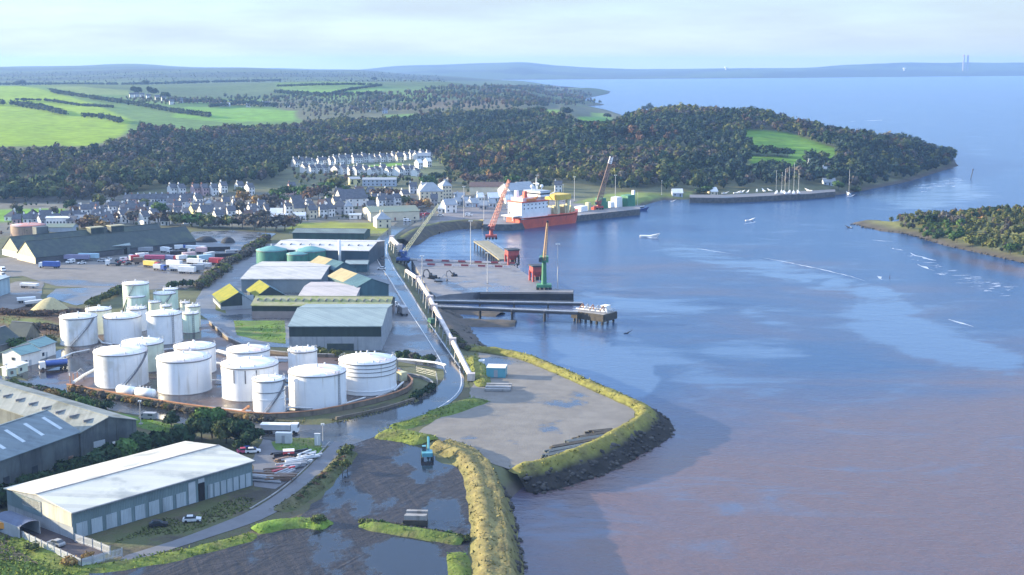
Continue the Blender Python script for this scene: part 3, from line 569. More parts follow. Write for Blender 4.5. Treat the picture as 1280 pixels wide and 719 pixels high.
sheet('gravel_yard', [(598, 441), (650, 449), (700, 468), (762, 495), (800, 514), (796, 528), (762, 551), (722, 571), (690, 584), (640, 588), (600, 574), (560, 554), (520, 542), (540, 528), (585, 497), (596, 470)], G + .05, M_gravel, .8)
road_l = [(520, 262), (500, 276), (484, 288), (470, 300), (465, 311), (471, 328), (484, 346), (498, 370), (512, 392), (526, 413), (540, 435), (550, 452), (556, 466), (553, 478), (540, 489), (510, 503), (470, 516), (430, 526), (395, 533), (330, 527), (250, 519), (190, 510), (120, 496), (50, 480), (-60, 458)]
road_r = [(-60, 474), (50, 492), (130, 512), (195, 523), (240, 534), (300, 545), (345, 552), (395, 556), (430, 560), (470, 546), (510, 532), (552, 512), (576, 494), (581, 478), (577, 460), (565, 443), (550, 421), (534, 398), (519, 374), (503, 349), (490, 330), (484, 317), (485, 305), (494, 294), (512, 282), (535, 270), (545, 262)]
sheet('port_road', road_l + road_r, G + .10, M_road, smooth=1)
sheet('access_lane', [(418, 552), (396, 574), (372, 598), (345, 620), (312, 640), (270, 657), (225, 674), (180, 688), (150, 697), (153, 705), (200, 692), (250, 676), (300, 660), (335, 647), (365, 628), (392, 605), (415, 582), (440, 556)], G + .12, M_lane, smooth=1)
sheet('forecourt', [(316, 575), (330, 548), (352, 556), (395, 556), (400, 566), (372, 592), (345, 612), (318, 608)], G + .08, M_lane, .5)
sheet('verge', [(338, 553), (362, 548), (398, 548), (405, 562), (398, 570), (380, 566), (345, 563)], G + .14, M_turf, .4); sheet('verge', [(118, 516), (150, 517), (205, 529), (228, 537), (222, 545), (180, 537), (130, 523)], G + .14, M_turf, .4)
sheet('loading_yard', [(15, 668), (10, 650), (60, 655), (92, 676), (138, 690), (104, 706)], G + .08, mat('tarmac_brown', (.05, .04, .045), (.075, .062, .065), scale=.2), .2)
M_line = mat('road_paint', (.6, .6, .58), (.4, .4, .4), rough=.6, scale=1.2)
def edge_line(px, w=.35):
    w_ = smooth_line([P(x, y, G + .13) for x, y in px], 2); V = []; 
    for i, p in enumerate(w_):
        t = w_[min(i + 1, len(w_) - 1)] - w_[max(i - 1, 0)]; t.normalize(); r = Vector((t.y, -t.x, 0)) * w / 2; V += [tuple(p - r), tuple(p + r)]
    MB().add(V, [(2 * i, 2 * i + 1, 2 * i + 3, 2 * i + 2) for i in range(len(w_) - 1)]).build('road_marking', M_line)['kind'] = 'structure'
edge_line([(x + 1.6, y) for x, y in road_l[4:13]]); edge_line([(577 - 3, 461), (578, 478), (572, 493), (550, 509), (512, 528)]); edge_line([(x - 1.8, y) for x, y in road_r[14:23]])
def kerb(px, h=.14, w=.4):
    pts = smooth_line([P(x, y, G) for x, y in px], 2); o, _ = sweep('kerb', None, [(-w / 2, .05), (-w / 2, h + .12), (w / 2, h + .12), (w / 2, .05)], M_conc, jit=0, step=30, smooth=0, taper=False, world=pts)
kerb([(472, 328), (484, 346), (498, 370), (512, 392)]); kerb([(412, 553), (396, 571), (372, 595), (345, 617), (312, 637)])
# grassed berms; grass colours (dry crest, greener foot), gravel bank's outer shade painted in
def bankcol(crest, foot, soil_shade=None):
    def f(k, o, h, q):
        n = mnoise.noise(q * .12) * .5 + .5; c = [a * (1 - n * .45) + b * n * .45 for a, b in zip(crest, foot)] if h > .7 else list(foot)
        n2 = mnoise.noise(q * .28 + Vector((11, 4, 0))); m2 = max(0, min(1, (n2 - .05) * 2.2)) * .6; c = [a * (1 - m2) + b * m2 for a, b in zip(c, (.10, .085, .045))]
        if soil_shade and h < .2: c = list(soil_shade)  # outer slope's own shade painted in as a near-black tone
        v = .8 + .4 * (mnoise.noise(q * .5 + Vector((3, 3, k))) * .5 + .5); return [a * v for a in c]
    return f
DRY, GRN, SOIL = (.185, .17, .045), (.105, .14, .026), (.055, .048, .042)
OUT = [(-9, -.2), (-7, .3), (-4.5, 1.3), (-2, 2.1), (0, 2.4), (2, 2.2), (4, 1.1), (6, -.6), (8.5, -2.4), (11, -4), (13, -5.2)]
BANKW = []
def bank(px, prof, crest, foot, soil_shade=None, jit=.5, name='grass_bank', **k):
    o, w = sweep(name, px, prof, GRASS, jit=jit, col=bankcol(crest, foot, soil_shade), **k); BANKW.append((w, prof, crest, foot)); return o
# track bank down the water's edge, foreground; travel from far to near keeps the water on the left, so offsets are mirrored
mir = lambda pr, s=1: [(-o * s, h) for o, h in pr][::-1]
bank([(545, 558), (562, 563), (580, 571), (594, 585), (602, 603), (608, 630), (612, 665), (616, 700), (620, 780)], [(-8.2, -5.6), (-6.4, -3), (-5, -.4), (-4.1, 1.4), (-3.4, 1.95), (-2.7, 1.6), (-2, 1.95), (-1.1, 1.6), (-.3, 1.95), (.8, 2.2), (1.8, 2.1), (2.8, 1.3), (3.7, .5), (4.8, -.2)], (.19, .16, .065), (.14, .13, .05), None, jit=.5)
bank([(640, 590), (690, 578), (726, 566), (765, 547), (795, 530), (806, 519), (800, 510), (770, 497), (738, 483), (705, 468), (676, 456), (652, 447), (620, 441), (588, 437)], [(-2.8, -.2), (-2, .5), (-1.1, 1.3), (0, 1.7), (1.2, 1.6), (2.5, .75), (3.2, .2), (5, -1.2), (7.5, -2.8), (9.5, -4.2), (11.5, -5.4)], DRY, (.15, .15, .04), (.028, .026, .024), jit=.6)  # last colour darkens the water side to stand for its shade
bank([(474, 543), (500, 545), (520, 549), (535, 553)], [(-6, -.2), (-4, .8), (-1.5, 1.5), (1, 1.6), (3.5, 1), (6, -.2)], (.17, .19, .04), GRN)
bank([(540, 520), (575, 508), (602, 499)], [(-5, -.1), (-3, .5), (0, .9), (3, .6), (5, -.1)], GRN, (.09, .13, .03)); bank([(490, 535), (520, 528), (548, 517)], [(-4, -.1), (-2, .4), (0, .7), (2, .5), (4, -.1)], (.13, .17, .035), GRN)
bank([(590, 447), (598, 458), (602, 470), (603, 484)], [(-3, -.1), (-1.6, 1), (0, 1.5), (1.6, 1), (3, -.1)], (.17, .17, .04), GRN)
bank([(438, 565), (426, 580), (405, 600), (378, 622), (350, 640)], [(-3.2, -.2), (-1.8, .7), (0, 1.1), (1.8, .8), (3.4, -.2)], (.095, .085, .045), (.075, .085, .035), jit=.5)
bank([(318, 664), (350, 656), (385, 654), (412, 658)], [(-4, -.2), (-2, .8), (0, 1.2), (2.2, .8), (4, -.2)], (.12, .20, .03), GRN, jit=.5); bank([(452, 656), (490, 662), (540, 671), (582, 678)], [(-3, -.2), (-1.6, .9), (0, 1.3), (1.8, .8), (3.4, -.2)], (.10, .15, .03), (.085, .10, .035), jit=.6)
bank([(20, 672), (60, 692), (100, 712), (160, 706), (240, 690), (320, 668)], [(-3, -.2), (-1.5, .3), (0, .5), (2, .35), (5, -.2)], (.115, .16, .03), GRN)
bank([(570, 690), (575, 720), (580, 790)], [(-3, -.2), (-1, .5), (1, .6), (3, -.2)], (.08, .17, .03), GRN)
bank([(500, 299), (520, 286), (548, 279), (580, 276), (606, 277)], [(-3, 0), (0, .9), (3, .3), (7, -1.4), (11, -4.2), (13, -5)], (.12, .15, .04), (.06, .055, .045), jit=.5)
sweep('mud_bank', [(548, 378), (590, 379), (626, 383)], [(-8, -4.6), (-4, -3.2), (0, -2.6), (4, -3.2), (8, -4.6)], M_earth, jit=.3); sweep('mud_bank', [(552, 392), (600, 393), (645, 394)], [(-10, -4.6), (-5, -3), (0, -2.4), (5, -3.2), (10, -4.8)], M_earth, jit=.4)
sweep('mud_bank', [(545, 378), (556, 396), (572, 418), (590, 434)], [(3, .1), (0, .2), (-3, -1), (-7, -3), (-12, -4.8)], M_earth, jit=.6)
# west quay: one concrete slab with a dark fender face
sheet('quay', [(514, 324), (640, 331), (660, 345), (690, 362), (717, 363), (716, 366.5), (600, 366), (560, 369), (545, 372), (535, 362)], G + .35, M_quay, thick=5.5); sheet('quay_face', [(600, 366.2), (717, 366.8), (717, 368), (600, 367.6)], G + .2, mat('tarred_timber', (.02, .02, .022), (.035, .033, .032), rough=.6), thick=5)
for q, m_, t in (([(604, 281), (640, 281), (722, 270), (770, 265), (800, 262), (800, 258), (720, 262), (640, 272), (604, 275)], M_quay, 5.5), ([(862, 247.5), (905, 248), (1010, 243), (1044, 240), (1044, 237), (1000, 239.5), (905, 244), (862, 243.8)], M_lane, 6)):
    sheet('quay_wall', q, G + .26, M_stone, thick=t); sheet('quay', q, G + .3, m_)
# rough grass standing on the banks
def blades(q, z, rs, V, C, col, k):
    an = rs.uniform(0, 6.28); s = rs.uniform(.2, .45); u = (math.cos(an) * s, math.sin(an) * s)
    V += [(q.x - u[0], q.y - u[1], z - .08), (q.x + u[0], q.y + u[1], z - .08), (q.x + rs.normal(0, .3), q.y + rs.normal(0, .3), z + (rs.uniform(.08, .34) if rs.rand() < .93 else rs.uniform(.45, 1.)))]; C += [[x * k * 1.2 for x in col]] * 3
def tufts():
    rs = np.random.RandomState(4); V = []; C = []
    for w, prof, crest, foot in BANKW:
        po, ph = [o for o, _ in prof], [h for _, h in prof]; lo, hi = max(po[0], -8), min(po[-1], 8)
        for a, b in zip(w[:-1], w[1:]):
            if a.y > 700: continue
            d = (b - a).normalized()
            for _ in range(int((hi - lo) * (b - a).length * .9)):
                o = rs.uniform(lo, hi); h = float(np.interp(o, po, ph))
                if h < .1: continue
                p = a.lerp(b, rs.rand()) + Vector((d.y, -d.x, 0)) * o; m = rs.rand(); blades(p, G + h, rs, V, C, [x * (1 - m) + y * m for x, y in zip(crest, foot)], rs.uniform(.55, 1.25))
    for poly, n, col in (([(-40, 655), (12, 672), (60, 694), (102, 714), (160, 708), (260, 690), (330, 668), (330, 664), (200, 690), (150, 700), (100, 716), (100, 780), (-40, 780)], 5200, (.115, .15, .03)), ([(200, 650), (235, 640), (300, 622), (318, 622), (312, 636), (250, 660), (150, 688), (140, 680)], 1500, (.085, .10, .035)), ([(338, 553), (362, 548), (398, 548), (405, 562), (398, 570), (345, 563)], 500, (.12, .19, .025)), ([(118, 516), (205, 529), (228, 537), (222, 545), (130, 523)], 700, (.12, .19, .025)), ([(293, 402), (356, 402), (357, 430), (296, 419)], 900, (.11, .18, .03)), ([(100, 492), (200, 510), (330, 531), (440, 528), (520, 504), (545, 486), (540, 484), (500, 502), (420, 524), (330, 528), (200, 506), (100, 488)], 1600, (.13, .12, .05)), ([(0, 396), (60, 385), (112, 386), (115, 412), (70, 424), (0, 410)], 1400, (.15, .10, .05))):
        xs = [p[0] for p in poly]; ys = [p[1] for p in poly]; k = 0
        while k < n:
            x, y = rs.uniform(min(xs), max(xs)), rs.uniform(min(ys), max(ys))
            if inpoly(np.array([x]), np.array([y]), poly)[0]: k += 1; blades(P(x, y, G), G + .08, rs, V, C, col, rs.uniform(.5, 1.4)) if mnoise.noise(P(x, y, G) * .12) > -.15 else None
    o = mesh_np('rough_grass', V, np.arange(len(V)).reshape(-1, 3), LEAF, colors=np.array(C)); o['kind'] = 'stuff'
tufts()

def rocks(name, w, off, hts, per_m, smin, smax, seed):
    rs = np.random.RandomState(seed); iv, f = ico(); V = []; Qs = []; C = []; k = 0
    for a, b in zip(w[:-1], w[1:]):
        d = (b - a); L_ = d.length; d = d.normalized(); r = Vector((d.y, -d.x, 0))
        for _ in range(rs.poisson(per_m * L_)):
            u = rs.rand(); o = off[0] + (off[1] - off[0]) * u; h = hts[0] + (hts[1] - hts[0]) * u; p = a.lerp(b, rs.rand()) + r * o; s = rs.uniform(smin, smax) * rs.uniform(.6, 1.2)
            q = iv * rs.uniform(.75, 1.2, (len(iv), 1)) * np.array([rs.uniform(.7, 1.3), rs.uniform(.7, 1.3), rs.uniform(.5, .9)]) * s; an = rs.uniform(0, 6.28); c, n = math.cos(an), math.sin(an)
            V.append(np.stack([q[:, 0] * c - q[:, 1] * n + p.x, q[:, 0] * n + q[:, 1] * c + p.y, q[:, 2] + G + h], 1)); Qs.append(f + k * len(iv)); C.append(np.full((len(iv), 3), 1) * np.array((.085, .08, .075)) * rs.uniform(.35, 1.0)); k += 1
    o = mesh_np(name, np.concatenate(V), np.concatenate(Qs), attr_mat('rock', rough=.85, scale=1.5, amt=.3, bump=.05, bscale=4), colors=np.concatenate(C)); o['kind'] = 'stuff'
rocks('rock_armour', BANKW[1][0], (3.4, 11), (-.2, -5), 2.6, .45, 1.1, 1); rocks('shore_rocks', BANKW[0][0], (-5, -8.2), (-1, -5), 1.6, .35, .9, 2); rocks('shore_rocks', smooth_line([P(x, y, G) for x, y in ((545, 380), (556, 396), (572, 418), (590, 432), (620, 438))], 2), (-2, -10), (-1.2, -4.5), 1.2, .4, 1., 3)
rocks('shore_rocks', smooth_line([P(x, y, 0) for x, y in ((1064, 280), (1100, 288), (1135, 292), (1180, 306), (1230, 317), (1290, 331))], 1), (-1, 2.5), (-4, -3.6), .7, .4, 1., 4)
# ---------------------------------------------------------------- storage tanks
def px_r(x0, x1, yb): return (x1 - x0) / 2 * mpp(yb)
WHT = mat('white_tank_paint', (.80, .80, .79), (.75, .755, .76), rough=.42, scale=.25, streak=(.56, .52, .45), spec=.4)
WHT2 = mat('weathered_tank_paint', (.74, .75, .75), (.66, .68, .69), rough=.5, scale=.3, streak=(.50, .48, .43), c3=(.58, .57, .53), s3=.14)
CRM = mat('cream_tank_paint', (.62, .66, .52), (.52, .56, .44), rough=.5, scale=.3, streak=(.40, .40, .28))
PGR = mat('pale_green_tank_paint', (.58, .70, .60), (.48, .62, .52), rough=.5, scale=.3, streak=(.42, .48, .38))
ROOFW = mat('tank_roof_paint', (.78, .77, .76), (.68, .67, .67), rough=.5, scale=.3, c3=(.62, .55, .53), s3=.12)
RIM = mat('rim_steel', (.20, .20, .21), (.14, .14, .15), rough=.6, scale=1); STEEL = mat('galvanised_steel', (.42, .43, .45), (.34, .35, .37), rough=.5, scale=1, metal=.3); DARKST = mat('dark_steel', (.05, .052, .058), (.03, .03, .034), rough=.6)
PIPEW = mat('white_pipe_paint', (.68, .68, .66), (.55, .54, .52), rough=.5, scale=.6); ORANGE = mat('rusty_orange', (.42, .20, .10), (.30, .15, .085), rough=.8, scale=.5); REDP = mat('red_oxide_paint', (.50, .12, .09), (.36, .09, .07), rough=.6, scale=.5)
def tank(x0, x1, yrim, ybase, label, shell=None, stair=None, bands=(), rise=.14, fittings=4, roofm=None, pinkrun=False, rails=True, ladder=None, name='storage_tank', group='white storage tanks of the oil depot', panels=False, gaugez=0):
    """x0..x1 shell sides, yrim and ybase: heights in the photo of the centres of the top and bottom ellipses"""
    cx = (x0 + x1) / 2; p = P(cx, ybase, G); r = px_r(x0, x1, ybase); h = hgt(cx, ybase, yrim)
    t = thing(name, label, 'tank', p, 0, group); n = 56; s = MB(); s.lathe(0, 0, [(r, 0), (r, h)], n); s.build('shell', shell or WHT, t, True)
    MB().cyl(0, 0, .02, .22, r + .35, n=n).build('foundation', M_conc, t)
    k = r * rise; rf = MB().lathe(0, 0, [(r + .12, h - .02), (r + .12, h + .1), (r * .7, h + k * .36), (r * .35, h + k * .78), (.25, h + k), (.01, h + k + .02)], n).build('roof', roofm or ROOFW, t, True)
    MB().lathe(0, 0, [(r + .02, h - .35), (r + .22, h - .35), (r + .22, h - .05), (r + .02, h - .05)], n).build('rim', RIM, t)
    for b in bands: MB().lathe(0, 0, [(r, h * b - .1), (r + .16, h * b - .1), (r + .16, h * b + .1), (r, h * b + .1)], n).build('stiffening_ring', RIM if b > .5 else (shell or WHT), t)
    MB().cyl(0, 0, h + k - .05, h + k + .9, .3, n=10).build('vent', PIPEW, rf)
    for i in range(fittings):
        a = rad(200 + i * 330 / max(fittings, 1) + 20 * math.sin(i * 5 + x0)); rr = r * (.9 if i % 2 else .82); zz = h + k * (1 - rr / r) * .9
        MB().cyl(rr * math.cos(a), rr * math.sin(a), zz, zz + .75, .28, n=8).build('manhole', PIPEW, rf)
    if rails:
        m = MB(); q = [(r * .985 * math.cos(rad(a)), r * .985 * math.sin(rad(a)), h + 1.05) for a in range(150, 400, 5)]
        m.path(q, .035, 4); m.path([(a, b, c - .5) for a, b, c in q], .03, 4)
        for a, b, c in q[::3]: m.tube((a, b, c - 1), (a, b, c), .035, 4)
        m.build('railing', STEEL, t)
    if stair:                                       # spiral stair from foot angle to head angle (deg)
        a0, a1 = stair; m = MB(); ns = 40
        for i in range(ns):
            u, v = i / ns, (i + 1) / ns; A, B = rad(a0 + (a1 - a0) * u), rad(a0 + (a1 - a0) * v); z0 = .3 + (h - .3) * u; z1 = .3 + (h - .3) * v
            R0, R1 = r + .05, r + .85
            m.add([(R0 * math.cos(A), R0 * math.sin(A), z0), (R1 * math.cos(A), R1 * math.sin(A), z0), (R1 * math.cos(B), R1 * math.sin(B), z1), (R0 * math.cos(B), R0 * math.sin(B), z1),
                   (R1 * math.cos(A), R1 * math.sin(A), z0 - .25), (R1 * math.cos(B), R1 * math.sin(B), z1 - .25)], [(0, 1, 2, 3), (1, 4, 5, 2)])
            m.tube((R1 * math.cos(A), R1 * math.sin(A), z0 + 1), (R1 * math.cos(B), R1 * math.sin(B), z1 + 1), .05, 4)
            if i % 4 == 0: m.tube((R1 * math.cos(A), R1 * math.sin(A), z0), (R1 * math.cos(A), R1 * math.sin(A), z0 + 1), .04, 4)
        m.build('stair', RIM, t)
    if ladder is not None:
        m = MB(); A = rad(ladder); c, s_ = math.cos(A), math.sin(A)
        for d in (-.3, .3): m.tube(((r + .2) * c - d * s_, (r + .2) * s_ + d * c, .2), ((r + .2) * c - d * s_, (r + .2) * s_ + d * c, h + 1), .08, 4)
        for i in range(int(h / .8)): m.tube(((r + .2) * c + .3 * s_, (r + .2) * s_ - .3 * c, .4 + i * .8), ((r + .2) * c - .3 * s_, (r + .2) * s_ + .3 * c, .4 + i * .8), .04, 4)
        m.build('ladder', RIM, t)
    if pinkrun:
        m = MB()
        for j in range(5): a = rad(300 + j * 9); m.tube((r * .12 * math.cos(a), r * .12 * math.sin(a), h + k * .93), (r * .93 * math.cos(a), r * .93 * math.sin(a), h + k * .12), .12, 4)
        m.build('foam_line', mat('faded_red_paint', (.62, .42, .40), (.55, .38, .36), scale=.6), rf)
    if panels:
        m = MB()
        for a in (-118, -95, -72, -50): A = rad(a); m.box(-.25, .25, -.06, .06, h - 4 - gaugez, h - .5)
        m2 = MB()
        for a in (-112, -88, -66):
            A = rad(a); o = len(m2.v); m2.box(r + .01, r + .09, -.2, .2, h * .55, h - .6)
            m2.v[o:] = [(x * math.cos(A) - y * math.sin(A), x * math.sin(A) + y * math.cos(A), z) for x, y, z in m2.v[o:]]
        m2.build('level_gauge', RIM, t)
    return t
PG = 'pale green storage tanks at the back of the depot'
tank(155, 187, 354, 389, 'tallest pale green tank at the back left of the oil depot, with a slanting stair', PGR, stair=(215, 280), group=PG, fittings=2)
tank(160, 182, 370, 391, 'low cream tank pressed against the front of the tallest pale green tank', PGR, rails=False, group=PG, fittings=1)
tank(205, 223, 361, 386, 'pale green tank half hidden behind another at the back of the depot', PGR, group=PG, fittings=2)
tank(193, 220, 366, 390, 'pale green tank with conical roof in front of a half hidden twin', PGR, stair=(250, 320), group=PG, fittings=2)
tank(186, 202, 377, 393, 'short cream tank at the foot of the pale green pair', CRM, group=PG, fittings=3); tank(201, 215, 382, 398, 'smallest cream tank between the pale green pair and the white tanks', CRM, group=PG, fittings=2)
tank(226, 238, 378, 397, 'slender cream tank behind the two pale green tanks beside the works yard', CRM, group=PG, fittings=2)
tank(233, 251, 382, 409, 'cream tank rising behind the right pale green tank by the works yard', CRM, group=PG, fittings=3); tank(229, 249, 391, 415, 'pale green tank nearest the works yard at the right of the back row', PGR, ladder=-60, group=PG, fittings=2)
tank(160, 184, 385, 413, 'white cone roofed tank behind the tank with a blank shell, low in the back row'); tank(109, 140, 386, 416, 'white tank hidden behind the leftmost tank, its roof carrying pipes', CRM, fittings=5)
tank(77, 122, 395, 429, 'leftmost white tank with one long diagonal stair across its shell', WHT2, stair=(262, 338))
tank(131, 177, 394.5, 426, 'white tank with a plain blank shell, second from the left in the back row'); tank(185, 228, 391, 427, 'broad weathered white tank behind a slim tank with a diagonal stair', WHT2, ladder=-48)
tank(193, 212, 396, 426, 'slim white tank with diagonal stair standing before a broad weathered tank', WHT2, stair=(250, 315), fittings=3)
tank(154.5, 205, 427, 461, 'cream streaked tank behind the front left tank, green growth at its foot', CRM, ladder=-85); tank(120, 185, 438, 479, 'front left white tank with dirty patches and a stair at its right side', WHT2, stair=(-75, -8), fittings=3)
tank(219, 270, 432, 464, 'white tank behind the front tank with a blank grey shaded shell'); tank(198, 264.5, 446, 486.5, 'front white tank with a blank shell beside the pair of horizontal vessels', panels=False, fittings=5)
tank(285, 338, 436, 473, 'white tank behind the tank with dark gauges, a red mark on its roof', pinkrun=True, fittings=5); tank(278, 348.5, 453.5, 494, 'white tank with dark gauge strips behind the small front tank', panels=True, fittings=6)
tank(317, 357, 473, 514, 'small tall white tank at the front with rings and a diagonal stair', stair=(262, 350), bands=(.66, .45), rise=.08, fittings=4)
tank(361, 397, 437, 470, 'small white tank with a ring of vents round its flat roof', rise=.06, fittings=12)
tank(362, 433, 463, 504, 'front right white tank with a vertical pipe down its shaded side', ladder=-35, pinkrun=True, fittings=3); tank(424.5, 495.5, 448.5, 487, 'rightmost white tank with four dark rings round its shell', bands=(.86, .74, .60, .14), rise=.2, pinkrun=True, fittings=9)
GRNT = mat('green_tank_paint', (.05, .20, .15), (.04, .15, .12), rough=.5, scale=.3, streak=(.06, .14, .10)); GRNR = mat('green_roof_paint', (.13, .30, .27), (.10, .25, .23), rough=.5, scale=.3)
GG = 'dark green tanks behind the pale roofed sheds'
tank(321, 359, 312, 331, 'dark green conical tank at the left of three behind the pale sheds', GRNT, roofm=GRNR, rise=.26, rails=False, fittings=1, group=GG); tank(359, 385, 317, 334, 'smallest dark green tank, between two larger ones behind the pale sheds', GRNT, roofm=GRNR, rise=.2, rails=False, fittings=1, group=GG)
tank(370, 408, 312.5, 331, 'dark green conical tank at the right of three behind the pale sheds', GRNT, roofm=GRNR, rise=.26, rails=False, fittings=1, group=GG)
RUST = mat('rusty_tank_paint', (.34, .24, .17), (.22, .16, .13), rough=.8, scale=.2, streak=(.16, .10, .075)); tank(15, 57, 281, 294, 'old rusty brown tank with a red rim beyond the long dark roofs', RUST, roofm=mat('rust_roof', (.40, .17, .14), (.36, .34, .36), scale=.06, lo=.45, hi=.55), rise=.05, rails=False, fittings=0, group=None)
# the wall round the tanks
def wall_run(name, label, cat, px, h, w, wm, cm, cope=.25):
    c = [P(x, y, G) for x, y in px]; o = c[0].copy(); t = thing(name, label, cat, o); c = smooth_line(c, 1)
    def strip(z0, z1, hw):
        V = []
        for i, p in enumerate(c):
            d = c[min(i + 1, len(c) - 1)] - c[max(i - 1, 0)]; d.normalize(); r = Vector((d.y, -d.x, 0)) * hw; q = p - o
            V += [(q.x - r.x, q.y - r.y, z0), (q.x + r.x, q.y + r.y, z0), (q.x + r.x, q.y + r.y, z1), (q.x - r.x, q.y - r.y, z1)]
        n = len(c); f = [(4 * i + k, 4 * i + (k + 1) % 4, 4 * i + 4 + (k + 1) % 4, 4 * i + 4 + k) for i in range(n - 1) for k in range(4)] + [(0, 3, 2, 1), (4 * n - 4, 4 * n - 3, 4 * n - 2, 4 * n - 1)]
        return MB().add(V, f)
    strip(0, h, w / 2).build('wall', wm, t); strip(h, h + cope, w / 2 + .12).build('coping', cm, t); return t
BRK = mat('stained_wall', (.20, .16, .12), (.14, .115, .09), rough=.9, scale=.4, streak=(.07, .06, .05))
wall_run('bund_wall', 'low stained bund wall with rusty orange coping around the white tanks', 'wall', [(84, 486), (122, 493), (168, 501), (215, 509), (262, 515.5), (325, 524), (370, 522), (410, 517), (470, 504), (506, 493), (517, 482), (510, 474), (498, 468)], 1.5, .4, BRK, ORANGE)
wall_run('bund_wall', 'low dark wall behind the round tanks in front of the works yard', 'wall', [(262, 405), (292, 432), (350, 445), (420, 447)], 1.1, .4, BRK, M_conc)
wall_run('retaining_wall', 'curved pale kerb wall between the bund and the port road bend', 'wall', [(508, 470), (525, 472), (538, 478), (543, 485)], .9, .5, M_conc, M_conc, .1); wall_run('retaining_wall', 'dark low wall along the inside of the port road bend', 'wall', [(545, 484), (530, 496), (505, 505), (470, 515), (420, 525)], .8, .4, BRK, BRK, .1)
# pipes on low supports
def pipe_rack(label, px, z, r, m, n=1, gap=.9, sup=6, group=None):
    c = densify([P(x, y, G) for x, y in px], sup); o = c[0].copy(); t = thing('pipe_run', label, 'pipe', o, 0, group); a = MB(); b = MB()
    for i in range(n): a.path([(p.x - o.x + i * gap * .5, p.y - o.y + i * gap, z) for p in c], r, 7)
    for p in c[::1]: b.box(p.x - o.x - .12, p.x - o.x + .12, p.y - o.y - .15, p.y - o.y + gap * (n - 1) + .15, 0, z - r)
    a.build('pipe', m, t); b.build('support', RIM, t); return t
pipe_rack('white pipe slanting from the tanker loading bay to the front left tank', [(92, 484), (105, 475), (120, 467)], 1.6, .5, PIPEW); pipe_rack('pale pipes crossing between the two rows of tanks', [(262, 457), (286, 459)], 1, .3, PIPEW, 2)
pipe_rack('single white pipe crossing the wet floor between two front tanks', [(264, 478), (280, 479)], .8, .28, PIPEW); pipe_rack('white pipes leaving the rightmost tank toward the port road', [(497, 458), (520, 460), (545, 463), (556, 466)], 2.6, .26, PIPEW, 2)
pipe_rack('bent white pipe on the ground beside the leftmost tank', [(122, 425), (128, 431), (140, 433)], .8, .35, PIPEW); pipe_rack('row of pipes running along the back of the round tanks', [(268, 442), (300, 450), (361, 452)], 1, .3, STEEL, 3); pipe_rack('short orange pipe crossing the bund wall by the small front tank', [(302, 519), (311, 512)], 1, .4, ORANGE, sup=3)
pipe_rack('white pipe joining the small front tank to its neighbour', [(356, 497), (364, 495)], 3.5, .25, PIPEW, sup=2)
# pair of horizontal vessels on saddles
VG = 'horizontal pressure vessels beside the bund wall'
def vessel(x0, y0, x1, y1, lab):
    a, b = P(x0, y0, G), P(x1, y1, G); d = b - a; L_ = d.length; t = thing('pressure_vessel', lab, 'vessel', a, math.atan2(d.y, d.x), VG)
    r = 1.45; z = 2.5; prof = [(-.7, .05), (-.5, r * .6), (0, r), (L_, r), (L_ + .5, r * .6), (L_ + .7, .05)]; n = 18
    V = [(x, q * math.cos(2 * math.pi * i / n), z + q * math.sin(2 * math.pi * i / n)) for x, q in prof for i in range(n)]
    MB().add(V, [(k * n + i, (k + 1) * n + i, (k + 1) * n + (i + 1) % n, k * n + (i + 1) % n) for k in range(len(prof) - 1) for i in range(n)]).build('shell', WHT, t, True)
    for x in (.15, .5, .85): MB().box(L_ * x - .3, L_ * x + .3, -1.1, 1.1, 0, 1.6).build('saddle', M_conc, t)
    m = MB()
    for x in (.2, .4, .6, .8): m.cyl(L_ * x, 0, z + r - .05, z + r + .6, .2, n=8)
    m.build('nozzle', PIPEW, t)
vessel(149, 496, 168, 498.5, 'left of two white horizontal vessels beside the bund wall'); vessel(172, 499, 192, 501.5, 'right of two white horizontal vessels beside the bund wall')

for lab, px, z, r, n in (('long pipe run along the inside of the front bund wall', [(190, 503), (230, 509), (275, 514), (312, 517)], .7, .2, 2), ('pipe run looping round the front right tank', [(357, 512), (390, 513), (432, 507), (455, 500)], .7, .2, 2), ('pipe run between the cream streaked tank and the shaded grey tank', [(206, 466), (214, 468), (222, 470)], .8, .25, 2), ('pipe run in front of the back row of white tanks', [(126, 436), (160, 439), (200, 440), (232, 437)], .7, .22, 3), ('pipes rising from the depot yard to the leftmost tank', [(72, 452), (90, 444), (110, 440)], .8, .22, 2), ('pipe run crossing from the ringed tank to the bund corner', [(470, 500), (492, 491), (503, 481)], .8, .25, 2), ('pipes under the small white tank with roof vents', [(352, 476), (375, 478), (398, 480), (424, 478)], .8, .22, 2)):
    pipe_rack(lab, px, z, r, STEEL if n == 3 else PIPEW, n, .7, 5)
for i, (x, y) in enumerate(((92, 480), (97, 477), (88, 483))):
    t = thing('loading_arm', 'rusty loading arm at the tanker bay beside the slanting white pipe', 'loading arm', P(x, y, G), i, 'loading arms of the tanker bay'); MB().tube((0, 0, 0), (0, 0, 3.6), .14, 6).build('post', ORANGE, t); MB().path([(0, 0, 3.5), (1.6, 0, 4.2), (2.6, 0, 3)], .11, 6).build('arm', STEEL, t)
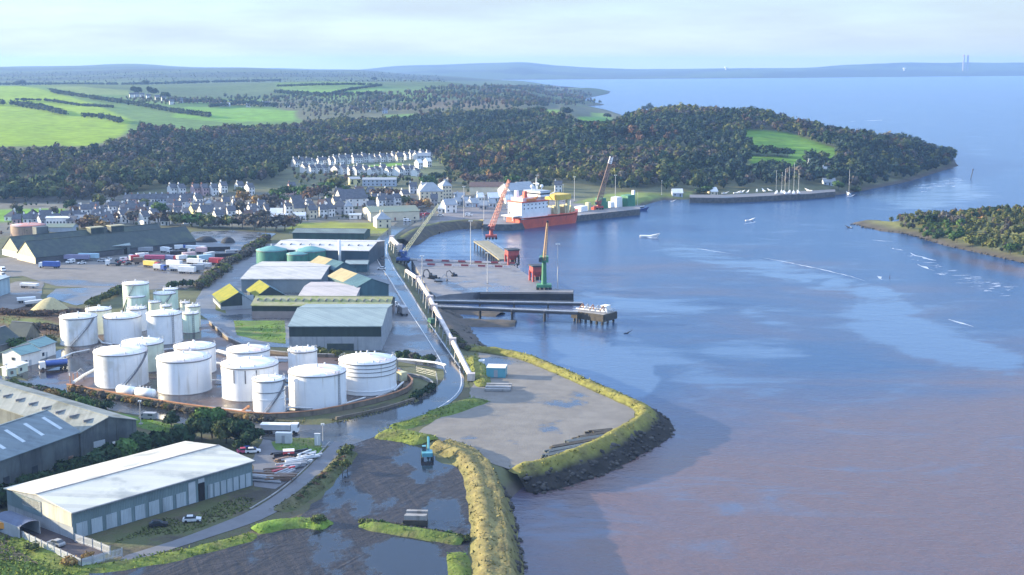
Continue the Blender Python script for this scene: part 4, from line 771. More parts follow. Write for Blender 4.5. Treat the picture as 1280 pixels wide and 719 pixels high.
# ---------------------------------------------------------------- sheds
def cladding(name, c1, c2=None, pitch=1.2, rough=.55, streak=None, dirt=None):
    """ribbed sheet metal: fine ribs and panel-to-panel changes along the wall or slope, in the object's own space"""
    if name in MATS: return MATS[name]
    m = mat(name, c1, c2, rough=rough, scale=.12, streak=streak, c3=dirt, s3=.09); nt = m.node_tree; N = nt.nodes; L = nt.links; b = N['Principled BSDF']
    tc = N.new('ShaderNodeTexCoord'); sp = N.new('ShaderNodeSeparateXYZ'); L.new(tc.outputs['Object'], sp.inputs[0])
    ad = N.new('ShaderNodeMath'); ad.operation = 'ADD'; L.new(sp.outputs[0], ad.inputs[0]); L.new(sp.outputs[1], ad.inputs[1])
    fl = N.new('ShaderNodeMath'); fl.operation = 'MULTIPLY'; fl.inputs[1].default_value = 1 / pitch; L.new(ad.outputs[0], fl.inputs[0]); f2 = N.new('ShaderNodeMath'); f2.operation = 'FLOOR'; L.new(fl.outputs[0], f2.inputs[0])
    wn = N.new('ShaderNodeTexWhiteNoise'); wn.noise_dimensions = '1D'; L.new(f2.outputs[0], wn.inputs['W'])
    mr = N.new('ShaderNodeMapRange'); mr.inputs[3].default_value = .86; mr.inputs[4].default_value = 1.08; L.new(wn.outputs['Value'], mr.inputs[0])
    old = b.inputs['Base Color'].links[0].from_socket; v = N.new('ShaderNodeVectorMath'); v.operation = 'SCALE'; L.new(old, v.inputs[0]); L.new(mr.outputs[0], v.inputs['Scale']); L.new(v.outputs[0], b.inputs['Base Color'])
    fr = N.new('ShaderNodeMath'); fr.operation = 'SINE'; f3 = N.new('ShaderNodeMath'); f3.operation = 'MULTIPLY'; f3.inputs[1].default_value = 14; L.new(ad.outputs[0], f3.inputs[0]); L.new(f3.outputs[0], fr.inputs[0])
    bp = N.new('ShaderNodeBump'); bp.inputs['Distance'].default_value = .03; L.new(fr.outputs[0], bp.inputs['Height']); L.new(bp.outputs[0], b.inputs['Normal'])
    return m
def frame(A, B):
    d = B - A; return d.length, math.atan2(d.y, d.x)
def shed(name, label, cat, A, B, Wd, he, hr, wm, rm, axis='x', plinth=None, doors=(), lights=0, vents=0, zA=G, group=None, over=.4, gable=None, gutter=True, ridge=True, peak=.5, lightm=None, trim=None):
    """A to B: foot of the long wall; Wd: depth to its left; gables on the short sides for axis x"""
    A = P(*A, zA) if not isinstance(A, Vector) else A; B = P(*B, zA) if not isinstance(B, Vector) else B
    L_, rz = frame(A, B); t = thing(name, label, cat, A, rz, group); wb = MB()
    if axis == 'x':
        yr = Wd * peak
        V = [(0, 0, 0), (L_, 0, 0), (L_, Wd, 0), (0, Wd, 0), (0, 0, he), (L_, 0, he), (L_, Wd, he), (0, Wd, he), (0, yr, he + hr), (L_, yr, he + hr)]
        if gable: wb.add(V, [(0, 1, 5, 4), (2, 3, 7, 6), (4, 5, 9, 8), (6, 7, 8, 9)]); MB().add(V, [(3, 0, 4, 8, 7)]).build('gable', gable, t); MB().add(V, [(1, 2, 6, 9, 5)]).build('gable', gable, t)
        else: wb.add(V, [(0, 1, 5, 4), (2, 3, 7, 6), (3, 0, 4, 8, 7), (1, 2, 6, 9, 5)])
        ends = [((-over, -over), (L_ + over, -over), (L_ + over, yr), (-over, yr)), ((-over, Wd + over), (L_ + over, Wd + over), (L_ + over, yr), (-over, yr))]
        sl = [hr / max(yr, .01), hr / max(Wd - yr, .01)]
        def zr(x, y): return he + hr - (sl[0] * (yr - y) if y < yr else sl[1] * (y - yr))
    else:
        xr = L_ * peak
        V = [(0, 0, 0), (L_, 0, 0), (L_, Wd, 0), (0, Wd, 0), (0, 0, he), (L_, 0, he), (L_, Wd, he), (0, Wd, he), (xr, 0, he + hr), (xr, Wd, he + hr)]
        if gable: wb.add(V, [(1, 2, 6, 5), (3, 0, 4, 7)]); MB().add(V, [(0, 1, 5, 8, 4)]).build('gable', gable, t); MB().add(V, [(2, 3, 7, 9, 6)]).build('gable', gable, t)
        else: wb.add(V, [(0, 1, 5, 8, 4), (2, 3, 7, 9, 6), (1, 2, 6, 5), (3, 0, 4, 7)])
        ends = [((-over, -over), (-over, Wd + over), (xr, Wd + over), (xr, -over)), ((L_ + over, -over), (L_ + over, Wd + over), (xr, Wd + over), (xr, -over))]
        def zr(x, y): return he + hr - hr / xr * abs(x - xr) if x < xr else he + hr - hr / (L_ - xr) * (x - xr)
    wb.build('wall', wm, t); rb = MB(); th = .22
    for q in ends:
        tp = [(x, y, zr(x, y) + th + .02) for x, y in q]; bt = [(x, y, z - th) for x, y, z in tp]
        rb.add(tp + bt, [(0, 1, 2, 3), (7, 6, 5, 4), (0, 4, 5, 1), (1, 5, 6, 2), (2, 6, 7, 3), (3, 7, 4, 0)])
    ro = rb.build('roof', rm, t)
    if ridge:
        m = MB()
        if axis == 'x': m.box(-over, L_ + over, yr - .3, yr + .3, he + hr + th - .05, he + hr + th + .12)
        else: m.box(xr - .3, xr + .3, -over, Wd + over, he + hr + th - .05, he + hr + th + .12)
        m.build('ridge_cap', trim or RIM, ro)
    if plinth:
        pz, pm = plinth; e = .06; m = MB()
        m.box(-e, L_ + e, -e, 0, 0, pz); m.box(-e, L_ + e, Wd, Wd + e, 0, pz); m.box(-e, 0, 0, Wd, 0, pz); m.box(L_, L_ + e, 0, Wd, 0, pz); m.build('plinth', pm, t)
    for d in doors:                                 # (side, from, to, z0, z1, material, part name)
        s, a, b, z0, z1, dm, dn = d; m = MB(); e0, e1 = (-.05, .14)
        if s == 0: m.box(a, b, -e1, -e0, z0, z1)
        elif s == 1: m.box(L_ + e0, L_ + e1, a, b, z0, z1)
        elif s == 3: m.box(-e1, -e0, a, b, z0, z1)
        else: m.box(a, b, Wd + e0, Wd + e1, z0, z1)
        m.build(dn, dm, t)
    for i in range(lights):                         # translucent sheets in the near slope
        m = MB(); x = L_ * (i + .5) / lights
        if axis == 'x': q = [(x - .6, Wd * peak * .25), (x + .6, Wd * peak * .25), (x + .6, Wd * peak * .8), (x - .6, Wd * peak * .8)]
        else: y = Wd * (i + .5) / lights; q = [(L_ * .62, y - .6), (L_ * .9, y - .6), (L_ * .9, y + .6), (L_ * .62, y + .6)]
        tp = [(a, b, zr(a, b) + th + .09) for a, b in q]; bt = [(a, b, z - .1) for a, b, z in tp]
        m.add(tp + bt, [(0, 1, 2, 3), (7, 6, 5, 4), (0, 4, 5, 1), (1, 5, 6, 2), (2, 6, 7, 3), (3, 7, 4, 0)]).build('rooflight', lightm or M_rl, ro)
    for i in range(vents):
        x = L_ * (i + .5) / vents; y = Wd * peak * .55; m = MB(); z = zr(x, y); m.box(x - .18, x + .18, y - 1.6, y + 1.6, z + .1, z + .75); m.build('roof_rib', RIM, ro)
    if gutter and axis == 'x': MB().box(-over, L_ + over, -over - .22, -over, he - .12, he + .08).build('gutter', trim or RIM, t)
    return t
M_rl = mat('rooflight', (.45, .50, .52), (.36, .42, .45), rough=.4, scale=.4)
C_white = cladding('white_cladding', (.72, .71, .66), (.66, .65, .61)); C_roofw = cladding('white_roof', (.64, .60, .50), (.58, .55, .46), pitch=3, dirt=(.40, .39, .34))
C_teal = cladding('blue_grey_cladding', (.16, .215, .225), (.13, .18, .19), pitch=5); C_cream = cladding('cream_cladding', (.56, .53, .44), (.48, .46, .38), pitch=1.6, streak=(.36, .34, .27))
C_panel = cladding('pale_panel', (.38, .43, .46), (.32, .37, .40), pitch=2, streak=(.22, .25, .26)); C_asb = cladding('cement_roof', (.26, .27, .25), (.20, .22, .205), pitch=1.1, rough=.85, dirt=(.14, .15, .13)); C_slate = cladding('blue_metal_roof', (.17, .215, .235), (.14, .18, .20), pitch=1.1, rough=.5, dirt=(.10, .13, .15))
C_old = cladding('weathered_cladding', (.13, .15, .15), (.075, .085, .09), pitch=2.2, streak=(.035, .035, .035)); C_gg = cladding('grey_green_roof', (.27, .33, .32), (.23, .285, .28), pitch=1.1, rough=.5); C_dkgr = cladding('dark_green_cladding', (.03, .05, .045), (.024, .04, .038), pitch=1.2)
C_conc = mat('shed_concrete', (.30, .32, .34), (.25, .27, .29), rough=.8, scale=.3, streak=(.18, .19, .20)); C_moss = mat('mossy_roof', (.30, .28, .17), (.24, .25, .12), rough=.95, scale=.25, c3=(.20, .23, .06), s3=.3); C_yel = mat('yellow_moss_roof', (.23, .21, .022), (.16, .17, .025), rough=.95, scale=.35)
C_pale = cladding('pale_fibre_roof', (.50, .48, .45), (.44, .43, .41), pitch=1.1, rough=.8, dirt=(.38, .38, .36)); C_pale2 = cladding('pinkish_roof', (.48, .43, .41), (.43, .39, .38), pitch=1.1, rough=.8); C_bg = cladding('blue_green_cladding', (.06, .13, .15), (.045, .10, .12), pitch=1.2); C_dk = mat('dark_slate', (.035, .05, .052), (.05, .065, .062), rough=.7, scale=.4, c3=(.06, .08, .06), s3=.1)
C_gab = mat('cream_gable', (.62, .55, .32), (.54, .48, .28), rough=.8, scale=.4); C_dark = mat('dark_opening', (.012, .012, .014), (.016, .016, .018), rough=.9); C_greyd = mat('grey_door', (.42, .45, .47), (.36, .39, .41), rough=.6, scale=.5); GLASS = mat('window_glass', (.03, .04, .05), (.05, .06, .075), rough=.1, scale=.5, spec=.6)
WHITE = mat('white_render', (.74, .73, .70), (.66, .65, .62), rough=.85, scale=.3, streak=(.52, .50, .46)); CREAM = mat('cream_render', (.66, .58, .42), (.58, .51, .37), rough=.85, scale=.3); GREYR = mat('grey_render', (.36, .36, .37), (.28, .28, .29), rough=.85, scale=.3); PINKR = mat('pink_render', (.52, .36, .36), (.44, .30, .30), rough=.85, scale=.3); BRICKR = mat('brick_wall', (.28, .13, .09), (.22, .10, .075), rough=.9, scale=.5)
# white warehouse, foreground left
A, B = P(92, 675), P(316, 607); L_, rz = frame(A, B); he = hgt(92, 675, 641); wl = (P(15, 642) - A); Wd = abs(-math.sin(rz) * wl.x + math.cos(rz) * wl.y)
dr = []; nd = 8; x = 1.2
for i in range(8): dr.append((0, .8 + i * L_ * .0755, .8 + i * L_ * .0755 + L_ * .055, .15, he * .56, C_panel, 'door'))
dr.append((0, L_ * .615, L_ * .655, .15, he * .86, C_greyd, 'tall_door')); dr.append((0, L_ * .672, L_ * .708, .1, he * .72, C_dark, 'doorway')); dr.append((0, L_ * .672, L_ * .708, he * .74, he * .9, C_greyd, 'shutter'))
for i in range(7): dr.append((0, L_ * (.727 + i * .0385), L_ * (.727 + i * .0385 + .030), .15, he * .56, C_panel, 'door'))
dr += [(3, Wd * .46, Wd * .99, he * .42, he * .98, C_teal, 'cladding_panel'), (3, Wd * .01, Wd * .44, he * .48, he * 1.02, C_cream, 'cladding_panel'), (3, Wd * .46, Wd * .75, he * .62, he * .96, C_white, 'cladding_panel')]
shed('warehouse', 'long white roofed warehouse with a row of pale doors along its shaded side', 'warehouse', A, B, Wd, he, he * .22, C_teal, C_roofw, plinth=None, doors=dr[:], gable=C_conc, over=.5)
t = thing('open_shelter', 'small open fronted blue shelter leaning by the end of the white warehouse', 'shelter', P(20, 664), frame(A, B)[1] - math.pi / 2, None)
m = MB(); n = 8
for i in range(n):
    a0, a1 = math.pi * i / n * .5 + math.pi * .25, math.pi * (i + 1) / n * .5 + math.pi * .25
    m.add([(-5, 3.6 * math.cos(a), 1.2 + 2.4 * math.sin(a)) for a in (a0, a1)] + [(6, 3.6 * math.cos(a), 1.2 + 2.4 * math.sin(a)) for a in (a1, a0)], [(0, 1, 2, 3)])
m.build('roof', cladding('shelter_roof', (.10, .13, .20), (.08, .10, .16), pitch=2), t); MB().box(-5, 6, 2.4, 2.6, 0, 2.9).box(-5, 6, -2.6, -2.45, 0, 2.9).build('wall', C_conc, t)
# big twin shed, left edge
A = P(102, 575); B = P(160, 560); he = hgt(102, 575, 541); d = (P(100, 575) - P(-75, 515)).normalized(); Lr = 78.; wv = Vector((-d.y, d.x, 0)); rise = 2.6; O = A - d * Lr
wid = 17.5
shed('factory', 'large old shed with a pale cement roof and rows of raised dark ribs', 'shed', O, A, wid, he, rise, C_old, C_asb, gable=C_old, ridge=True, vents=11, doors=[(1, wid * .22, wid * .42, 0, 4.2, C_greyd, 'door'), (1, wid * .55, wid * .60, 0, 3, WHITE, 'door'), (1, wid * .68, wid * .73, 0, 3, WHITE, 'door')], over=.5, trim=C_asb)
q = P(100, 575); e = (P(-70, 641) - q); e = Vector((e.x, e.y, 0)).normalized(); he2 = hgt(100, 575, 540)
shed('factory', 'blue metal roofed wing with skylight strips in front of the old cement roof', 'shed', q + e * 62, q, 22, he2, 4.6, C_old, C_slate, lights=9, gable=C_old, doors=[(0, 22, 27, 0, 4, C_greyd, 'door'), (0, 34, 36, 1.2, 3, GLASS, 'window'), (0, 44, 46, 1.2, 3, GLASS, 'window'), (0, 30, 32, 0, 2.6, C_panel, 'door')], over=.5, trim=C_slate)
shed('lean_to', 'small white flat roofed porch against the end of the old shed', 'porch', (152, 562), (163, 558), 3, 3.6, .3, WHITE, WHITE, doors=[(0, .6, 1.6, 0, 2.2, GLASS, 'door')], ridge=False, gutter=False)
# depot offices
oc = cladding('office_roof', (.20, .33, .31), (.17, .28, .27), pitch=.9)
for a, b, w, lab in (((27, 460), (50, 454), 9, 'nearer depot office with a green roof beside the paved tanker yard'), ((50, 450), (70, 443), 9, 'farther depot office with a green roof against the leftmost tank')):
    shed('office_building', lab, 'building', a, b, w, 4.6, 1.8, WHITE, oc, doors=[(0, 1.5, 2.7, 1, 2.3, GLASS, 'window'), (0, 3.6, 4.6, 0, 2.1, C_greyd, 'door'), (3, 3, 4.4, 2.4, 3.4, GLASS, 'window'), (1, 3, 5, 1, 2.2, GLASS, 'window')], gutter=True, group='green roofed offices of the oil depot')
for a, b, lab in (((10, 472), (21, 470), 'pale green cabin at the gate of the depot, left of a matching one'), ((23, 468), (35, 464), 'pale green cabin between the gate cabin and the depot office')):
    shed('cabin', lab, 'cabin', a, b, 4, 2.9, .2, mat('pale_green_wall', (.42, .52, .48), (.36, .45, .42), scale=.5), WHITE, ridge=False, gutter=False, doors=[(0, 1, 2, .9, 2, GLASS, 'window')], group='gate cabins of the depot')
shed('dark_shed', 'dark roofed cottage among bushes at the left edge behind the depot offices', 'shed', (-25, 453), (26, 437), 13, 4, 4.4, mat('stone_wall', (.22, .21, .19), (.16, .15, .14), scale=.5), C_dk); shed('dark_shed', 'small dark gabled hut on the brown rough ground beside the leftmost tank', 'shed', (33, 431), (50, 426), 9, 3.2, 4.4, C_old, C_dk, axis='y')
# central works: from the near grey shed back to the pale long one
A, B = (362, 438), (477, 438)
shed('grain_shed', 'large shed with a grey green roof and dark green upper wall by the port road', 'shed', A, B, 46, hgt(362, 438, 408), 2.6, C_dkgr, C_gg, plinth=(hgt(362, 438, 421), C_conc), gable=C_conc, doors=[(0, 14, 24, 0, 2.6, C_dk, 'low_door'), (3, 1, 44, 0, hgt(362, 438, 409), WHITE, 'end_wall')], trim=C_gg)
shed('store', 'long low shed with a mossy yellowish roof divided by dark joints', 'shed', (315, 398), (487, 399), 20, hgt(315, 398, 382), 2.2, C_dkgr, C_moss, plinth=(hgt(315, 398, 389), mat('brown_block', (.26, .23, .22), (.22, .19, .185), scale=.3)), doors=[], trim=C_moss, vents=18, gutter=True)
shed('store', 'wide pale roofed shed, largest of the pale pair, before the green tanks', 'shed', (302, 366), (401, 366), 55, hgt(302, 366, 349), 1.6, cladding('grey_blue_wall', (.17, .22, .25), (.14, .18, .21), pitch=3), C_pale, trim=C_pale)
shed('store', 'pale pinkish roofed shed stepped down in front of the wide pale one', 'shed', (373, 386), (444, 386), 42, hgt(373, 386, 372), 1.4, C_conc, C_pale2, trim=C_pale2, doors=[(3, 1, 40, 0, hgt(373, 386, 372) - .1, WHITE, 'end_wall')])
YG = 'dark sheds with a bright yellow moss slope'
shed('store', 'larger black shed with a bright yellow mossy slope and a pale door', 'shed', (277, 388), (315, 385.6), 24, hgt(277, 388, 379), 4.2, C_dkgr, C_bg, axis='y', peak=.58, doors=[(0, 9, 14, 0, 6, C_panel, 'door')], gutter=False, ridge=False, plinth=(1.6, C_conc), group=YG)
shed('store', 'smaller dark shed with a yellow mossy slope behind the long mossy roof', 'shed', (321, 381), (356, 378.6), 20, hgt(321, 381, 371), 4, C_dkgr, C_bg, axis='y', peak=.47, gutter=False, ridge=False, group=YG)
def slope_patch(a, b, Wd, he, hr, peak, m):
    """the mossy west slope of a dark shed, laid on its roof"""
    for o in [c for c in bpy.data.objects if c.get('group') == YG]:
        pass
for o in [c for c in bpy.data.objects if c.get('group') == YG]:
    ro = [c for c in o.children if c.name.startswith('roof')][0]; V = [v.co.copy() for v in ro.data.vertices][:4]
    MB().add([(v.x, v.y, v.z + .05) for v in V] + [(v.x, v.y, v.z + .01) for v in V], [(0, 3, 2, 1), (4, 5, 6, 7), (0, 1, 5, 4), (1, 2, 6, 5), (2, 3, 7, 6), (3, 0, 4, 7)]).build('mossy_slope', C_yel, o)
# blue-green sheds beside the road with tan slopes
TG = 'blue green sheds with a tan slope by the port road'
for a, b, w, lab in (((417, 354), (446, 351), 26, 'blue green shed with a tan slope shadowed by its neighbour'), ((447, 377), (486, 373.5), 36, 'blue green shed with a tan sunlit slope nearest the port road')):
    o = shed('store', lab, 'shed', a, b, w, 6.5, 3.2, C_bg, C_bg, axis='y', peak=.45, ridge=False, gutter=False, group=TG, plinth=(1.2, C_conc))
    ro = [c for c in o.children if c.name.startswith('roof')][0]; V = [v.co.copy() for v in ro.data.vertices][:4]; c = [V[0].lerp(V[1], .45), V[1], V[2], V[3].lerp(V[2], .45)]
    MB().add([(v.x, v.y, v.z + .05) for v in c] + [(v.x, v.y, v.z + .01) for v in c], [(0, 3, 2, 1), (4, 5, 6, 7), (0, 1, 5, 4), (1, 2, 6, 5), (2, 3, 7, 6), (3, 0, 4, 7)]).build('tan_slope', mat('tan_roof', (.33, .28, .16), (.27, .23, .13), rough=.9, scale=.3), o)
shed('store', 'small green roofed hut with a pale ridge strip behind the tan sloped sheds', 'shed', (432, 340), (459, 340), 10, 4, 1.2, C_bg, C_gg)
shed('store', 'long pale roofed shed with dark joints behind the green tanks', 'shed', (339, 330), (461, 332), 42, hgt(339, 330, 312), 2, cladding('navy_wall', (.05, .085, .11), (.04, .07, .09), pitch=2), cladding('jointed_roof', (.54, .52, .49), (.50, .48, .46), pitch=7), vents=10, trim=C_pale)
shed('store', 'dark green shed with a grey roof between the pale shed and the sports field', 'shed', (366, 299), (455, 300), 20, hgt(366, 299, 291), 1.4, cladding('deep_green_wall', (.05, .10, .085), (.04, .08, .07), pitch=2), cladding('dull_green_roof', (.15, .19, .17), (.12, .15, .14), pitch=4))
MB().cyl(0, 0, 0, 14, .75, n=16).build('chimney_flue', PIPEW, tag(thing('flue', 'white flue pipe standing between the green tanks and the tan sheds', 'flue', P(425, 333)), None), True)
# long twin dark roofs with cream gable ends
LG = 'long dark roofed twin sheds with cream gable ends'
A, B = P(45, 330), P(245, 309); L_, rz = frame(A, B)
ga = P(24, 326); w1 = 23.; hh = hgt(45, 330, 322); hr_ = 7.5
o = shed('long_shed', 'nearer of the long dark roofed twin sheds, bright cream gable toward the yard', 'shed', A, B, w1, hh, hr_, mat('dark_wall', (.10, .10, .105), (.075, .075, .08), scale=.4), C_dk, gable=C_gab, doors=[(3, .2, w1 - .2, 0, 3.2, CREAM, 'plinth')], trim=C_dk, gutter=False)
u = Vector((math.cos(rz), math.sin(rz), 0)); v = Vector((-u.y, u.x, 0)); A2 = A + v * (w1 + .8) + u * 2
o = shed('long_shed', 'farther of the long dark roofed twin sheds, dull cream gable at the left edge', 'shed', A2, A2 + u * L_ * .93, w1, hh, hr_, MATS['dark_wall'], C_dk, gable=mat('dull_gable', (.40, .38, .28), (.34, .32, .24), scale=.4), doors=[(3, .2, w1 - .2, 0, 3.2, WHITE, 'plinth')], trim=C_dk, gutter=False)
for k, (s_, lab) in enumerate(((.50, 'left roof vent house with a tan top on the long dark roofs'), (.63, 'right roof vent house with a tan top on the long dark roofs'))):
    m = MB(); x = L_ * s_; m.box(x - 4, x + 4, 5, 10, hh + 4, hh + hr_ + 1.6); ob = m.build('roof_monitor', C_dk, o); MB().box(x - 4.4, x + 4.4, 4.6, 10.4, hh + hr_ + 1.6, hh + hr_ + 2.1).build('monitor_roof', mat('tan_monitor', (.33, .31, .20), (.28, .26, .17), scale=.4), ob)
MB().box(L_ * .2 - 3.5, L_ * .2 + 3.5, 13, 18, hh, hh + hr_ + 4).build('hoist_tower', C_old, o)
shed('canopy_shed', 'open sided canopy with a grey green roof against the nearer long shed', 'canopy', (122, 320), (163, 318), 13, 5, .8, C_old, C_gg, doors=[(0, 1, 16, 0, 4, C_dark, 'doorway')])
shed('store', 'pale blue clad shed at the left edge beside the pale side yard', 'shed', (-40, 384), (13, 366), 34, hgt(13, 366, 346), 1.6, cladding('pale_blue_wall', (.36, .46, .50), (.31, .40, .44), pitch=2), cladding('pale_blue_roof', (.42, .48, .50), (.36, .42, .44), pitch=2), doors=[(1, 3, 9, 0, 4, C_greyd, 'door'), (1, 16, 22, 1, 3, GLASS, 'window')])
# ---------------------------------------------------------------- the town
SLATE = mat('house_slate', (.10, .105, .12), (.07, .074, .086), rough=.7, scale=.6); TILE = mat('brown_tile', (.13, .085, .07), (.10, .065, .055), rough=.85, scale=.6); GREYT = mat('grey_sheet_roof', (.30, .32, .34), (.25, .27, .29), rough=.7, scale=.4)
RENDER = {'w': WHITE, 'c': CREAM, 'g': GREYR, 'p': PINKR, 'b': BRICKR, 'y': mat('yellow_render', (.62, .58, .30), (.54, .50, .26), scale=.4), 's': mat('pale_blue_grey_render', (.40, .44, .50), (.34, .38, .44), scale=.4)}
ROOFS = {'s': SLATE, 't': TILE, 'g': GREYT, 'w': mat('white_sheet_roof', (.68, .68, .67), (.60, .60, .60), scale=.3), 'n': mat('green_sheet_roof', (.15, .20, .16), (.18, .19, .14), scale=.1)}
def house(px, py, wpx, label, wall='w', roof='s', floors=2, ang=0, depth=8., chim=1, hip=False, name='house', cat='house', group=None, wins=None, he=None, hr=None, kind=None):
    """a house whose front foot is centred at the pixel; wpx is its frontage in photo pixels; ang turns it (deg)"""
    c = ground(px, py); w = max(5, wpx * mpp(py, c.z)); he = he or (2.7 * floors + .2); hr = hr or depth * .38; rz = rad(ang)
    t = thing(name, label, cat, c, rz, group); x0, x1 = -w / 2, w / 2; b = .5; hx = depth * .45 if hip else 0
    V = [(x0, 0, -1), (x1, 0, -1), (x1, depth, -1), (x0, depth, -1), (x0, 0, he), (x1, 0, he), (x1, depth, he), (x0, depth, he), (x0, depth / 2, he + hr), (x1, depth / 2, he + hr)]
    MB().add(V, [(0, 1, 5, 4), (2, 3, 7, 6), (3, 0, 4, 7), (1, 2, 6, 5)] if hip else [(0, 1, 5, 4), (2, 3, 7, 6), (3, 0, 4, 8, 7), (1, 2, 6, 9, 5)]).build('wall', RENDER[wall], t)
    o, th = .35, .2; R = [(x0 - o, -o, he - .12), (x1 + o, -o, he - .12), (x1 + o - hx, depth / 2, he + hr + .12), (x0 - o + hx, depth / 2, he + hr + .12), (x0 - o, depth + o, he - .12), (x1 + o, depth + o, he - .12)]
    R2 = [(x, y, z + th) for x, y, z in R]; f = [(6, 7, 8, 9), (10, 9, 8, 11), (0, 3, 2, 1), (4, 5, 2, 3), (0, 1, 7, 6), (5, 4, 10, 11)]
    f += [(0, 6, 9, 3), (3, 9, 10, 4), (1, 2, 8, 7), (2, 5, 11, 8)]
    if hip: f += [(6, 9, 10), (7, 11, 8)]
    ro = MB().add(R + R2, f).build('roof', ROOFS[roof], t)
    for i in range(chim):
        x = (x0 + .6, x1 - .6, 0)[i % 3]; x = x + hx * (1 if x < 0 else -1)
        MB().box(x - .45, x + .45, depth / 2 - .45, depth / 2 + .45, he + hr * .6, he + hr + 1.2).box(x - .16, x + .16, depth / 2 - .16, depth / 2 + .16, he + hr + 1.2, he + hr + 1.6).build('chimney', RENDER[wall] if wall != 'p' else BRICKR, ro)
    nw = wins if wins is not None else min(4, max(2, int(w / 3.2)))
    for fl in range(floors):
        for k in range(nw):
            x = x0 + w * (k + .5) / nw
            if fl == 0 and k == nw // 2: MB().box(x - .5, x + .5, -.06, .05, .1, 2.2).build('door', C_dkgr if k % 2 else BRICKR, t)
            else: MB().box(x - .55, x + .55, -.06, .05, 2.7 * fl + 1, 2.7 * fl + 2.2).build('window', GLASS, t)
    return t
def houses(L):
    for a in L: house(*a[:3], a[3], **a[4])
D = dict
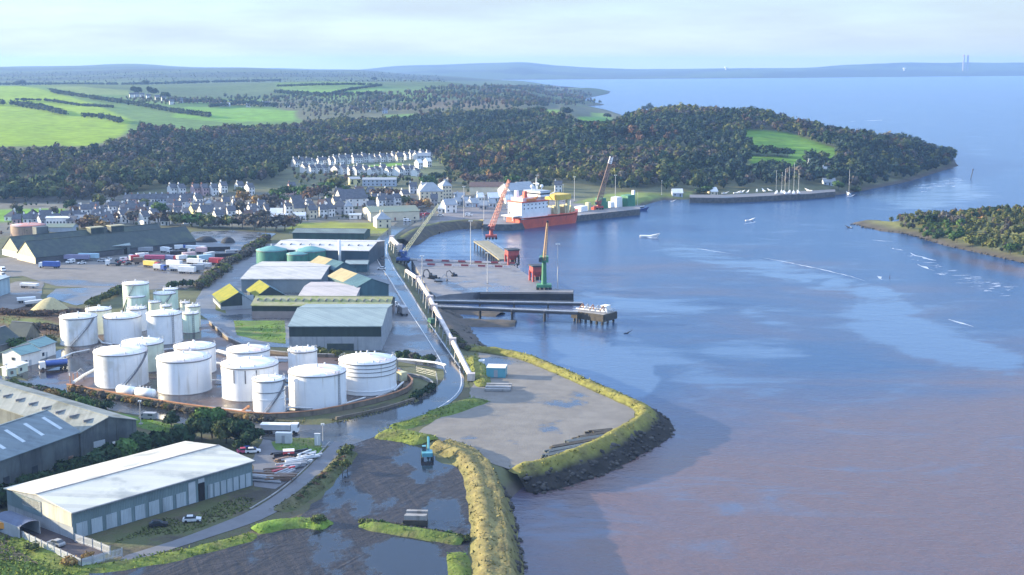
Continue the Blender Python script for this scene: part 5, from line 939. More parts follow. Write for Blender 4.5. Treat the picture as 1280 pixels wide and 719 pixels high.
houses([
 (12, 276, 14, 'grey roofed bungalow in front of the green field, leftmost of the town row', D(wall='w', floors=1, ang=-8, hip=True, depth=10)), (37, 276, 14, 'bungalow with a dark hipped roof beside the rusty tank top', D(wall='c', floors=1, hip=True, depth=11, chim=0)),
 (56, 277, 14, 'bungalow with a rounded dark roof and a bright white left gable by the green field', D(wall='w', floors=1, ang=12, depth=11)), (82, 277, 12, 'pink fronted bungalow at the right end of the green field', D(wall='p', floors=1, ang=14, depth=10)),
 (98, 281, 12, 'pale sheet roofed outbuilding behind the long dark sheds', D(wall='s', roof='g', floors=1, chim=0)), (108, 272, 12, 'pale white gabled house among trees right of the green field', D(wall='w', ang=25, floors=2)), (118, 276, 9, 'small house with grey walls beside the pale gabled house', D(wall='g', floors=1)),
 (133, 280, 16, 'dark roofed terrace with a thin white gable above the long dark sheds', D(wall='w', floors=1, ang=18, depth=9, chim=2)), (141, 268, 7, 'tiny white house with a tall gable behind the dark roofed terrace', D(wall='w', ang=20)),
 (157, 279, 10, 'tall white gabled house directly above the left roof vent house', D(wall='w', ang=40, floors=2)), (165, 271, 16, 'brick house with a dark roof between two tall white gables', D(wall='b', ang=10, floors=2, chim=2)), (184, 281, 7, 'narrow white house showing its gable above the right roof vent house', D(wall='w', ang=45, floors=2)),
 (196, 278, 8, 'white gable end standing alone right of the roof vent houses', D(wall='w', ang=50, floors=2)), (175, 276, 12, 'brick house with grey roof left of the narrow white house', D(wall='b', ang=5, roof='t')),
 (223, 267, 9, 'small pink house below the terrace of grey roofs', D(wall='p', ang=20)), (232, 262, 8, 'white house with a raised gable in the middle of the grey terrace', D(wall='w', ang=35)), (214, 263, 12, 'grey house with a wide dark roof below the terrace', D(wall='s', ang=0)),
 (250, 258, 7, 'white gabled house near the right end of the grey terrace', D(wall='w', ang=35)), (261, 264, 8, 'cream box shaped house above the dark roofed hall', D(wall='c', roof='g', ang=5, hip=True)), (284, 262, 9, 'cream white house below the tall bare trees', D(wall='c', ang=25)),
 (246, 272, 9, 'yellowish gabled house at the left end of the dark roofed hall', D(wall='y', ang=35)), (262, 276, 18, 'white fronted house with dark roof beside the dark roofed hall', D(wall='w', ang=30, depth=12)), (275, 279, 9, 'house with a dark front and two white chimneys by the big dark trees', D(wall='w', ang=30, chim=2)), (290, 274, 10, 'white house partly covered by bare trees left of the yard wood', D(wall='w', ang=20)),
 (238, 266, 14, 'low grey house with a pale roof below the terrace', D(wall='s', roof='g', floors=1)), (205, 272, 10, 'low dark house among olive bushes', D(wall='g', floors=1, ang=10)), (270, 268, 16, 'long dark roofed hall among the houses', D(wall='g', floors=1, depth=14, ang=-4, chim=0)),
 (302, 241, 6, 'white gable high beside the bare tree at the edge of the dark wood', D(wall='w', ang=35)), (315, 243, 7, 'white house with a pointed gable at the edge of the dark wood', D(wall='w', ang=40)), (281, 241, 7, 'bright white house at the left of the wood edge pair', D(wall='w', ang=30)),
 (366, 242, 8, 'pink and white house high among the trees above the church', D(wall='p', ang=20)), (306, 270, 8, 'white gabled cottage in front of the tall bare trees', D(wall='w', ang=40, floors=1)), (317, 270, 10, 'long white cottage with a dark roof beside the gabled cottage', D(wall='w', floors=1)), (328, 266, 7, 'pale blue house left of the curved pale hut', D(wall='s', ang=20)),
 (345, 272, 15, 'pale low hut with a light grey roof below the church', D(wall='w', roof='w', floors=1, chim=0)), (350, 277, 20, 'long low white wall building above the bare hedge', D(wall='w', roof='w', floors=1, chim=0, depth=5)), (374, 275, 15, 'long low white outbuilding right of the long white wall building', D(wall='w', roof='w', floors=1, chim=0, depth=5)),
 (392, 273, 10, 'cream gabled house right of the church', D(wall='c', ang=30, floors=2)), (405, 272, 9, 'white house with a dark roof and two chimneys near the church', D(wall='w', ang=15, chim=2)), (415, 271, 9, 'narrow white house between dark roofs above the sports field', D(wall='w', ang=35)), (424, 268, 16, 'dark hipped house behind the narrow white house', D(wall='g', ang=0, hip=True, depth=10)),
 (425, 261, 14, 'cream double gabled house below the big white gabled hall', D(wall='c', ang=25, floors=2)), (436, 268, 11, 'small white box house right of the cream double gables', D(wall='w', ang=12, roof='g', hip=True)), (444, 274, 15, 'flat roofed white block above the sports field', D(wall='w', roof='w', floors=1, chim=0, ang=6, hr=.4)), 
 (480, 285, 18, 'cream square house at the corner of the port road and the sports field', D(wall='c', roof='g', ang=18, hip=True, depth=11, chim=2)), (478, 260, 9, 'white fronted house with dark roof behind the green roofed warehouse', D(wall='w', ang=20)), (488, 259, 9, 'house with two dark gables behind the green roofed warehouse', D(wall='g', ang=10, chim=2)), (498, 257, 7, 'house with a white chimney gable left of the brown trees', D(wall='w', ang=30)), (508, 252, 9, 'dark roofed house with a white gable above the brown bank', D(wall='w', ang=25)),
 (517, 242, 9, 'pale grey house left of the large cream buildings', D(wall='s', ang=10)), (564, 266, 15, 'white gabled quay house by the bend of the basin', D(wall='w', ang=22, depth=10, roof='g', chim=0)), (552, 266, 8, 'low white hut beside the white gabled quay house', D(wall='w', floors=1, roof='w', chim=0)),
 (543, 258, 8, 'dark roofed house behind the quay house', D(wall='g', ang=5)), (604, 262, 10, 'tiny dark office between the quay house and the lorries', D(wall='g', floors=1, roof='g', chim=0)), (617, 252, 13, 'white roofed hut open toward the quay', D(wall='s', roof='w', floors=1, depth=9, chim=0, ang=10)), (574, 247, 13, 'flat white fronted building right of the cream hotel', D(wall='w', roof='g', chim=0, floors=1, hr=.5)),
 (698, 240, 9, 'white house on the wooded slope behind the ship', D(wall='w', floors=2)), (1017, 212, 9, 'pale house among the trees above the yacht yard', D(wall='s', floors=2, ang=20)), (847, 246, 13, 'pale green hut on the quay grass', D(wall='s', floors=1, roof='w', chim=0)), (893, 244, 9, 'small cream hut on the marina quay', D(wall='c', floors=1, roof='w', chim=0, ang=15)), (1033, 221, 8, 'blue grey house above the fishing boat', D(wall='s', roof='g')), (1037, 232, 15, 'long pale boathouse behind the fishing boat', D(wall='s', roof='g', floors=1, chim=0)),
 (332, 133, 9, 'white farmhouse in the fields beyond the wood', D(wall='w')), (359, 134, 5, 'small white barn right of the white farmhouse', D(wall='w', floors=1)), (310, 134, 5, 'white cottage left of the white farmhouse', D(wall='w', floors=1)), (281, 133, 12, 'long pale farm building left of the white cottage', D(wall='s', floors=1, roof='w', chim=0)),
 (481, 142, 6, 'grey farmhouse below the distant green fields', D(wall='s')), (515, 99, 7, 'tiny white house near the far horizon', D(wall='w')), (460, 140, 5, 'tiny white cottage at the top of the wood', D(wall='w', floors=1))])
# farms and houses on the far hill
for i, (x, y, lab) in enumerate(((165, 122, 'leftmost white house of the hill hamlet'), (171, 121.5, 'grey house beside the leftmost house of the hill hamlet'), (178, 122, 'white house in the middle of the hill hamlet'), (186, 123.5, 'brightest white house of the hill hamlet'), (197, 125, 'white house of the hill hamlet beside dark trees'), (205, 126, 'grey house right of the dark trees on the hill'), (215, 131, 'bright white house at the lower right end of the hill hamlet'), (226, 129, 'rightmost pale house of the hill hamlet'))):
    house(x, y, 5.5, lab, wall='ws'[i % 2 and i not in (3, 5)], ang=20, chim=0, wins=2, group='houses of the hill hamlet')
for i, (x, lab) in enumerate(((218, 'left white gable of the first pair below the dark wood'), (229, 'right pale gable of the first pair below the dark wood'), (247, 'left pink gable of the middle pair below the dark wood'), (258, 'right pink gable of the middle pair below the dark wood'), (270, 'left white gable of the last pair below the dark wood'), )):
    house(x, 244, 8, lab, wall='wwppw'[i], ang=38, chim=1, group='houses in a row below the dark wood')
# terrace of grey houses
for i in range(12):
    house(159 + i * 7.6, 258.5 - i * .12, 7.3, 'grey terraced house in the long row below the wood', wall='spsgwsspsgps'[i], ang=0, depth=8, chim=1, wins=2, group='terrace below the wood')
# estate on the hillside: identical pale houses in two rows
ET = [['pale twin gabled house in the upper row of the hillside estate', 'upper row of the hillside estate'], ['pale house in the lower row of the hillside estate', 'lower row of the hillside estate']]
def estate(x0, y0, x1, y1, n, k):
    base = None
    for i in range(n):
        u = i / (n - 1); x = x0 + (x1 - x0) * u; y = y0 + (y1 - y0) * u
        if base is None:
            base = house(x, y, 4.3, ET[k][0], wall='w', roof='s', ang=42, depth=8.5, chim=1, wins=2, group=ET[k][1])
        else: dup(base, ground(x + RS.uniform(-.8, .8), y + RS.uniform(-.8, .8)), rad(42 + RS.uniform(-22, 14)), scale=[RS.uniform(.8, 1.05)] * 3)
estate(372, 209, 538, 198.5, 24, 0); estate(384, 216.5, 448, 218.5, 9, 1); estate(452, 218, 524, 220, 11, 1)
house(501, 203, 9, 'cream chapel like house at the head of the estate green', wall='c', ang=25, floors=2); house(530, 202, 16, 'long grey building at the right end of the upper estate row', wall='s', floors=2, roof='g', chim=0)
for x, y, lab in ((526, 211, 'white round topped cottage right of the estate green'), (537, 209, 'white cottage at the right end of the estate')): house(x, y, 5, lab, wall='w', ang=35, roof='w', chim=0)
# larger buildings, one by one
house(444, 232, 13, 'pale yellow hall with a flat front below the estate', wall='y', roof='g', floors=2, depth=12, ang=14, chim=0, name='hall', cat='hall', hr=1.2); house(474, 233, 42, 'long grey blue school building below the estate', wall='s', roof='g', floors=2, depth=12, chim=0, name='school', cat='school', hr=1.2, wins=8)
house(443, 258, 34, 'white gabled hall with a long black roof above the sports field', wall='w', roof='s', floors=2, depth=17, ang=24, chim=0, name='hall', cat='hall'); house(375, 273, 14, 'grey stone church with a steep dark roof and cream gable', wall='c', roof='s', floors=2, depth=12, ang=32, he=7, hr=8, chim=0, name='church', cat='church')
house(362, 273, 6, 'white tower like house left of the church', wall='w', roof='s', floors=3, depth=6, ang=20, chim=1)
house(494, 276, 62, 'green roofed warehouse with a cream end behind the sports field', wall='c', roof='n', floors=1, depth=30, ang=16, he=6, hr=2.4, chim=0, name='warehouse', cat='warehouse', wins=5)
house(540, 253, 30, 'large cream hotel with stepped wings and a tall block behind the basin', wall='c', roof='g', floors=3, depth=16, ang=12, chim=0, name='hotel', cat='hotel', hip=True, wins=5); house(559, 250, 12, 'tall cream block at the right of the hotel', wall='c', roof='g', floors=4, depth=12, ang=20, chim=1, name='hotel', cat='hotel', hip=True, wins=3); house(533, 247, 9, 'bright white gable rising behind the cream hotel', wall='w', roof='g', ang=30, floors=3)
house(608, 243, 42, 'long cream walled shed with a mossy roof behind the red crane', wall='c', roof='t', floors=1, depth=18, ang=0, he=6, hr=3, chim=0, name='shed', cat='shed', wins=0); house(646, 248, 18, 'left blue grey gabled transit shed behind the ship', wall='s', roof='g', floors=2, depth=22, ang=28, he=6, chim=0, name='shed', cat='shed', wins=0, hr=5); house(662, 247, 20, 'right blue grey gabled transit shed behind the ship', wall='s', roof='g', floors=2, depth=22, ang=28, he=6.5, chim=0, name='shed', cat='shed', wins=0, hr=5)
house(72, 281, 29, 'long white workshop with a row of windows behind the dark roofs', wall='w', roof='w', floors=1, depth=6, chim=0, name='workshop', cat='workshop', wins=7, he=4.5, hr=.6); house(74, 290, 34, 'low teal shed between the rusty tank and the dark roofs', wall='s', roof='n', floors=1, depth=12, chim=0, name='shed', cat='shed', wins=0, hr=1.5)
house(593, 259, 22, 'long low office with a blue grey roof near the light masts', wall='s', roof='g', floors=1, depth=8, chim=0, name='office', cat='office', hr=1, ang=4); house(660, 262, 18, 'dark site office behind the stern of the ship', wall='g', roof='s', floors=1, depth=8, chim=0, name='office', cat='office')

# the rest of the town's back streets: small houses nothing in the photo tells apart
def backstreet(n, poly, lab, grp, walls, roofs, seed, floors=1):
    rs = np.random.RandomState(seed); xs = [p[0] for p in poly]; ys = [p[1] for p in poly]; done = []
    for _ in range(4000):
        if len(done) == n: break
        x, y = rs.uniform(min(xs), max(xs)), rs.uniform(min(ys), max(ys))
        if not bool(inpoly(np.array([x]), np.array([y]), poly)[0]) or any(abs(x - a) < 9 and abs(y - b) < 3 for a, b in done + TAKEN): continue
        done.append((x, y)); house(x, y, rs.uniform(7, 11), lab, wall=walls[rs.randint(len(walls))], roof=roofs[rs.randint(len(roofs))], ang=rs.uniform(-15, 40), floors=floors, depth=rs.uniform(7, 9), chim=1, wins=2, group=grp)
TAKEN = [proj(*o.matrix_basis.translation) for o in bpy.data.objects if o.get('category') in ('house', 'hall', 'church', 'hotel', 'school', 'warehouse', 'shed')]
backstreet(26, [(-20, 270), (0, 279), (60, 281), (140, 287), (150, 262), (90, 266), (88, 276), (0, 279)], 'small pale house with a dark roof in the crowded streets behind the long dark sheds', 'small houses behind the long dark sheds', 'wwgsp', 's', 31)
backstreet(30, [(150, 262), (300, 258), (300, 276), (205, 282), (150, 272)], 'small pale house with a dark roof in the streets below the grey terrace', 'small houses below the grey terrace', 'wwcgs', 'sst', 32)
backstreet(16, [(300, 266), (420, 256), (430, 272), (350, 278), (300, 278)], 'small pale house with a dark roof between the bare trees and the church', 'small houses near the church', 'wwcg', 'sst', 33)
backstreet(12, [(420, 244), (520, 240), (525, 258), (460, 262), (425, 256)], 'small pale house with a dark roof on the slope between the school and the hotel', 'small houses between the school and the hotel', 'wwcg', 'sst', 34)
backstreet(9, [(570, 246), (640, 250), (640, 262), (575, 264)], 'low pale store or office with a grey roof on the port estate behind the masts', 'low stores behind the masts', 'wsg', 'gw', 35)
# ---------------------------------------------------------------- port: cranes, ships, jetties, masts
RED = mat('crane_red', (.40, .075, .065), (.29, .06, .055), rough=.5, scale=.4); GREENP = mat('crane_green', (.055, .22, .12), (.045, .16, .09), rough=.5, scale=.4); BLUEP = mat('crane_blue', (.05, .10, .28), (.04, .08, .22), rough=.5, scale=.4); YELP = mat('crane_yellow', (.66, .46, .06), (.55, .38, .06), rough=.5, scale=.4); PALEY = mat('faded_yellow_steel', (.55, .52, .32), (.45, .43, .27), rough=.6, scale=.4)
TYRE = mat('rubber', (.02, .02, .021), (.028, .028, .028), rough=.85); SHIPR = mat('ship_red', (.68, .12, .06), (.56, .10, .055), rough=.5, scale=.15, streak=(.30, .075, .055)); SHIPW = mat('ship_white', (.80, .79, .77), (.72, .71, .69), rough=.5, scale=.3, streak=(.56, .50, .43)); TIMB = mat('wet_timber', (.075, .065, .05), (.045, .04, .033), rough=.8, scale=.6)
def mast(px, py, ytop, label, lean=0):
    p = ground(px, py) if py < 270 else P(px, py, G); h = hgt(px, py, ytop, p.z); t = thing('light_mast', label, 'light mast', p, 0, 'tall floodlight masts of the port')
    MB().tube((0, 0, 0), (0, 0, h), .28 if h > 14 else .15, 8, .14 if h > 14 else .09).build('pole', STEEL, t); k = .45 if h < 14 else 1; MB().box(-1.1 * k, 1.1 * k, -.12, .12, h - .1, h + .15).box(-k, -.5 * k, -.4, -.1, h - .35, h).box(.5 * k, k, -.4, -.1, h - .35, h).build('floodlight', WHITE, t); MB().box(-.5, .5, -.5, .5, 0, .5).build('base', M_conc, t)
for a in ((580, 273, 233, 'floodlight mast beside the white van left of the red crane'), (605, 276, 243, 'floodlight mast standing on the yellow floating dock'), (636, 262, 243, 'short floodlight mast between the red crane and the ship'), (671, 252, 219, 'floodlight mast directly behind the ship bridge'), (704, 252, 231, 'floodlight mast left of the yellow ship crane'), (718, 252, 221, 'floodlight mast behind the yellow ship crane'), (769, 256, 219, 'floodlight mast right of the tall rusty jib'),
          (588.5, 334, 276, 'floodlight mast on the quay beside the red and white barriers'), (609.5, 355, 316, 'short floodlight mast on the quay near the dark digger'), (697, 363, 305, 'slim floodlight mast at the outer corner of the quay by the green crane'), (528, 356, 320, 'floodlight mast at the landward end of the quay'), (404, 560, 530, 'street light mast at the junction by the parked dump truck'), (176, 531, 501, 'street light mast on the grass verge by the parked van'), (9, 472, 455, 'light mast at the depot gate beside the green cabins'), (529, 281, 268, 'slim mast on the grass of the basin bank'), (790, 259, 238, 'thin mast on the quay grass left of the white boat'), (827, 244, 226, 'thin mast beside the coast road')): mast(*a)
def harbour_crane(name, label, px, py, ytop, jib_dx, jib_dy, base_h, col, jcol, jib_w=1.8, jr=.13, tower=0):
    """slewing crane: undercarriage on wheels, tower, machine house, lattice jib"""
    p = P(px, py, G); h = hgt(px, py, ytop, G); t = thing(name, label, 'crane', p)
    m = MB(); m.box(-3.5, 3.5, -3, 3, 1.4, 2.6)
    m.build('undercarriage', jcol if tower else col, t)
    for x in (-3, -1, 1, 3):
        for y in (-2.6, 2.6): MB().add(*[[(x + .7 * math.cos(2 * math.pi * i / 10), y + s * .35, .7 + .7 * math.sin(2 * math.pi * i / 10)) for s in (-1, 1) for i in range(10)], [(i, (i + 1) % 10, 10 + (i + 1) % 10, 10 + i) for i in range(10)] + [tuple(range(10)), tuple(range(10, 20))]]).build('wheel', TYRE, t)
    tz = 2.6 + base_h
    MB().cyl(0, 0, 2.6, tz, 1.3, 1.0, 12).build('slew_column', col, t)
    MB().box(-2, 2, -1.6, 4.6, tz, tz + 2.6).build('machine_house', col if not tower else DARKST, t); MB().box(-2.6, -1.2, -3, -1, tz + .4, tz + 2.4).build('cab', GLASS, t)
    MB().box(-1.6, 1.6, 4.6, 6, tz - .2, tz + 2).build('counterweight', DARKST, t)
    foot = Vector((0, -1.2, tz + 1.2)); tip = Vector((jib_dx, jib_dy, h)); mid = foot.lerp(tip, .06); ap = Vector((0, 2.6, tz + 2.6 + max(3, tower)))
    if tower: MB().lattice((0, 2, tz + 2.4), ap, 2.2, 1.2, 6, .14).build('tower', col, t)
    else: MB().tube((-1, 3, tz + 2.4), ap, .2, 5).tube((1, 3, tz + 2.4), ap, .2, 5).build('gantry', col, t)
    j = MB().lattice(foot, tip, jib_w, jib_w * .5, 14, jr).build('jib', jcol, t); MB().box(tip.x - .5, tip.x + .5, tip.y - .5, tip.y + .5, tip.z - .4, tip.z + .6).build('jib_head', DARKST, j)
    if jib_w > 3: MB().lattice(foot.lerp(tip, .86), tip, jib_w * .62, jib_w * .55, 3, jr * 1.1).build('white_tip', SHIPW, j)
    MB().tube(ap, tip, .06, 4).tube(ap, foot.lerp(tip, .6), .06, 4).build('stay_rope', DARKST, t)
    MB().tube(tip, (tip.x, tip.y, tip.z * .45), .05, 4).box(tip.x - .4, tip.x + .4, tip.y - .4, tip.y + .4, tip.z * .45 - 1.2, tip.z * .45).build('hook', DARKST, t); return t
# red crane on its jetty head
harbour_crane('harbour_crane', 'red crane with a tall lattice jib at the tip of the timber jetty', 614, 299, 226, 11, 6, 3, RED, mat('jib_red', (.50, .16, .12), (.52, .32, .22), rough=.6, scale=.12), 2.5, .17)
harbour_crane('harbour_crane', 'green mobile crane with an upright jib on the outer corner of the quay', 680, 362, 277, 1.5, -1, 10.5, GREENP, mat('jib_tan', (.50, .32, .16), (.42, .26, .13), rough=.6, scale=.4), 1.2)
harbour_crane('harbour_crane', 'blue crane with a pale yellow slanting jib at the basin corner', 504, 328, 262, 18, 30, 1, BLUEP, PALEY, 1.6)
harbour_crane('crawler_crane', 'piling crane with a thick rusty jib tipped white on the barge', 748, 262, 196, 9, -2, 1, RED, mat('jib_rust', (.26, .17, .13), (.20, .13, .10), rough=.7, scale=.3), 3.6, .32)
def hopper(px, py, ytop, label):
    p = P(px, py, G); h = hgt(px, py, ytop, G); t = thing('hopper', label, 'hopper', p, .3, 'red dockside hoppers'); k = h / 13
    m = MB(); w = 4.6 * k; m.add([(-w, -w, h * .92), (w, -w, h * .92), (w, w, h * .92), (-w, w, h * .92), (-w, -w, h * .62), (w, -w, h * .62), (w, w, h * .62), (-w, w, h * .62), (-1, -1, h * .3), (1, -1, h * .3), (1, 1, h * .3), (-1, 1, h * .3)], [(0, 4, 5, 1), (1, 5, 6, 2), (2, 6, 7, 3), (3, 7, 4, 0), (4, 8, 9, 5), (5, 9, 10, 6), (6, 10, 11, 7), (7, 11, 8, 4), (8, 11, 10, 9)]); m.build('bin', RED, t)
    MB().box(-w - .4, w + .4, -w - .4, w + .4, h * .92, h).build('grid', DARKST, t)
    for x in (-1, 1):
        for y in (-1, 1): MB().box(x * w * .92 - .45, x * w * .92 + .45, y * w * .92 - .45, y * w * .92 + .45, 0, h * .66).build('leg', RED if x < 0 else DARKST, t)
    MB().box(-w * .3, w * .3, -w * .3, w * .3, h * .08, h * .3).build('chute', DARKST, t); MB().path([(w, -w * .9 + i * .8, h * .05 + i * 1.) for i in range(8)], .18, 4).build('ladder', STEEL, t)
hopper(640, 331, 311, 'red hopper at the landward end of the timber jetty'); hopper(671, 352, 331, 'red hopper standing beside the green crane')
# jetty of the red crane: deck on piles
def jetty(name, label, px, wd, z, dm, pm, step=8, under=-4, rail=True, cat='jetty'):
    c = [P(x, y, z) for x, y in px]; o = Vector((c[0].x, c[0].y, 0)); t = thing(name, label, cat, o); a = MB(); r = MB(); pts = densify(c, step)
    for i in range(len(c) - 1):
        d = (c[i + 1] - c[i]).normalized(); s = Vector((d.y, -d.x, 0)) * wd / 2; A, B = c[i] - o, c[i + 1] - o
        a.add([tuple(A - s), tuple(A + s), tuple(B + s), tuple(B - s)] + [tuple(v - Vector((0, 0, .7))) for v in (A - s, A + s, B + s, B - s)], [(0, 1, 2, 3), (7, 6, 5, 4), (0, 4, 5, 1), (1, 5, 6, 2), (2, 6, 7, 3), (3, 7, 4, 0)])
    a.build('deck', dm, t)
    for k, p in enumerate(pts):
        d = (pts[min(k + 1, len(pts) - 1)] - pts[max(k - 1, 0)]).normalized(); s = Vector((d.y, -d.x, 0)) * wd * .42
        for q in (-1, 1): MB().tube(tuple(p - o + s * q - Vector((0, 0, .6))), tuple((p - o + s * q).to_2d()) + (under,), .32, 6).build('pile', pm, t)
        if rail and k < len(pts) - 1:
            e = pts[k + 1]
            for q in (-1, 1): b = s * q * 1.1; r.tube(tuple(p - o + b + Vector((0, 0, 1))), tuple(e - o + b + Vector((0, 0, 1))), .05, 4); r.tube(tuple(p - o + b), tuple(p - o + b + Vector((0, 0, 1))), .05, 4)
    if rail: r.build('handrail', STEEL, t)
    return t
jetty('timber_jetty', 'short timber jetty carrying the red crane in the basin mouth', [(601, 301), (612, 308), (622, 315), (634, 324)], 9, 4.3, mat('deck_timber', (.27, .24, .16), (.20, .18, .12), scale=.4), TIMB, 7)
t = jetty('approach_bridge', 'approach bridge with two rows of red and white barriers along the quay edge', [(507, 323.5), (560, 325.5), (645, 329.5)], 5, 4.9, M_conc, TIMB, 10, rail=False)
BARR = mat('barrier_red', (.24, .05, .06), (.18, .04, .05), scale=.5); BARW = mat('barrier_white', (.52, .47, .47), (.44, .40, .40), scale=.5)
def barriers(px, label):
    c = densify([P(x, y, G + .9) for x, y in px], 4.2)
    for i, p in enumerate(c[:-1]):
        d = c[i + 1] - p; m = MB(); m.add([(-.3, 0, 0), (.3, 0, 0), (.3, d.length * .86, 0), (-.3, d.length * .86, 0), (-.18, 0, .95), (.18, 0, .95), (.18, d.length * .86, .95), (-.18, d.length * .86, .95)], [(3, 2, 1, 0), (4, 5, 6, 7), (0, 1, 5, 4), (1, 2, 6, 5), (2, 3, 7, 6), (3, 0, 4, 7)])
        o = m.build('barrier', BARR if i % 2 else BARW, None, loc=p); o.rotation_euler = (0, 0, math.atan2(d.y, d.x) - math.pi / 2)
        tag(o, ('dark red block in ' if i % 2 else 'white block in ') + label, 'barrier', ('red blocks of ' if i % 2 else 'white blocks of ') + label)
barriers([(522, 326), (645, 330)], 'the farther barrier row along the approach bridge'); barriers([(524, 331.2), (640, 334.5)], 'the nearer barrier row along the quay edge')
# oil jetty: two trestles with pipes, head platform
def trestle(label, px, z, grp):
    t = jetty('pipe_trestle', label, px, 2.6, z, DARKST, TIMB, 12, cat='trestle'); t['group'] = grp; c = [P(x, y, z) for x, y in px]; o = t.location; 
    for k in (-.6, .2): MB().path([(p.x - o.x, p.y - o.y + k, z + .5) for p in c], .3, 6).build('pipe', PIPEW if k > 0 else STEEL, t)
    return t
trestle('farther pipe trestle running out to the oil jetty head', [(541, 377), (600, 378), (728, 380)], 4.4, 'pipe trestles of the oil jetty'); trestle('nearer pipe trestle running out to the oil jetty head', [(546, 384), (600, 386), (722, 391)], 4.4, 'pipe trestles of the oil jetty')
c = [P(717, 388, 4.6), P(756, 393, 4.6)]; d = (c[1] - c[0]); t = thing('jetty_head', 'oil jetty head with loading arms and pipework on dark piles', 'jetty', (c[0].x, c[0].y, 0), math.atan2(d.y, d.x)); L_ = d.length
MB().box(0, L_, -1, 9, 3.8, 4.6).build('deck', M_conc, t); MB().box(-.2, L_ + .2, -1.6, -1, 1.5, 4.5).box(L_, L_ + .6, -1, 9, 1.5, 4.5).build('fender', TIMB, t)
for i in range(6):
    for y in (-.4, 8.2): MB().cyl(.8 + i * (L_ - 1.6) / 5, y, -4, 3.8, .5, n=8).build('pile', TIMB, t)
for i in range(5):
    m = MB(); x = 2.5 + i * 2.6; m.path([(x, 4, 4.6), (x, 4, 6.8), (x + 1.2, 1.5, 7.8), (x + .8, -.5, 5.8)], .22, 6); m.build('loading_arm', STEEL if i % 2 else ORANGE, t)
MB().box(L_ * .7, L_ * .7 + 3, 4, 7.5, 4.6, 7.4).build('control_hut', WHITE, t); MB().path([(0, 2, 5.2), (L_, 2, 5.2)], .3, 6).path([(0, 6, 5.4), (L_, 6, 5.4)], .3, 6).path([(3, 2, 5.2), (3, 6, 5.4)], .25, 6).build('pipework', PIPEW, t)
MB().path([(0, -.9, 5.6), (L_, -.9, 5.6), (L_ - .1, 8.9, 5.6), (0, 8.9, 5.6)], .06, 4).build('handrail', STEEL, t)
# pale conveyor gallery beside the port road
def gallery(label, pts, wd=1.5, hh=1.35, group=None):
    """pts: (pixel x, pixel y, floor height above ground)"""
    c = [P(x, y, G) + Vector((0, 0, z)) for x, y, z in pts]; o = P(pts[0][0], pts[0][1], G); t = thing('conveyor', label, 'conveyor', o, 0, group)
    for A, B in zip(c[:-1], c[1:]):
        A = A - o; B = B - o; d = (B - A).normalized(); s = Vector((d.y, -d.x, 0)).normalized() * wd / 2; z = Vector((0, 0, hh))
        V = [A - s, A + s, A + s + z * .7, A + z, A - s + z * .7, B - s, B + s, B + s + z * .7, B + z, B - s + z * .7]
        MB().add([tuple(v) for v in V], [(0, 1, 6, 5), (1, 2, 7, 6), (2, 3, 8, 7), (3, 4, 9, 8), (4, 0, 5, 9), (4, 3, 2, 1, 0), (5, 6, 7, 8, 9)]).build('gallery', C_galv, t)
        for q in densify([A, B], 11)[:-1]:
            if q.z > 1: MB().tube(tuple(q - s * .8), (q.x - s.x * 1.3, q.y - s.y * 1.3, 0), .16, 5).tube(tuple(q + s * .8), (q.x + s.x * 1.3, q.y + s.y * 1.3, 0), .16, 5).tube((q.x - s.x, q.y - s.y, q.z * .5), (q.x + s.x, q.y + s.y, q.z * .5), .1, 5).build('trestle_leg', STEEL, t)
        MB().box(B.x - 1.3, B.x + 1.3, B.y - 1.3, B.y + 1.3, max(0, B.z - .6), B.z + hh + .5).build('transfer_tower', C_galv2, t)
    return t
C_galv = cladding('pale_gallery', (.66, .58, .53), (.56, .49, .45), pitch=2.5, streak=(.42, .34, .30)); C_galv2 = cladding('gallery_tower', (.58, .50, .46), (.48, .42, .40), pitch=2.5)
gallery('long pale conveyor gallery on trestle legs between the port road and the shore', [(508, 347, 3), (523, 363, 5), (538, 392, 6), (543, 402, 5.5), (566, 440, 3.5), (589, 476, .8)])
gallery('short bent conveyor from the basin bank down to the blue crane', [(489, 304, 2), (490, 309, 4), (500, 325, 6)], 2.2, 2.2)
# floating dock and ship
def hull(mb, L_, Bm, z0, z1, flare=.06, bow=.22, stern=.12, n=18):
    st = []
    for i in range(n + 1):
        u = i / n; w = 1.
        if u < stern: w = .82 + .18 * (u / stern)
        if u > 1 - bow: w = max(.02, 1 - ((u - 1 + bow) / bow) ** 1.8)
        st.append((u * L_, w * Bm / 2, (u - 1 + bow) / bow if u > 1 - bow else 0))
    V = []
    for x, w, b in st:
        V += [(x, -w * .82, z0), (x + b * 2.5, -w * (1 + flare), z1 + b * 1.6), (x + b * 2.5, w * (1 + flare), z1 + b * 1.6), (x, w * .82, z0)]
    f = [(4 * i + k, 4 * i + (k + 1) % 4, 4 * i + 4 + (k + 1) % 4, 4 * i + 4 + k) for i in range(n) for k in range(4)] + [(3, 2, 1, 0), (4 * n, 4 * n + 1, 4 * n + 2, 4 * n + 3)]
    return mb.add(V, f)
A, B = P(641, 286, 0), P(719, 277, 0); d = B - A; Ls = d.length; rz = math.atan2(d.y, d.x); t = thing('supply_ship', 'red hulled ship with a tall white superstructure moored at the quay', 'ship', A, rz)
BM = 15.
hl = hull(MB(), Ls, BM, -3, 6.2, bow=.16).build('hull', SHIPR, t); MB().box(Ls * .02, Ls * .86, -BM * .47, BM * .47, 6.2, 6.35).build('deck', mat('deck_red', (.34, .10, .08), (.28, .09, .07), scale=.3), t); hull(MB(), Ls, BM * 1.06, 6.35, 7.4, bow=.16).build('bulwark', SHIPR, t)
x0, x1 = Ls * .03, Ls * .44
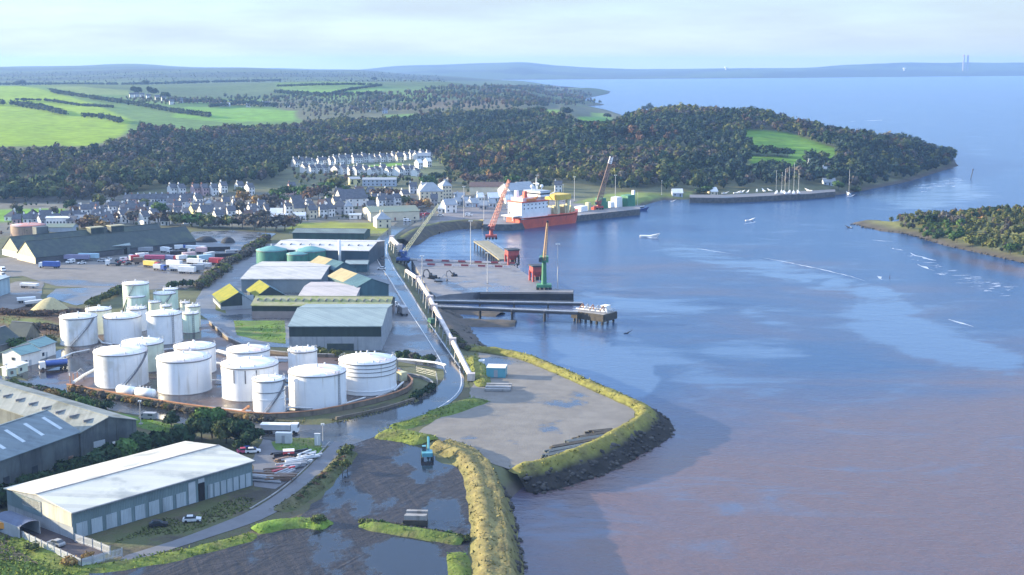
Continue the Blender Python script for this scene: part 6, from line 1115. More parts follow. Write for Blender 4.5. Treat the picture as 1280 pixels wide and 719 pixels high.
sp = MB().box(x0, x1, -BM * .44, BM * .44, 6.4, 17.5).build('superstructure', SHIPW, t)
for k in (2, 3):
    m = MB()
    for i in range(7): m.box(x0 + 2 + i * 3.6, x0 + 3 + i * 3.6, -BM * .44 - .06, -BM * .44 + .02, 8 + k * 2.5, 8.9 + k * 2.5)
    m.build('window_row', GLASS, sp)
MB().box(x0 - .3, x1 + .3, -BM * .47, BM * .47, 17.5, 18.2).build('boat_deck', SHIPR, t); MB().box(x0 + 2, x1 - 2, -BM * .38, BM * .38, 18.2, 20.6).build('deckhouse', mat('deckhouse_pink', (.68, .42, .38), (.70, .56, .53), scale=.3), t)
br = MB().box(Ls * .30, Ls * .45, -BM * .52, BM * .52, 20.6, 24).build('bridge', SHIPW, t); MB().box(Ls * .30 - .1, Ls * .45 + .1, -BM * .53, BM * .53, 22, 23.1).build('window', GLASS, br); MB().box(Ls * .29, Ls * .46, -BM * .54, BM * .54, 24, 24.5).build('bridge_roof', RENDER['s'], br)
MB().tube((Ls * .36, 0, 24.5), (Ls * .36, 0, 33), .5, 8, .2).tube((Ls * .36, -3, 29), (Ls * .36, 3, 29), .2, 5).build('mast', SHIPW, t)
for k, (x, y, z) in enumerate(((.40, -3, 27.3), (.43, 3, 28), (.33, 2, 27))): MB().lathe(Ls * x, y, [(.02, z - 1.2), (.9, z - .8), (1.3, z), (.9, z + .9), (.02, z + 1.3)], 12).tube((Ls * x, y, 24.5), (Ls * x, y, z - 1), .3, 6).build('radome', SHIPW, t, True)
for y in (-4, 4): MB().box(x0 + 4, x0 + 7, y - 1, y + 1, 20.6, 25, taper=.8).build('funnel', SHIPR if y < 0 else SHIPW, t)
for y in (-BM * .45, BM * .45): MB().add(*(lambda q: (q.v, q.f))(hull(MB(), 8, 2.6, 18.4, 20, n=8))).build('lifeboat', mat('lifeboat_orange', (.70, .22, .05), (.62, .2, .05)), t, loc=(Ls * .12, y, 0))
MB().box(-5, x0, -BM * .4, BM * .4, 8.6, 9.2).tube((-4, -4, 6), (-4, -4, 8.6), .3, 6).tube((-4, 4, 6), (-4, 4, 8.6), .3, 6).build('stern_platform', SHIPW, t)
cx = Ls * .62
for y in (-5, 5):
    for x in (cx, cx + 10): MB().box(x - 1, x + 1, y - 1, y + 1, 6.4, 17).build('gantry_leg', PALEY, t)
MB().box(cx - 2, cx + 12, -6.5, 6.5, 17, 20.6).build('gantry', YELP, t)
m = MB()
for i in range(9): m.box(Ls * .49 + i * 3.1, Ls * .49 + i * 3.1 + RS.uniform(1.2, 2.6), RS.uniform(-6, 0), RS.uniform(1, 6), 6.4, RS.uniform(8, 13))
m.build('deck_machinery', PALEY, t); MB().lathe(Ls * .53, 0, [(.1, 6.5), (3.2, 6.5), (3.2, 12), (.1, 12.4)], 18).build('reel', SHIPW, t); MB().tube((Ls * .5, 4, 6.4), (Ls * .5, 4, 19), .5, 8).tube((Ls * .5, 4, 18), (Ls * .66, 0, 22), .35, 6).build('deck_crane', SHIPW, t)
MB().tube((Ls * .92, 0, 7), (Ls * .92, 0, 15), .3, 6).build('foremast', SHIPW, t)
A, B = P(596, 282, 0), P(616, 283, 0); d = B - A; t = thing('floating_dock', 'small floating dock with yellow rails at the corner of the basin', 'pontoon', A, math.atan2(d.y, d.x)); MB().box(0, d.length, -3, 3, -1, 1.4).build('deck', mat('dock_grey', (.33, .31, .22), (.28, .26, .19), scale=.4), t); m = MB()
for i in range(6): m.box(i * d.length / 6, i * d.length / 6 + .3, -3, -2.7, 1.4, 3.6).box(i * d.length / 6, i * d.length / 6 + .3, 2.7, 3, 1.4, 3.6)
m.box(0, d.length, -3, -2.8, 3, 3.3).box(2, 6, -2, 2, 1.4, 4).build('railing', YELP, t)
def boat(px, py, wpx, label, hm, dm, ang=0, house_=True, mastz=0, name='boat', group=None, z=0, cat='boat'):
    p = P(px, py, z); L_ = wpx * mpp(py, 0); t = thing(name, label, cat, p, rad(ang), group); k = L_ / 10
    q = hull(MB(), L_, L_ * .28, -.3 * k, 1. * k, bow=.4, n=10); q.v = [(x - L_ / 2, y, zz) for x, y, zz in q.v]; q.build('hull', hm, t)
    if house_: hs = MB().box(-L_ * .25, L_ * .15, -L_ * .09, L_ * .09, 1. * k, 2.2 * k, taper=.85).build('wheelhouse', dm, t); MB().box(-L_ * .02, L_ * .155, -L_ * .085, L_ * .085, 1.55 * k, 1.95 * k).build('window', GLASS, hs)
    if mastz: MB().tube((0, 0, .8 * k), (0, 0, mastz), .09, 5).tube((-L_ * .3, 0, 2.4 * k), (0, 0, 2.4 * k), .07, 5).build('mast', WHITE, t)
    return t
HULLB = mat('hull_black', (.03, .03, .036), (.045, .04, .045), rough=.5); HULLBL = mat('hull_blue', (.05, .09, .25), (.04, .07, .2), rough=.5)
def barge(x0, y0, x1, y1, label, wd, items):
    A, B = P(x0, y0, 0), P(x1, y1, 0); d = B - A; t = thing('work_barge', label, 'barge', A, math.atan2(d.y, d.x)); L_ = d.length
    MB().add([(0, 0, -1), (L_, 0, -1), (L_, wd, -1), (0, wd, -1), (-1.5, 0, 3), (L_ + 1.5, 0, 3), (L_ + 1.5, wd, 3), (-1.5, wd, 3)], [(3, 2, 1, 0), (4, 5, 6, 7), (0, 1, 5, 4), (1, 2, 6, 5), (2, 3, 7, 6), (3, 0, 4, 7)]).build('hull', HULLB, t); MB().box(-1.4, L_ + 1.4, -.08, 0, 2.5, 3.3).build('rubbing_strake', SHIPW, t)
    for a, b, y0_, y1_, z, m_, n_ in items: MB().box(L_ * a, L_ * b, y0_, y1_, 3, 3 + z, taper=.92).build(n_, m_, t)
    return t
barge(722, 274, 757, 268, 'black work barge with white deck gear beside the red ship', 13, [(.2, .45, 2, 8, 5, SHIPW, 'deckhouse'), (.5, .6, 3, 6, 7, PALEY, 'winch'), (.66, .74, 2, 5, 3, SHIPR, 'winch'), (.05, .14, 6, 9, 3, STEEL, 'container')])
barge(751, 269, 804, 262.5, 'long black barge with green containers carrying the piling crane', 15, [(.02, .14, 0.5, 7, 9, GREENP, 'container'), (.16, .22, 2, 8, 6, GREENP, 'container'), (.30, .40, 3, 9, 5, SHIPW, 'deckhouse'), (.46, .6, 4, 10, 8, SHIPW, 'winch'), (.64, .82, .5, 8, 9, GREENP, 'container'), (.86, .9, 4, 6, 12, SHIPW, 'wheelhouse')])
boat(797, 263.5, 22, 'white and blue tug moored at the outer end of the long barge', HULLBL, SHIPW, ang=8, mastz=14, name='tug'); boat(587, 284, 9, 'small white boat by the gangway at the corner of the basin', SHIPW, SHIPW, ang=20)
boat(810, 296.5, 21, 'white speedboat with a bright trail crossing the estuary', SHIPW, SHIPW, ang=-12, house_=False); boat(782, 417, 5, 'small dark buoy boat alone off the oil jetty', HULLB, HULLB); boat(1112, 348, 3, 'tiny dark boat in the middle of the estuary channel', HULLB, HULLB, ang=70)
boat(1061, 243, 9, 'white fishing boat with a mast at the tip of the marina', SHIPW, SHIPW, ang=100, mastz=21, name='fishing_boat'); boat(1062, 246, 6, 'small white dinghy below the fishing boat', SHIPW, SHIPW, house_=False); boat(905, 250, 8, 'white workboat against the marina quay', SHIPW, SHIPW, ang=-20); boat(988, 246, 15, 'rusty red flat boat under the yacht yard quay', SHIPR, SHIPR, house_=False); boat(902, 250.6, 5, 'small grey dinghy beside the white workboat', STEEL, STEEL, house_=False); boat(840, 252, 4, 'small white dinghy by the pale green hut', SHIPW, SHIPW, house_=False); boat(1063, 285, 6, 'small craft with a wake passing the island tip', HULLB, SHIPW, ang=160); boat(954, 97, 4, 'white sail far out on the estuary', SHIPW, SHIPW, mastz=40, house_=False); boat(936, 276, 9, 'low launch cutting a wake across the middle of the estuary', SHIPW, SHIPW, house_=False, ang=15)
# yachts laid up ashore
for i, (x, h) in enumerate(((970, 19), (977, 17), (981, 20), (986, 22), (992, 25), (998, 16))):
    boat(x, 242 - (i % 2) * .6, 10, 'white yacht with a bare mast laid up in the yacht yard', SHIPW, SHIPW, ang=70 + 10 * (i % 3), mastz=h, name='yacht', group='yachts laid up in the yacht yard', z=G + 1.2, cat='yacht')
for i, (x, y) in enumerate(((905, 242), (920, 241.5), (926, 241), (934, 240.6), (946, 239.6), (955, 239), (963, 238.5), (1012, 238.5))):
    boat(x, y, 6 + i % 3, 'small white boat stored along the marina quay', SHIPW, RENDER['s'], ang=20 * i, house_=i % 2 == 0, group='small boats stored along the marina quay', z=G + .9)
for x, y, lab in ((1213, 224, 'channel marker post off the wooded headland'), (1068, 236, 'thin mast by the slipway at the end of the marina')): p = P(x, y, 0); q = thing('marker_post', lab, 'post', p); MB().tube((0, 0, -2), (2, 0, 9), .35, 6).build('post', DARKST, q); MB().cyl(2, 0, 8.6, 10, .8, .4, n=8).build('topmark', DARKST, q)
for x, y, yt, lab in ((1197, 76, 57, 'left of two tall chimneys on the far shore'), (1202, 76, 55, 'right of two tall chimneys on the far shore')): p = P(x, 92, 0); p = p * 1; z = float(zland(np.array([p.x]), np.array([11600.]))[0]); q = thing('chimney', lab, 'chimney', ((x - 640) / F * 11600, 11600, z), 0, 'power station chimneys on the far shore'); MB().cyl(0, 0, 0, 150, 9, 7, 12).build('shaft', M_conc, q); MB().cyl(0, 0, 150, 158, 7.4, 7.4, 12).build('cap', RED, q)
for x, lab in ((904, 'left white storage sphere on the far shore'), (1124, 'right white storage sphere on the far shore')):
    X = (x - 640) / F * 11300; z = float(zland(np.array([X]), np.array([11300.]))[0]); q = thing('water_tower', lab, 'tower', (X, 11300, z), 0, 'white towers on the far shore'); MB().cyl(0, 0, 0, 14, 5, 5, 10).build('shaft', SHIPW, q); MB().lathe(0, 0, [(5, 12), (13, 17), (13, 22), (1, 25)], 14).build('bowl', SHIPW, q)
# fishing-line of floats: pale foam thrown up along the tide race is in the water itself

FOAM = mat('sea_foam', (.50, .53, .57), (.25, .30, .38), rough=.7, scale=.35)
def foam(px, w, seed=1, gaps=.25):
    rs = np.random.RandomState(seed); c = densify(smooth_line([P(x, y, 0) for x, y in px], 2), 3.5); mb = MB(); run = []
    def flush():
        if len(run) > 3:
            V = []; n = len(run)
            for i, p in enumerate(run):
                d = run[min(i + 1, n - 1)] - run[max(i - 1, 0)]; d.normalize(); r = Vector((d.y, -d.x, 0)) * w * .55 * (.08 + math.sin(math.pi * i / (n - 1))) * rs.uniform(.2, 1.2); o = Vector((rs.normal(0, w * .25), rs.normal(0, w * .25), .012)); V += [tuple(p - r + o), tuple(p + r + o)]
            mb.add(V, [(2 * i, 2 * i + 1, 2 * i + 3, 2 * i + 2) for i in range(n - 1)])
        run.clear()
    k = 0
    for p in c:
        if k <= 0 and rs.rand() < (.14 if gaps else .02): flush(); k = rs.randint(2, 3 + int(30 * gaps))
        k -= 1
        if k <= 0: run.append(p)
    flush(); mb.build('foam', FOAM)['kind'] = 'stuff'
foam([(799, 292), (808, 297), (824, 298)], 2.2, 1, 0); foam([(838, 303), (850, 308), (880, 312), (920, 318), (960, 323), (1000, 331), (1050, 342), (1085, 352)], 1.3, 2, .5)
foam([(1112, 310), (1130, 313), (1150, 321), (1170, 326)], 2.5, 3, .3); foam([(1145, 330), (1180, 343), (1215, 350), (1262, 362), (1290, 370)], 2.2, 4, .6); foam([(1090, 300), (1115, 302)], 1.6, 5, .2); foam([(1050, 283), (1068, 286)], 1.2, 6, .2); foam([(926, 281), (946, 277)], 1.1, 7, .1); foam([(1150, 240), (1180, 236), (1215, 228)], 2.5, 8, .7); foam([(1128, 236), (1160, 231), (1200, 222)], 2.5, 9, .7); foam([(1060, 152), (1110, 150)], 7, 10, .3); foam([(1225, 160), (1280, 161)], 7, 11, .3); foam([(1095, 345), (1140, 370), (1180, 398), (1240, 415), (1285, 428)], 1.8, 12, .9);
# ---------------------------------------------------------------- vehicles
def paint(name, c): return mat('paint_' + name, c, tuple(v * .88 for v in c), rough=.4, scale=.5)
PT = {k: paint(k, v) for k, v in dict(white=(.74, .74, .73), red=(.50, .07, .08), crimson=(.48, .09, .16), yellow=(.72, .52, .12), black=(.025, .025, .03), blue=(.06, .12, .38), grey=(.30, .31, .33), silver=(.50, .52, .54), green=(.05, .14, .09), teal=(.10, .30, .36), pink=(.58, .40, .40), purple=(.26, .24, .36), sky=(.38, .54, .62), brown=(.20, .13, .09), orange=(.60, .26, .05)).items()}
def wheels(t, xs, wd, r=.5):
    for x in xs:
        for s in (-1, 1):
            m = MB(); V = [(x + r * math.cos(2 * math.pi * i / 12), s * wd / 2 + k * .14, r + r * math.sin(2 * math.pi * i / 12)) for k in (-1, 1) for i in range(12)]
            m.add(V, [(i, (i + 1) % 12, 12 + (i + 1) % 12, 12 + i) for i in range(12)] + [tuple(range(12)), tuple(range(12, 24))]); m.build('wheel', TYRE, t)
def place(name, px, py, label, cat, ang, group, z=None): return thing(name, label, cat, P(px, py, z or G + .08), rad(ang), group)
def car(px, py, label, col, ang=0, group=None, van=False, name=None):
    t = place(name or ('van' if van else 'car'), px, py, label, 'van' if van else 'car', ang, group); L_, w = (5.2, 1.95) if van else (4.3, 1.75)
    if van: pr = [(-2.6, .35), (2.5, .35), (2.6, .9), (1.9, 1.15), (1.2, 2.05), (-2.6, 2.1)]
    else: pr = [(-2.1, .3), (2.1, .3), (2.15, .75), (1.1, .92), (-1.95, .98), (-2.15, .7)]
    def ext(p, w): n = len(p); return MB().add([(x, -w / 2, z) for x, z in p] + [(x, w / 2, z) for x, z in p], [tuple(range(n)), tuple(range(n, 2 * n))[::-1]] + [(i, n + i, n + (i + 1) % n, (i + 1) % n) for i in range(n)])
    ext(pr, w).build('body', PT[col], t)
    if not van: ext([(-1.75, .95), (1.0, .9), (.35, 1.42), (-1.2, 1.45)], w * .88).build('cabin', GLASS, t); ext([(-1.15, 1.44), (.3, 1.41), (.2, 1.47), (-1.05, 1.5)], w * .82).build('roof', PT[col], t)
    else: ext([(1.25, 1.3), (1.9, 1.17), (1.3, 2.0), (1.1, 2.0)], w * 1.01).build('windscreen', GLASS, t); MB().box(-1.9, -.4, -w / 2 - .01, w / 2 + .01, 1.3, 1.8).build('window', GLASS, t)
    wheels(t, (-1.35, 1.35), w - .1, .33); return t
def lorry(px, py, label, cab, body, ang, L_=9., kind='box', group=None, h=2.7, name='lorry', cat='lorry'):
    t = place(name, px, py, label, cat, ang, group); w = 2.5; x0 = -L_ / 2; x1 = L_ / 2 - 2.2
    MB().box(x0, L_ / 2 - .2, -.9, .9, .7, 1.05).build('chassis', DARKST, t)
    c = MB().box(x1 + .15, L_ / 2, -w / 2, w / 2, .6, 2.9, taper=.94).build('cab', PT[cab], t); MB().box(L_ / 2 - .25, L_ / 2 + .03, -w * .42, w * .42, 1.7, 2.6).build('windscreen', GLASS, c)
    if kind == 'box': MB().box(x0, x1, -w / 2, w / 2, 1.05, 1.05 + h).build('load_box', PT[body], t)
    elif kind == 'tipper': MB().add([(x0, -w / 2, 1.05), (x1, -w / 2, 1.05), (x1, w / 2, 1.05), (x0, w / 2, 1.05), (x0 - .5, -w / 2 - .1, 2.6), (x1, -w / 2 - .1, 2.6), (x1, w / 2 + .1, 2.6), (x0 - .5, w / 2 + .1, 2.6)], [(3, 2, 1, 0), (0, 1, 5, 4), (1, 2, 6, 5), (2, 3, 7, 6), (3, 0, 4, 7), (4, 5, 6, 7)]).build('tipping_body', PT[body], t); MB().box(x0 - .5, x1, -w / 2 - .16, w / 2 + .16, 2.5, 2.72).build('top_rail', PT['white'], t)
    elif kind == 'tank':
        n = 14; V = [(x, 1.2 * r * math.cos(2 * math.pi * i / n), 2.2 + 1.05 * r * math.sin(2 * math.pi * i / n)) for x, r in ((x0, .7), (x0 + .2, 1), (x1 - .2, 1), (x1, .7)) for i in range(n)]
        MB().add(V, [(k * n + i, (k + 1) * n + i, (k + 1) * n + (i + 1) % n, k * n + (i + 1) % n) for k in range(3) for i in range(n)] + [tuple(range(n)), tuple(range(3 * n, 4 * n))]).build('tank_body', PT[body], t, True); MB().box(x0 + .5, x1 - .5, -.4, .4, 3.2, 3.4).build('walkway', STEEL, t)
    else: MB().box(x0, x1, -w / 2, w / 2, 1.05, 1.25).box(x0, x0 + 1.2, -w / 2, w / 2, 1.25, 2).build('flatbed', PT[body], t)
    wheels(t, [x0 + .9, x0 + 2.1, L_ / 2 - 1.1] if L_ > 7 else [x0 + 1, L_ / 2 - 1], w - .25); return t
def trailer(px, py, label, body, ang, L_=11., h=2.7, group=None, w=2.5):
    t = place('trailer', px, py, label, 'trailer', ang, group); x0 = -L_ / 2; m = MB().box(x0, -x0, -w / 2, w / 2, 1.1, 1.1 + h).build('load_box', PT[body], t); MB().box(x0 - .04, x0, -w * .47, w * .47, 1.2, 1 + h).build('rear_door', PT['grey'], m); MB().box(x0 + .2, -x0 - .2, -.7, .7, .8, 1.1).build('chassis', DARKST, t); wheels(t, (x0 + 1.2, x0 + 2.4), w - .25); MB().box(-x0 - 2.6, -x0 - 2.4, -.8, .8, 0, .8).build('landing_leg', STEEL, t); return t
lorry(67, 461, 'blue and white road tanker parked on the wet paved depot yard', 'white', 'blue', 205, 9.5, 'tank', name='tanker_lorry'); lorry(351, 541, 'tipper lorry with a pale body parked below the bund wall', 'white', 'silver', -4, 10.5, 'tipper', name='tipper_lorry'); car(185, 524, 'dark silver van parked beside the verge below the bund wall', 'grey', 170, van=True)
lorry(62, 335, 'blue and white coach like lorry alone on the pale lorry yard', 'white', 'blue', 170, 11, 'box', h=2.4); lorry(70, 580, 'white cab lorry half hidden behind the long dark hedge', 'white', 'brown', 195, 9, 'flat'); lorry(80, 325, 'white cab flatbed beside the long dark shed', 'white', 'black', 185, 9, 'flat'); lorry(142, 332, 'white cab tractor with a dark empty bed in the middle of the lorry yard', 'white', 'black', 180, 8, 'flat')
lorry(503, 393, 'grey lorry parked at the edge of the port road beside the long mossy shed', 'silver', 'grey', 110, 9, 'box'); car(344, 388, 'white car parked by the pale door of the black shed', 'white', 15); car(352, 391, 'reddish car beside the white car at the black shed', 'crimson', 10); car(492, 383, 'white car parked beside the blue green shed', 'white', 5, van=True); car(483, 377, 'small pale van by the corner of the blue green shed', 'silver', 0, van=True); car(477, 337, 'white car by the green roofed hut near the port road', 'white', 170); car(539, 404, 'dark green van under the conveyor gallery', 'green', 110, van=True)
PARK = [ # scrap and trailer park at the right of the yard: x, y, colour, angle, length, wording
 (194, 326, 'crimson', -5, 11, 'crimson'), (190, 334, 'yellow', -28, 10, 'yellow'), (218, 334, 'white', -25, 9, 'white skeletal'), (226, 339, 'white', -18, 12, 'large white'), (245, 331, 'white', -20, 10, 'white'), (234, 342, 'white', -15, 9, 'long white'), (248, 340, 'grey', -8, 6, 'grey square'), (272, 316, 'black', 8, 14, 'long black'), (284, 325, 'black', 12, 13, 'second long black'), (222, 321, 'black', 12, 8, 'short black'), (233, 317, 'black', -20, 7, 'small black tilted'), (242, 327, 'green', 5, 6, 'dark green'),
 (271, 331, 'red', -14, 8, 'bright red'), (280, 331, 'red', 20, 7, 'dull red'), (256, 327, 'sky', 40, 8, 'sky blue'), (262, 324, 'silver', 60, 7, 'silver'), (208, 316, 'white', -30, 7, 'small white'), (245, 314, 'white', -18, 12, 'long pale'), (252, 317, 'pink', -12, 6, 'pink'), (226, 313, 'white', 15, 6, 'short white'), (236, 324, 'pink', 25, 7, 'faded pink'), (182, 316, 'grey', 5, 8, 'grey flat'), (178, 323, 'white', 35, 6, 'little white'), (173, 330, 'brown', 10, 5, 'brown'), (168, 327, 'red', 40, 5, 'small red'), (214, 326, 'purple', -15, 8, 'purple grey'), (96, 326, 'purple', -6, 14, 'dull purple'), (111, 325, 'sky', -3, 11, 'pale blue'), (228, 326, 'white', 50, 7, 'white upended'), (256, 336, 'silver', -12, 7, 'dull silver'), (290, 320, 'grey', 15, 7, 'far grey'), (200, 338, 'silver', -25, 6, 'low silver')]
NB = ['at the heart of the trailer park', 'at the near edge of the trailer park', 'toward the yard hedge in the trailer park', 'close to the long dark shed']
for i, (x, y, c, a, l, wd_) in enumerate(PARK):
    if i % 3 == 1 and l < 11: lorry(x, y, '%s lorry with its own cab %s' % (wd_, NB[1] if y > 332 else NB[2] if x > 255 else NB[3] if x < 190 or y < 318 else NB[0]), ('white', 'red', 'silver', 'blue')[i % 4], c, a, max(7, l), h=RS.uniform(1.8, 2.5), group='lorries of the crowded lorry park')
    else: trailer(x, y, '%s trailer %s' % (wd_, NB[1] if y > 332 else NB[2] if x > 255 else NB[3] if x < 190 or y < 318 else NB[0]), c, a, l, h=RS.uniform(1.9, 2.8), group='trailers of the crowded lorry park')
for i, (x, y, c, v) in enumerate(((152, 329, 'red', 0), (156, 326, 'white', 1), (160, 331, 'black', 0), (164, 323, 'white', 1), (147, 327, 'black', 0), (135, 325, 'white', 0), (127, 327, 'silver', 0), (102, 330, 'white', 0), (88, 329, 'white', 1), (72, 330, 'white', 0), (4, 339, 'white', 1), (2, 346, 'white', 1))):
    car(x, y, '%s %s parked in front of the long dark sheds' % (c, 'van' if v else 'car'), c, 30 * i, 'vehicles parked before the long dark sheds', bool(v))
def digger(px, py, label, col, ang, k=1.):
    t = place('excavator', px, py, label, 'excavator', ang, None)
    for s in (-1, 1): MB().box(-2.1 * k, 2.1 * k, s * 1.2 * k - .35 * k, s * 1.2 * k + .35 * k, 0, .95 * k).build('track', TYRE, t)
    MB().box(-1.8 * k, 1.5 * k, -1.3 * k, 1.3 * k, 1.05 * k, 2 * k).build('house', PT[col], t); MB().box(.1 * k, 1.5 * k, .2 * k, 1.25 * k, 2 * k, 3.1 * k, taper=.9).build('cab', GLASS, t); MB().box(.15 * k, 1.35 * k, .25 * k, 1.2 * k, 3.1 * k, 3.2 * k).build('cab_roof', PT[col], t)
    bm = MB(); bm.tube((1.2 * k, -.4 * k, 1.8 * k), (3.4 * k, -.4 * k, 4.6 * k), .32 * k, 6).tube((3.4 * k, -.4 * k, 4.6 * k), (5.4 * k, -.4 * k, 4 * k), .26 * k, 6); b = bm.build('boom', PT[col], t); MB().tube((5.4 * k, -.4 * k, 4.2 * k), (5.9 * k, -.4 * k, 1.4 * k), .22 * k, 6).build('stick', PT[col], b); MB().box(5.2 * k, 6.2 * k, -.9 * k, .1 * k, .5 * k, 1.4 * k, taper=.7).build('bucket', DARKST, b); return t
digger(534, 574, 'teal excavator working on the mud beside the grass berm', 'teal', 95, 1.1); digger(541, 349, 'dark wheeled digger on the wide quay apron', 'black', 150); digger(548, 353, 'second dark machine on the quay behind the digger', 'grey', 30, .8); digger(568, 346, 'small dark loader near the middle of the quay', 'black', 200, .7)
# containers, sheds and stock lying about
def crate(px, py, label, cols, L_, w, h, ang, name='container', cat='container', group=None):
    t = place(name, px, py, label, cat, ang, group); MB().box(-L_ / 2, L_ / 2, -w / 2, w / 2, .1, h).build('body', cols[0], t); MB().box(-L_ / 2 - .04, L_ / 2 + .04, -w / 2 - .04, w / 2 + .04, h, h + .12).build('roof', cols[1], t); MB().box(-L_ * .1, L_ * .1, -w / 2 - .06, -w / 2, .2, h * .8).build('door', cols[2], t); return t
crate(621, 470, 'white roofed site hut with a teal end on the gravel yard', (PT['teal'], ROOFS['w'], PT['grey']), 6.5, 6, 3.4, -6, 'site_hut', 'hut'); crate(602, 456, 'tiny white tank like box near the gravel yard hut', (PT['white'], ROOFS['w'], PT['grey']), 2, 2, 1.6, 0)
t = place('stacked_slabs', 623, 486, 'stack of pale slabs lying on the gravel yard beside the hut', 'slabs', -4, None)
for i in range(4): MB().box(-4.2, 4.2, -4 + i * 2.1, -2.4 + i * 2.1, .05, .8 + .25 * (i % 2)).build('slab', M_conc, t)
t = place('stacked_slabs', 521, 652, 'pile of concrete sections standing on the mud by a grassy strip', 'slabs', -4, None)
for i in range(3): MB().box(-2.6, 2.4, -2.4 + i * 1.7, -1.3 + i * 1.7, .05, 2.2 - .4 * (i % 2)).build('slab', M_conc, t)
MB().box(-2.9, 2.9, -2.9, -2.6, .05, 1.2).build('timber_rail', TIMB, t)
for i, (x, y, l, a) in enumerate(((712, 562, 16, 33), (722, 556, 18, 32), (733, 551, 14, 30), (742, 546, 12, 34), (702, 568, 12, 36), (752, 541, 8, 20))):
    t = place('timber_stack', x, y, 'stack of dark timbers along the gravel yard edge beside the berm', 'timber', a, 'dark timbers stacked along the gravel yard berm'); m = MB(); rs = random.Random(i)
    for k in range(7): m.box(-l / 2 + rs.uniform(-1, 1), l / 2 + rs.uniform(-1, 1), -1.4 + k % 4 * .7, -.85 + k % 4 * .7, .05 + .5 * (k // 4), .5 + .5 * (k // 4))
    m.build('timber', TIMB if i % 2 else C_old, t)
for i, (x, y, l, a, c) in enumerate(((364, 571, 9, 20, 'black'), (372, 573, 8, -15, 'black'), (355, 577, 5, 30, 'brown'), (378, 577, 9, 50, 'silver'), (372, 582, 7, 48, 'silver'), (366, 585, 7, 20, 'grey'), (360, 588, 6, 60, 'silver'), (352, 590, 5, 40, 'red'), (345, 592, 5, 10, 'brown'), (340, 598, 9, 0, 'brown'), (330, 601, 8, -6, 'grey'), (350, 600, 7, 15, 'brown'), (358, 595, 6, 60, 'grey'), (384, 572, 6, 52, 'silver'), (368, 578, 6, 12, 'grey'))):
    t = place('scrap_stack', x, y, 'heap of %s steel and timber beside the access lane' % {'sky': 'pale blue', 'silver': 'silvery'}.get(c, c), 'scrap', a, 'scrap stacked between the warehouse and the lane'); m = MB(); rs = random.Random(i * 3)
    for k in range(9):
        o = len(m.v); m.box(-l / 2 + rs.uniform(-1, 1), l / 2 + rs.uniform(-1.5, 1), -.25, .25, 0, .35); an = rs.uniform(-.25, .25); dy, dz = rs.uniform(-1.3, 1.3), rs.uniform(.05, 1.1)
        m.v[o:] = [(q[0] * math.cos(an) - q[1] * math.sin(an), q[0] * math.sin(an) + q[1] * math.cos(an) + dy, q[2] + dz) for q in m.v[o:]]
    m.build('bar', PT[c], t)
crate(361, 571, 'red and white skip among the scrap beside the lane', (PT['red'], ROOFS['w'], PT['white']), 3, 2.4, 1.8, 10, 'skip', 'skip'); crate(355, 554, 'grey cabinet on the verge by the junction', (PT['silver'], ROOFS['w'], PT['grey']), 4.5, 1.5, 3, -5, 'cabinet', 'cabinet'); crate(397, 557, 'pale sign board post at the end of the verge', (PT['silver'], ROOFS['w'], PT['white']), 1.6, .5, 3.4, 0, 'sign_board', 'sign')
crate(803 / 6.4 * 1, 474, 'small white pump box on the depot floor', (PT['white'], ROOFS['w'], PT['grey']), 2, 1.6, 1.6, 0, 'pump_box', 'box'); crate(502, 476, 'bright tan cabinet beside the rightmost ringed tank', (PALEY, PALEY, PT['grey']), 3.2, 2.4, 3, -50, 'cabinet', 'cabinet')
car(198, 658, 'dark blue car parked on rough grass before the white warehouse', 'black', 15); car(240, 652, 'silver car on the brown apron before the white warehouse', 'silver', 10); car(70, 682, 'dark car with a pale roof in the fenced loading yard', 'grey', 150); lorry(2, 664, 'orange yellow machine half out of view beside the shelter', 'yellow', 'orange', 170, 7, 'box', h=1.4)
for x, y, c, a, lab in ((306, 566, 'crimson', 20, 'dark red car parked beyond the far corner of the white warehouse'), (311, 564, 'blue', 20, 'blue car parked beyond the far corner of the white warehouse'), (316, 566, 'white', 15, 'white car parked beyond the far corner of the white warehouse')): car(x, y, lab, c, a)
car(586, 270, 'long white van on the quay beneath the left mast', 'white', 0, van=True); car(509, 277, 'white van on the port road below the cream square house', 'white', 15, van=True); car(551, 270, 'white car by the quay house', 'white', 0); car(534, 268, 'red car before the green roofed warehouse', 'red', 20); car(527, 270, 'red van beside the green roofed warehouse wall', 'red', 20, van=True)
for x, y, a, l, lab in ((33, 403 - 25, 25, 8, 'white'), (42, 382, 40, 8, 'silver'), (37, 360, -15, 9, 'white')): trailer(x, y, '%s low trailer on the pale side yard %s' % (lab, {33: 'nearest the blue shed', 42: 'beside the ditch', 37: 'at the yard fence'}[x]), lab, a, l, h=1.2)
t = place('gravel_heap', 62, 387, 'yellowish heap of gravel beside the pale pond', 'heap', 0, None); o = MB().lathe(0, 0, [(8.2, 0), (6.6, 1.3), (4.6, 3.0), (2.4, 4.5), (.9, 5.1), (.02, 5.2)], 22); o.v = [(x + .5 * mnoise.noise((x * .4, y * .4, z)), y + .5 * mnoise.noise((y * .4, x * .4, z + 5)), z * (1 + .15 * mnoise.noise((x * .2, y * .2, 3)))) for x, y, z in o.v]; o.build('heap', mat('yellow_gravel', (.40, .35, .20), (.32, .28, .16), rough=.95, scale=1, bump=.1), t, True)
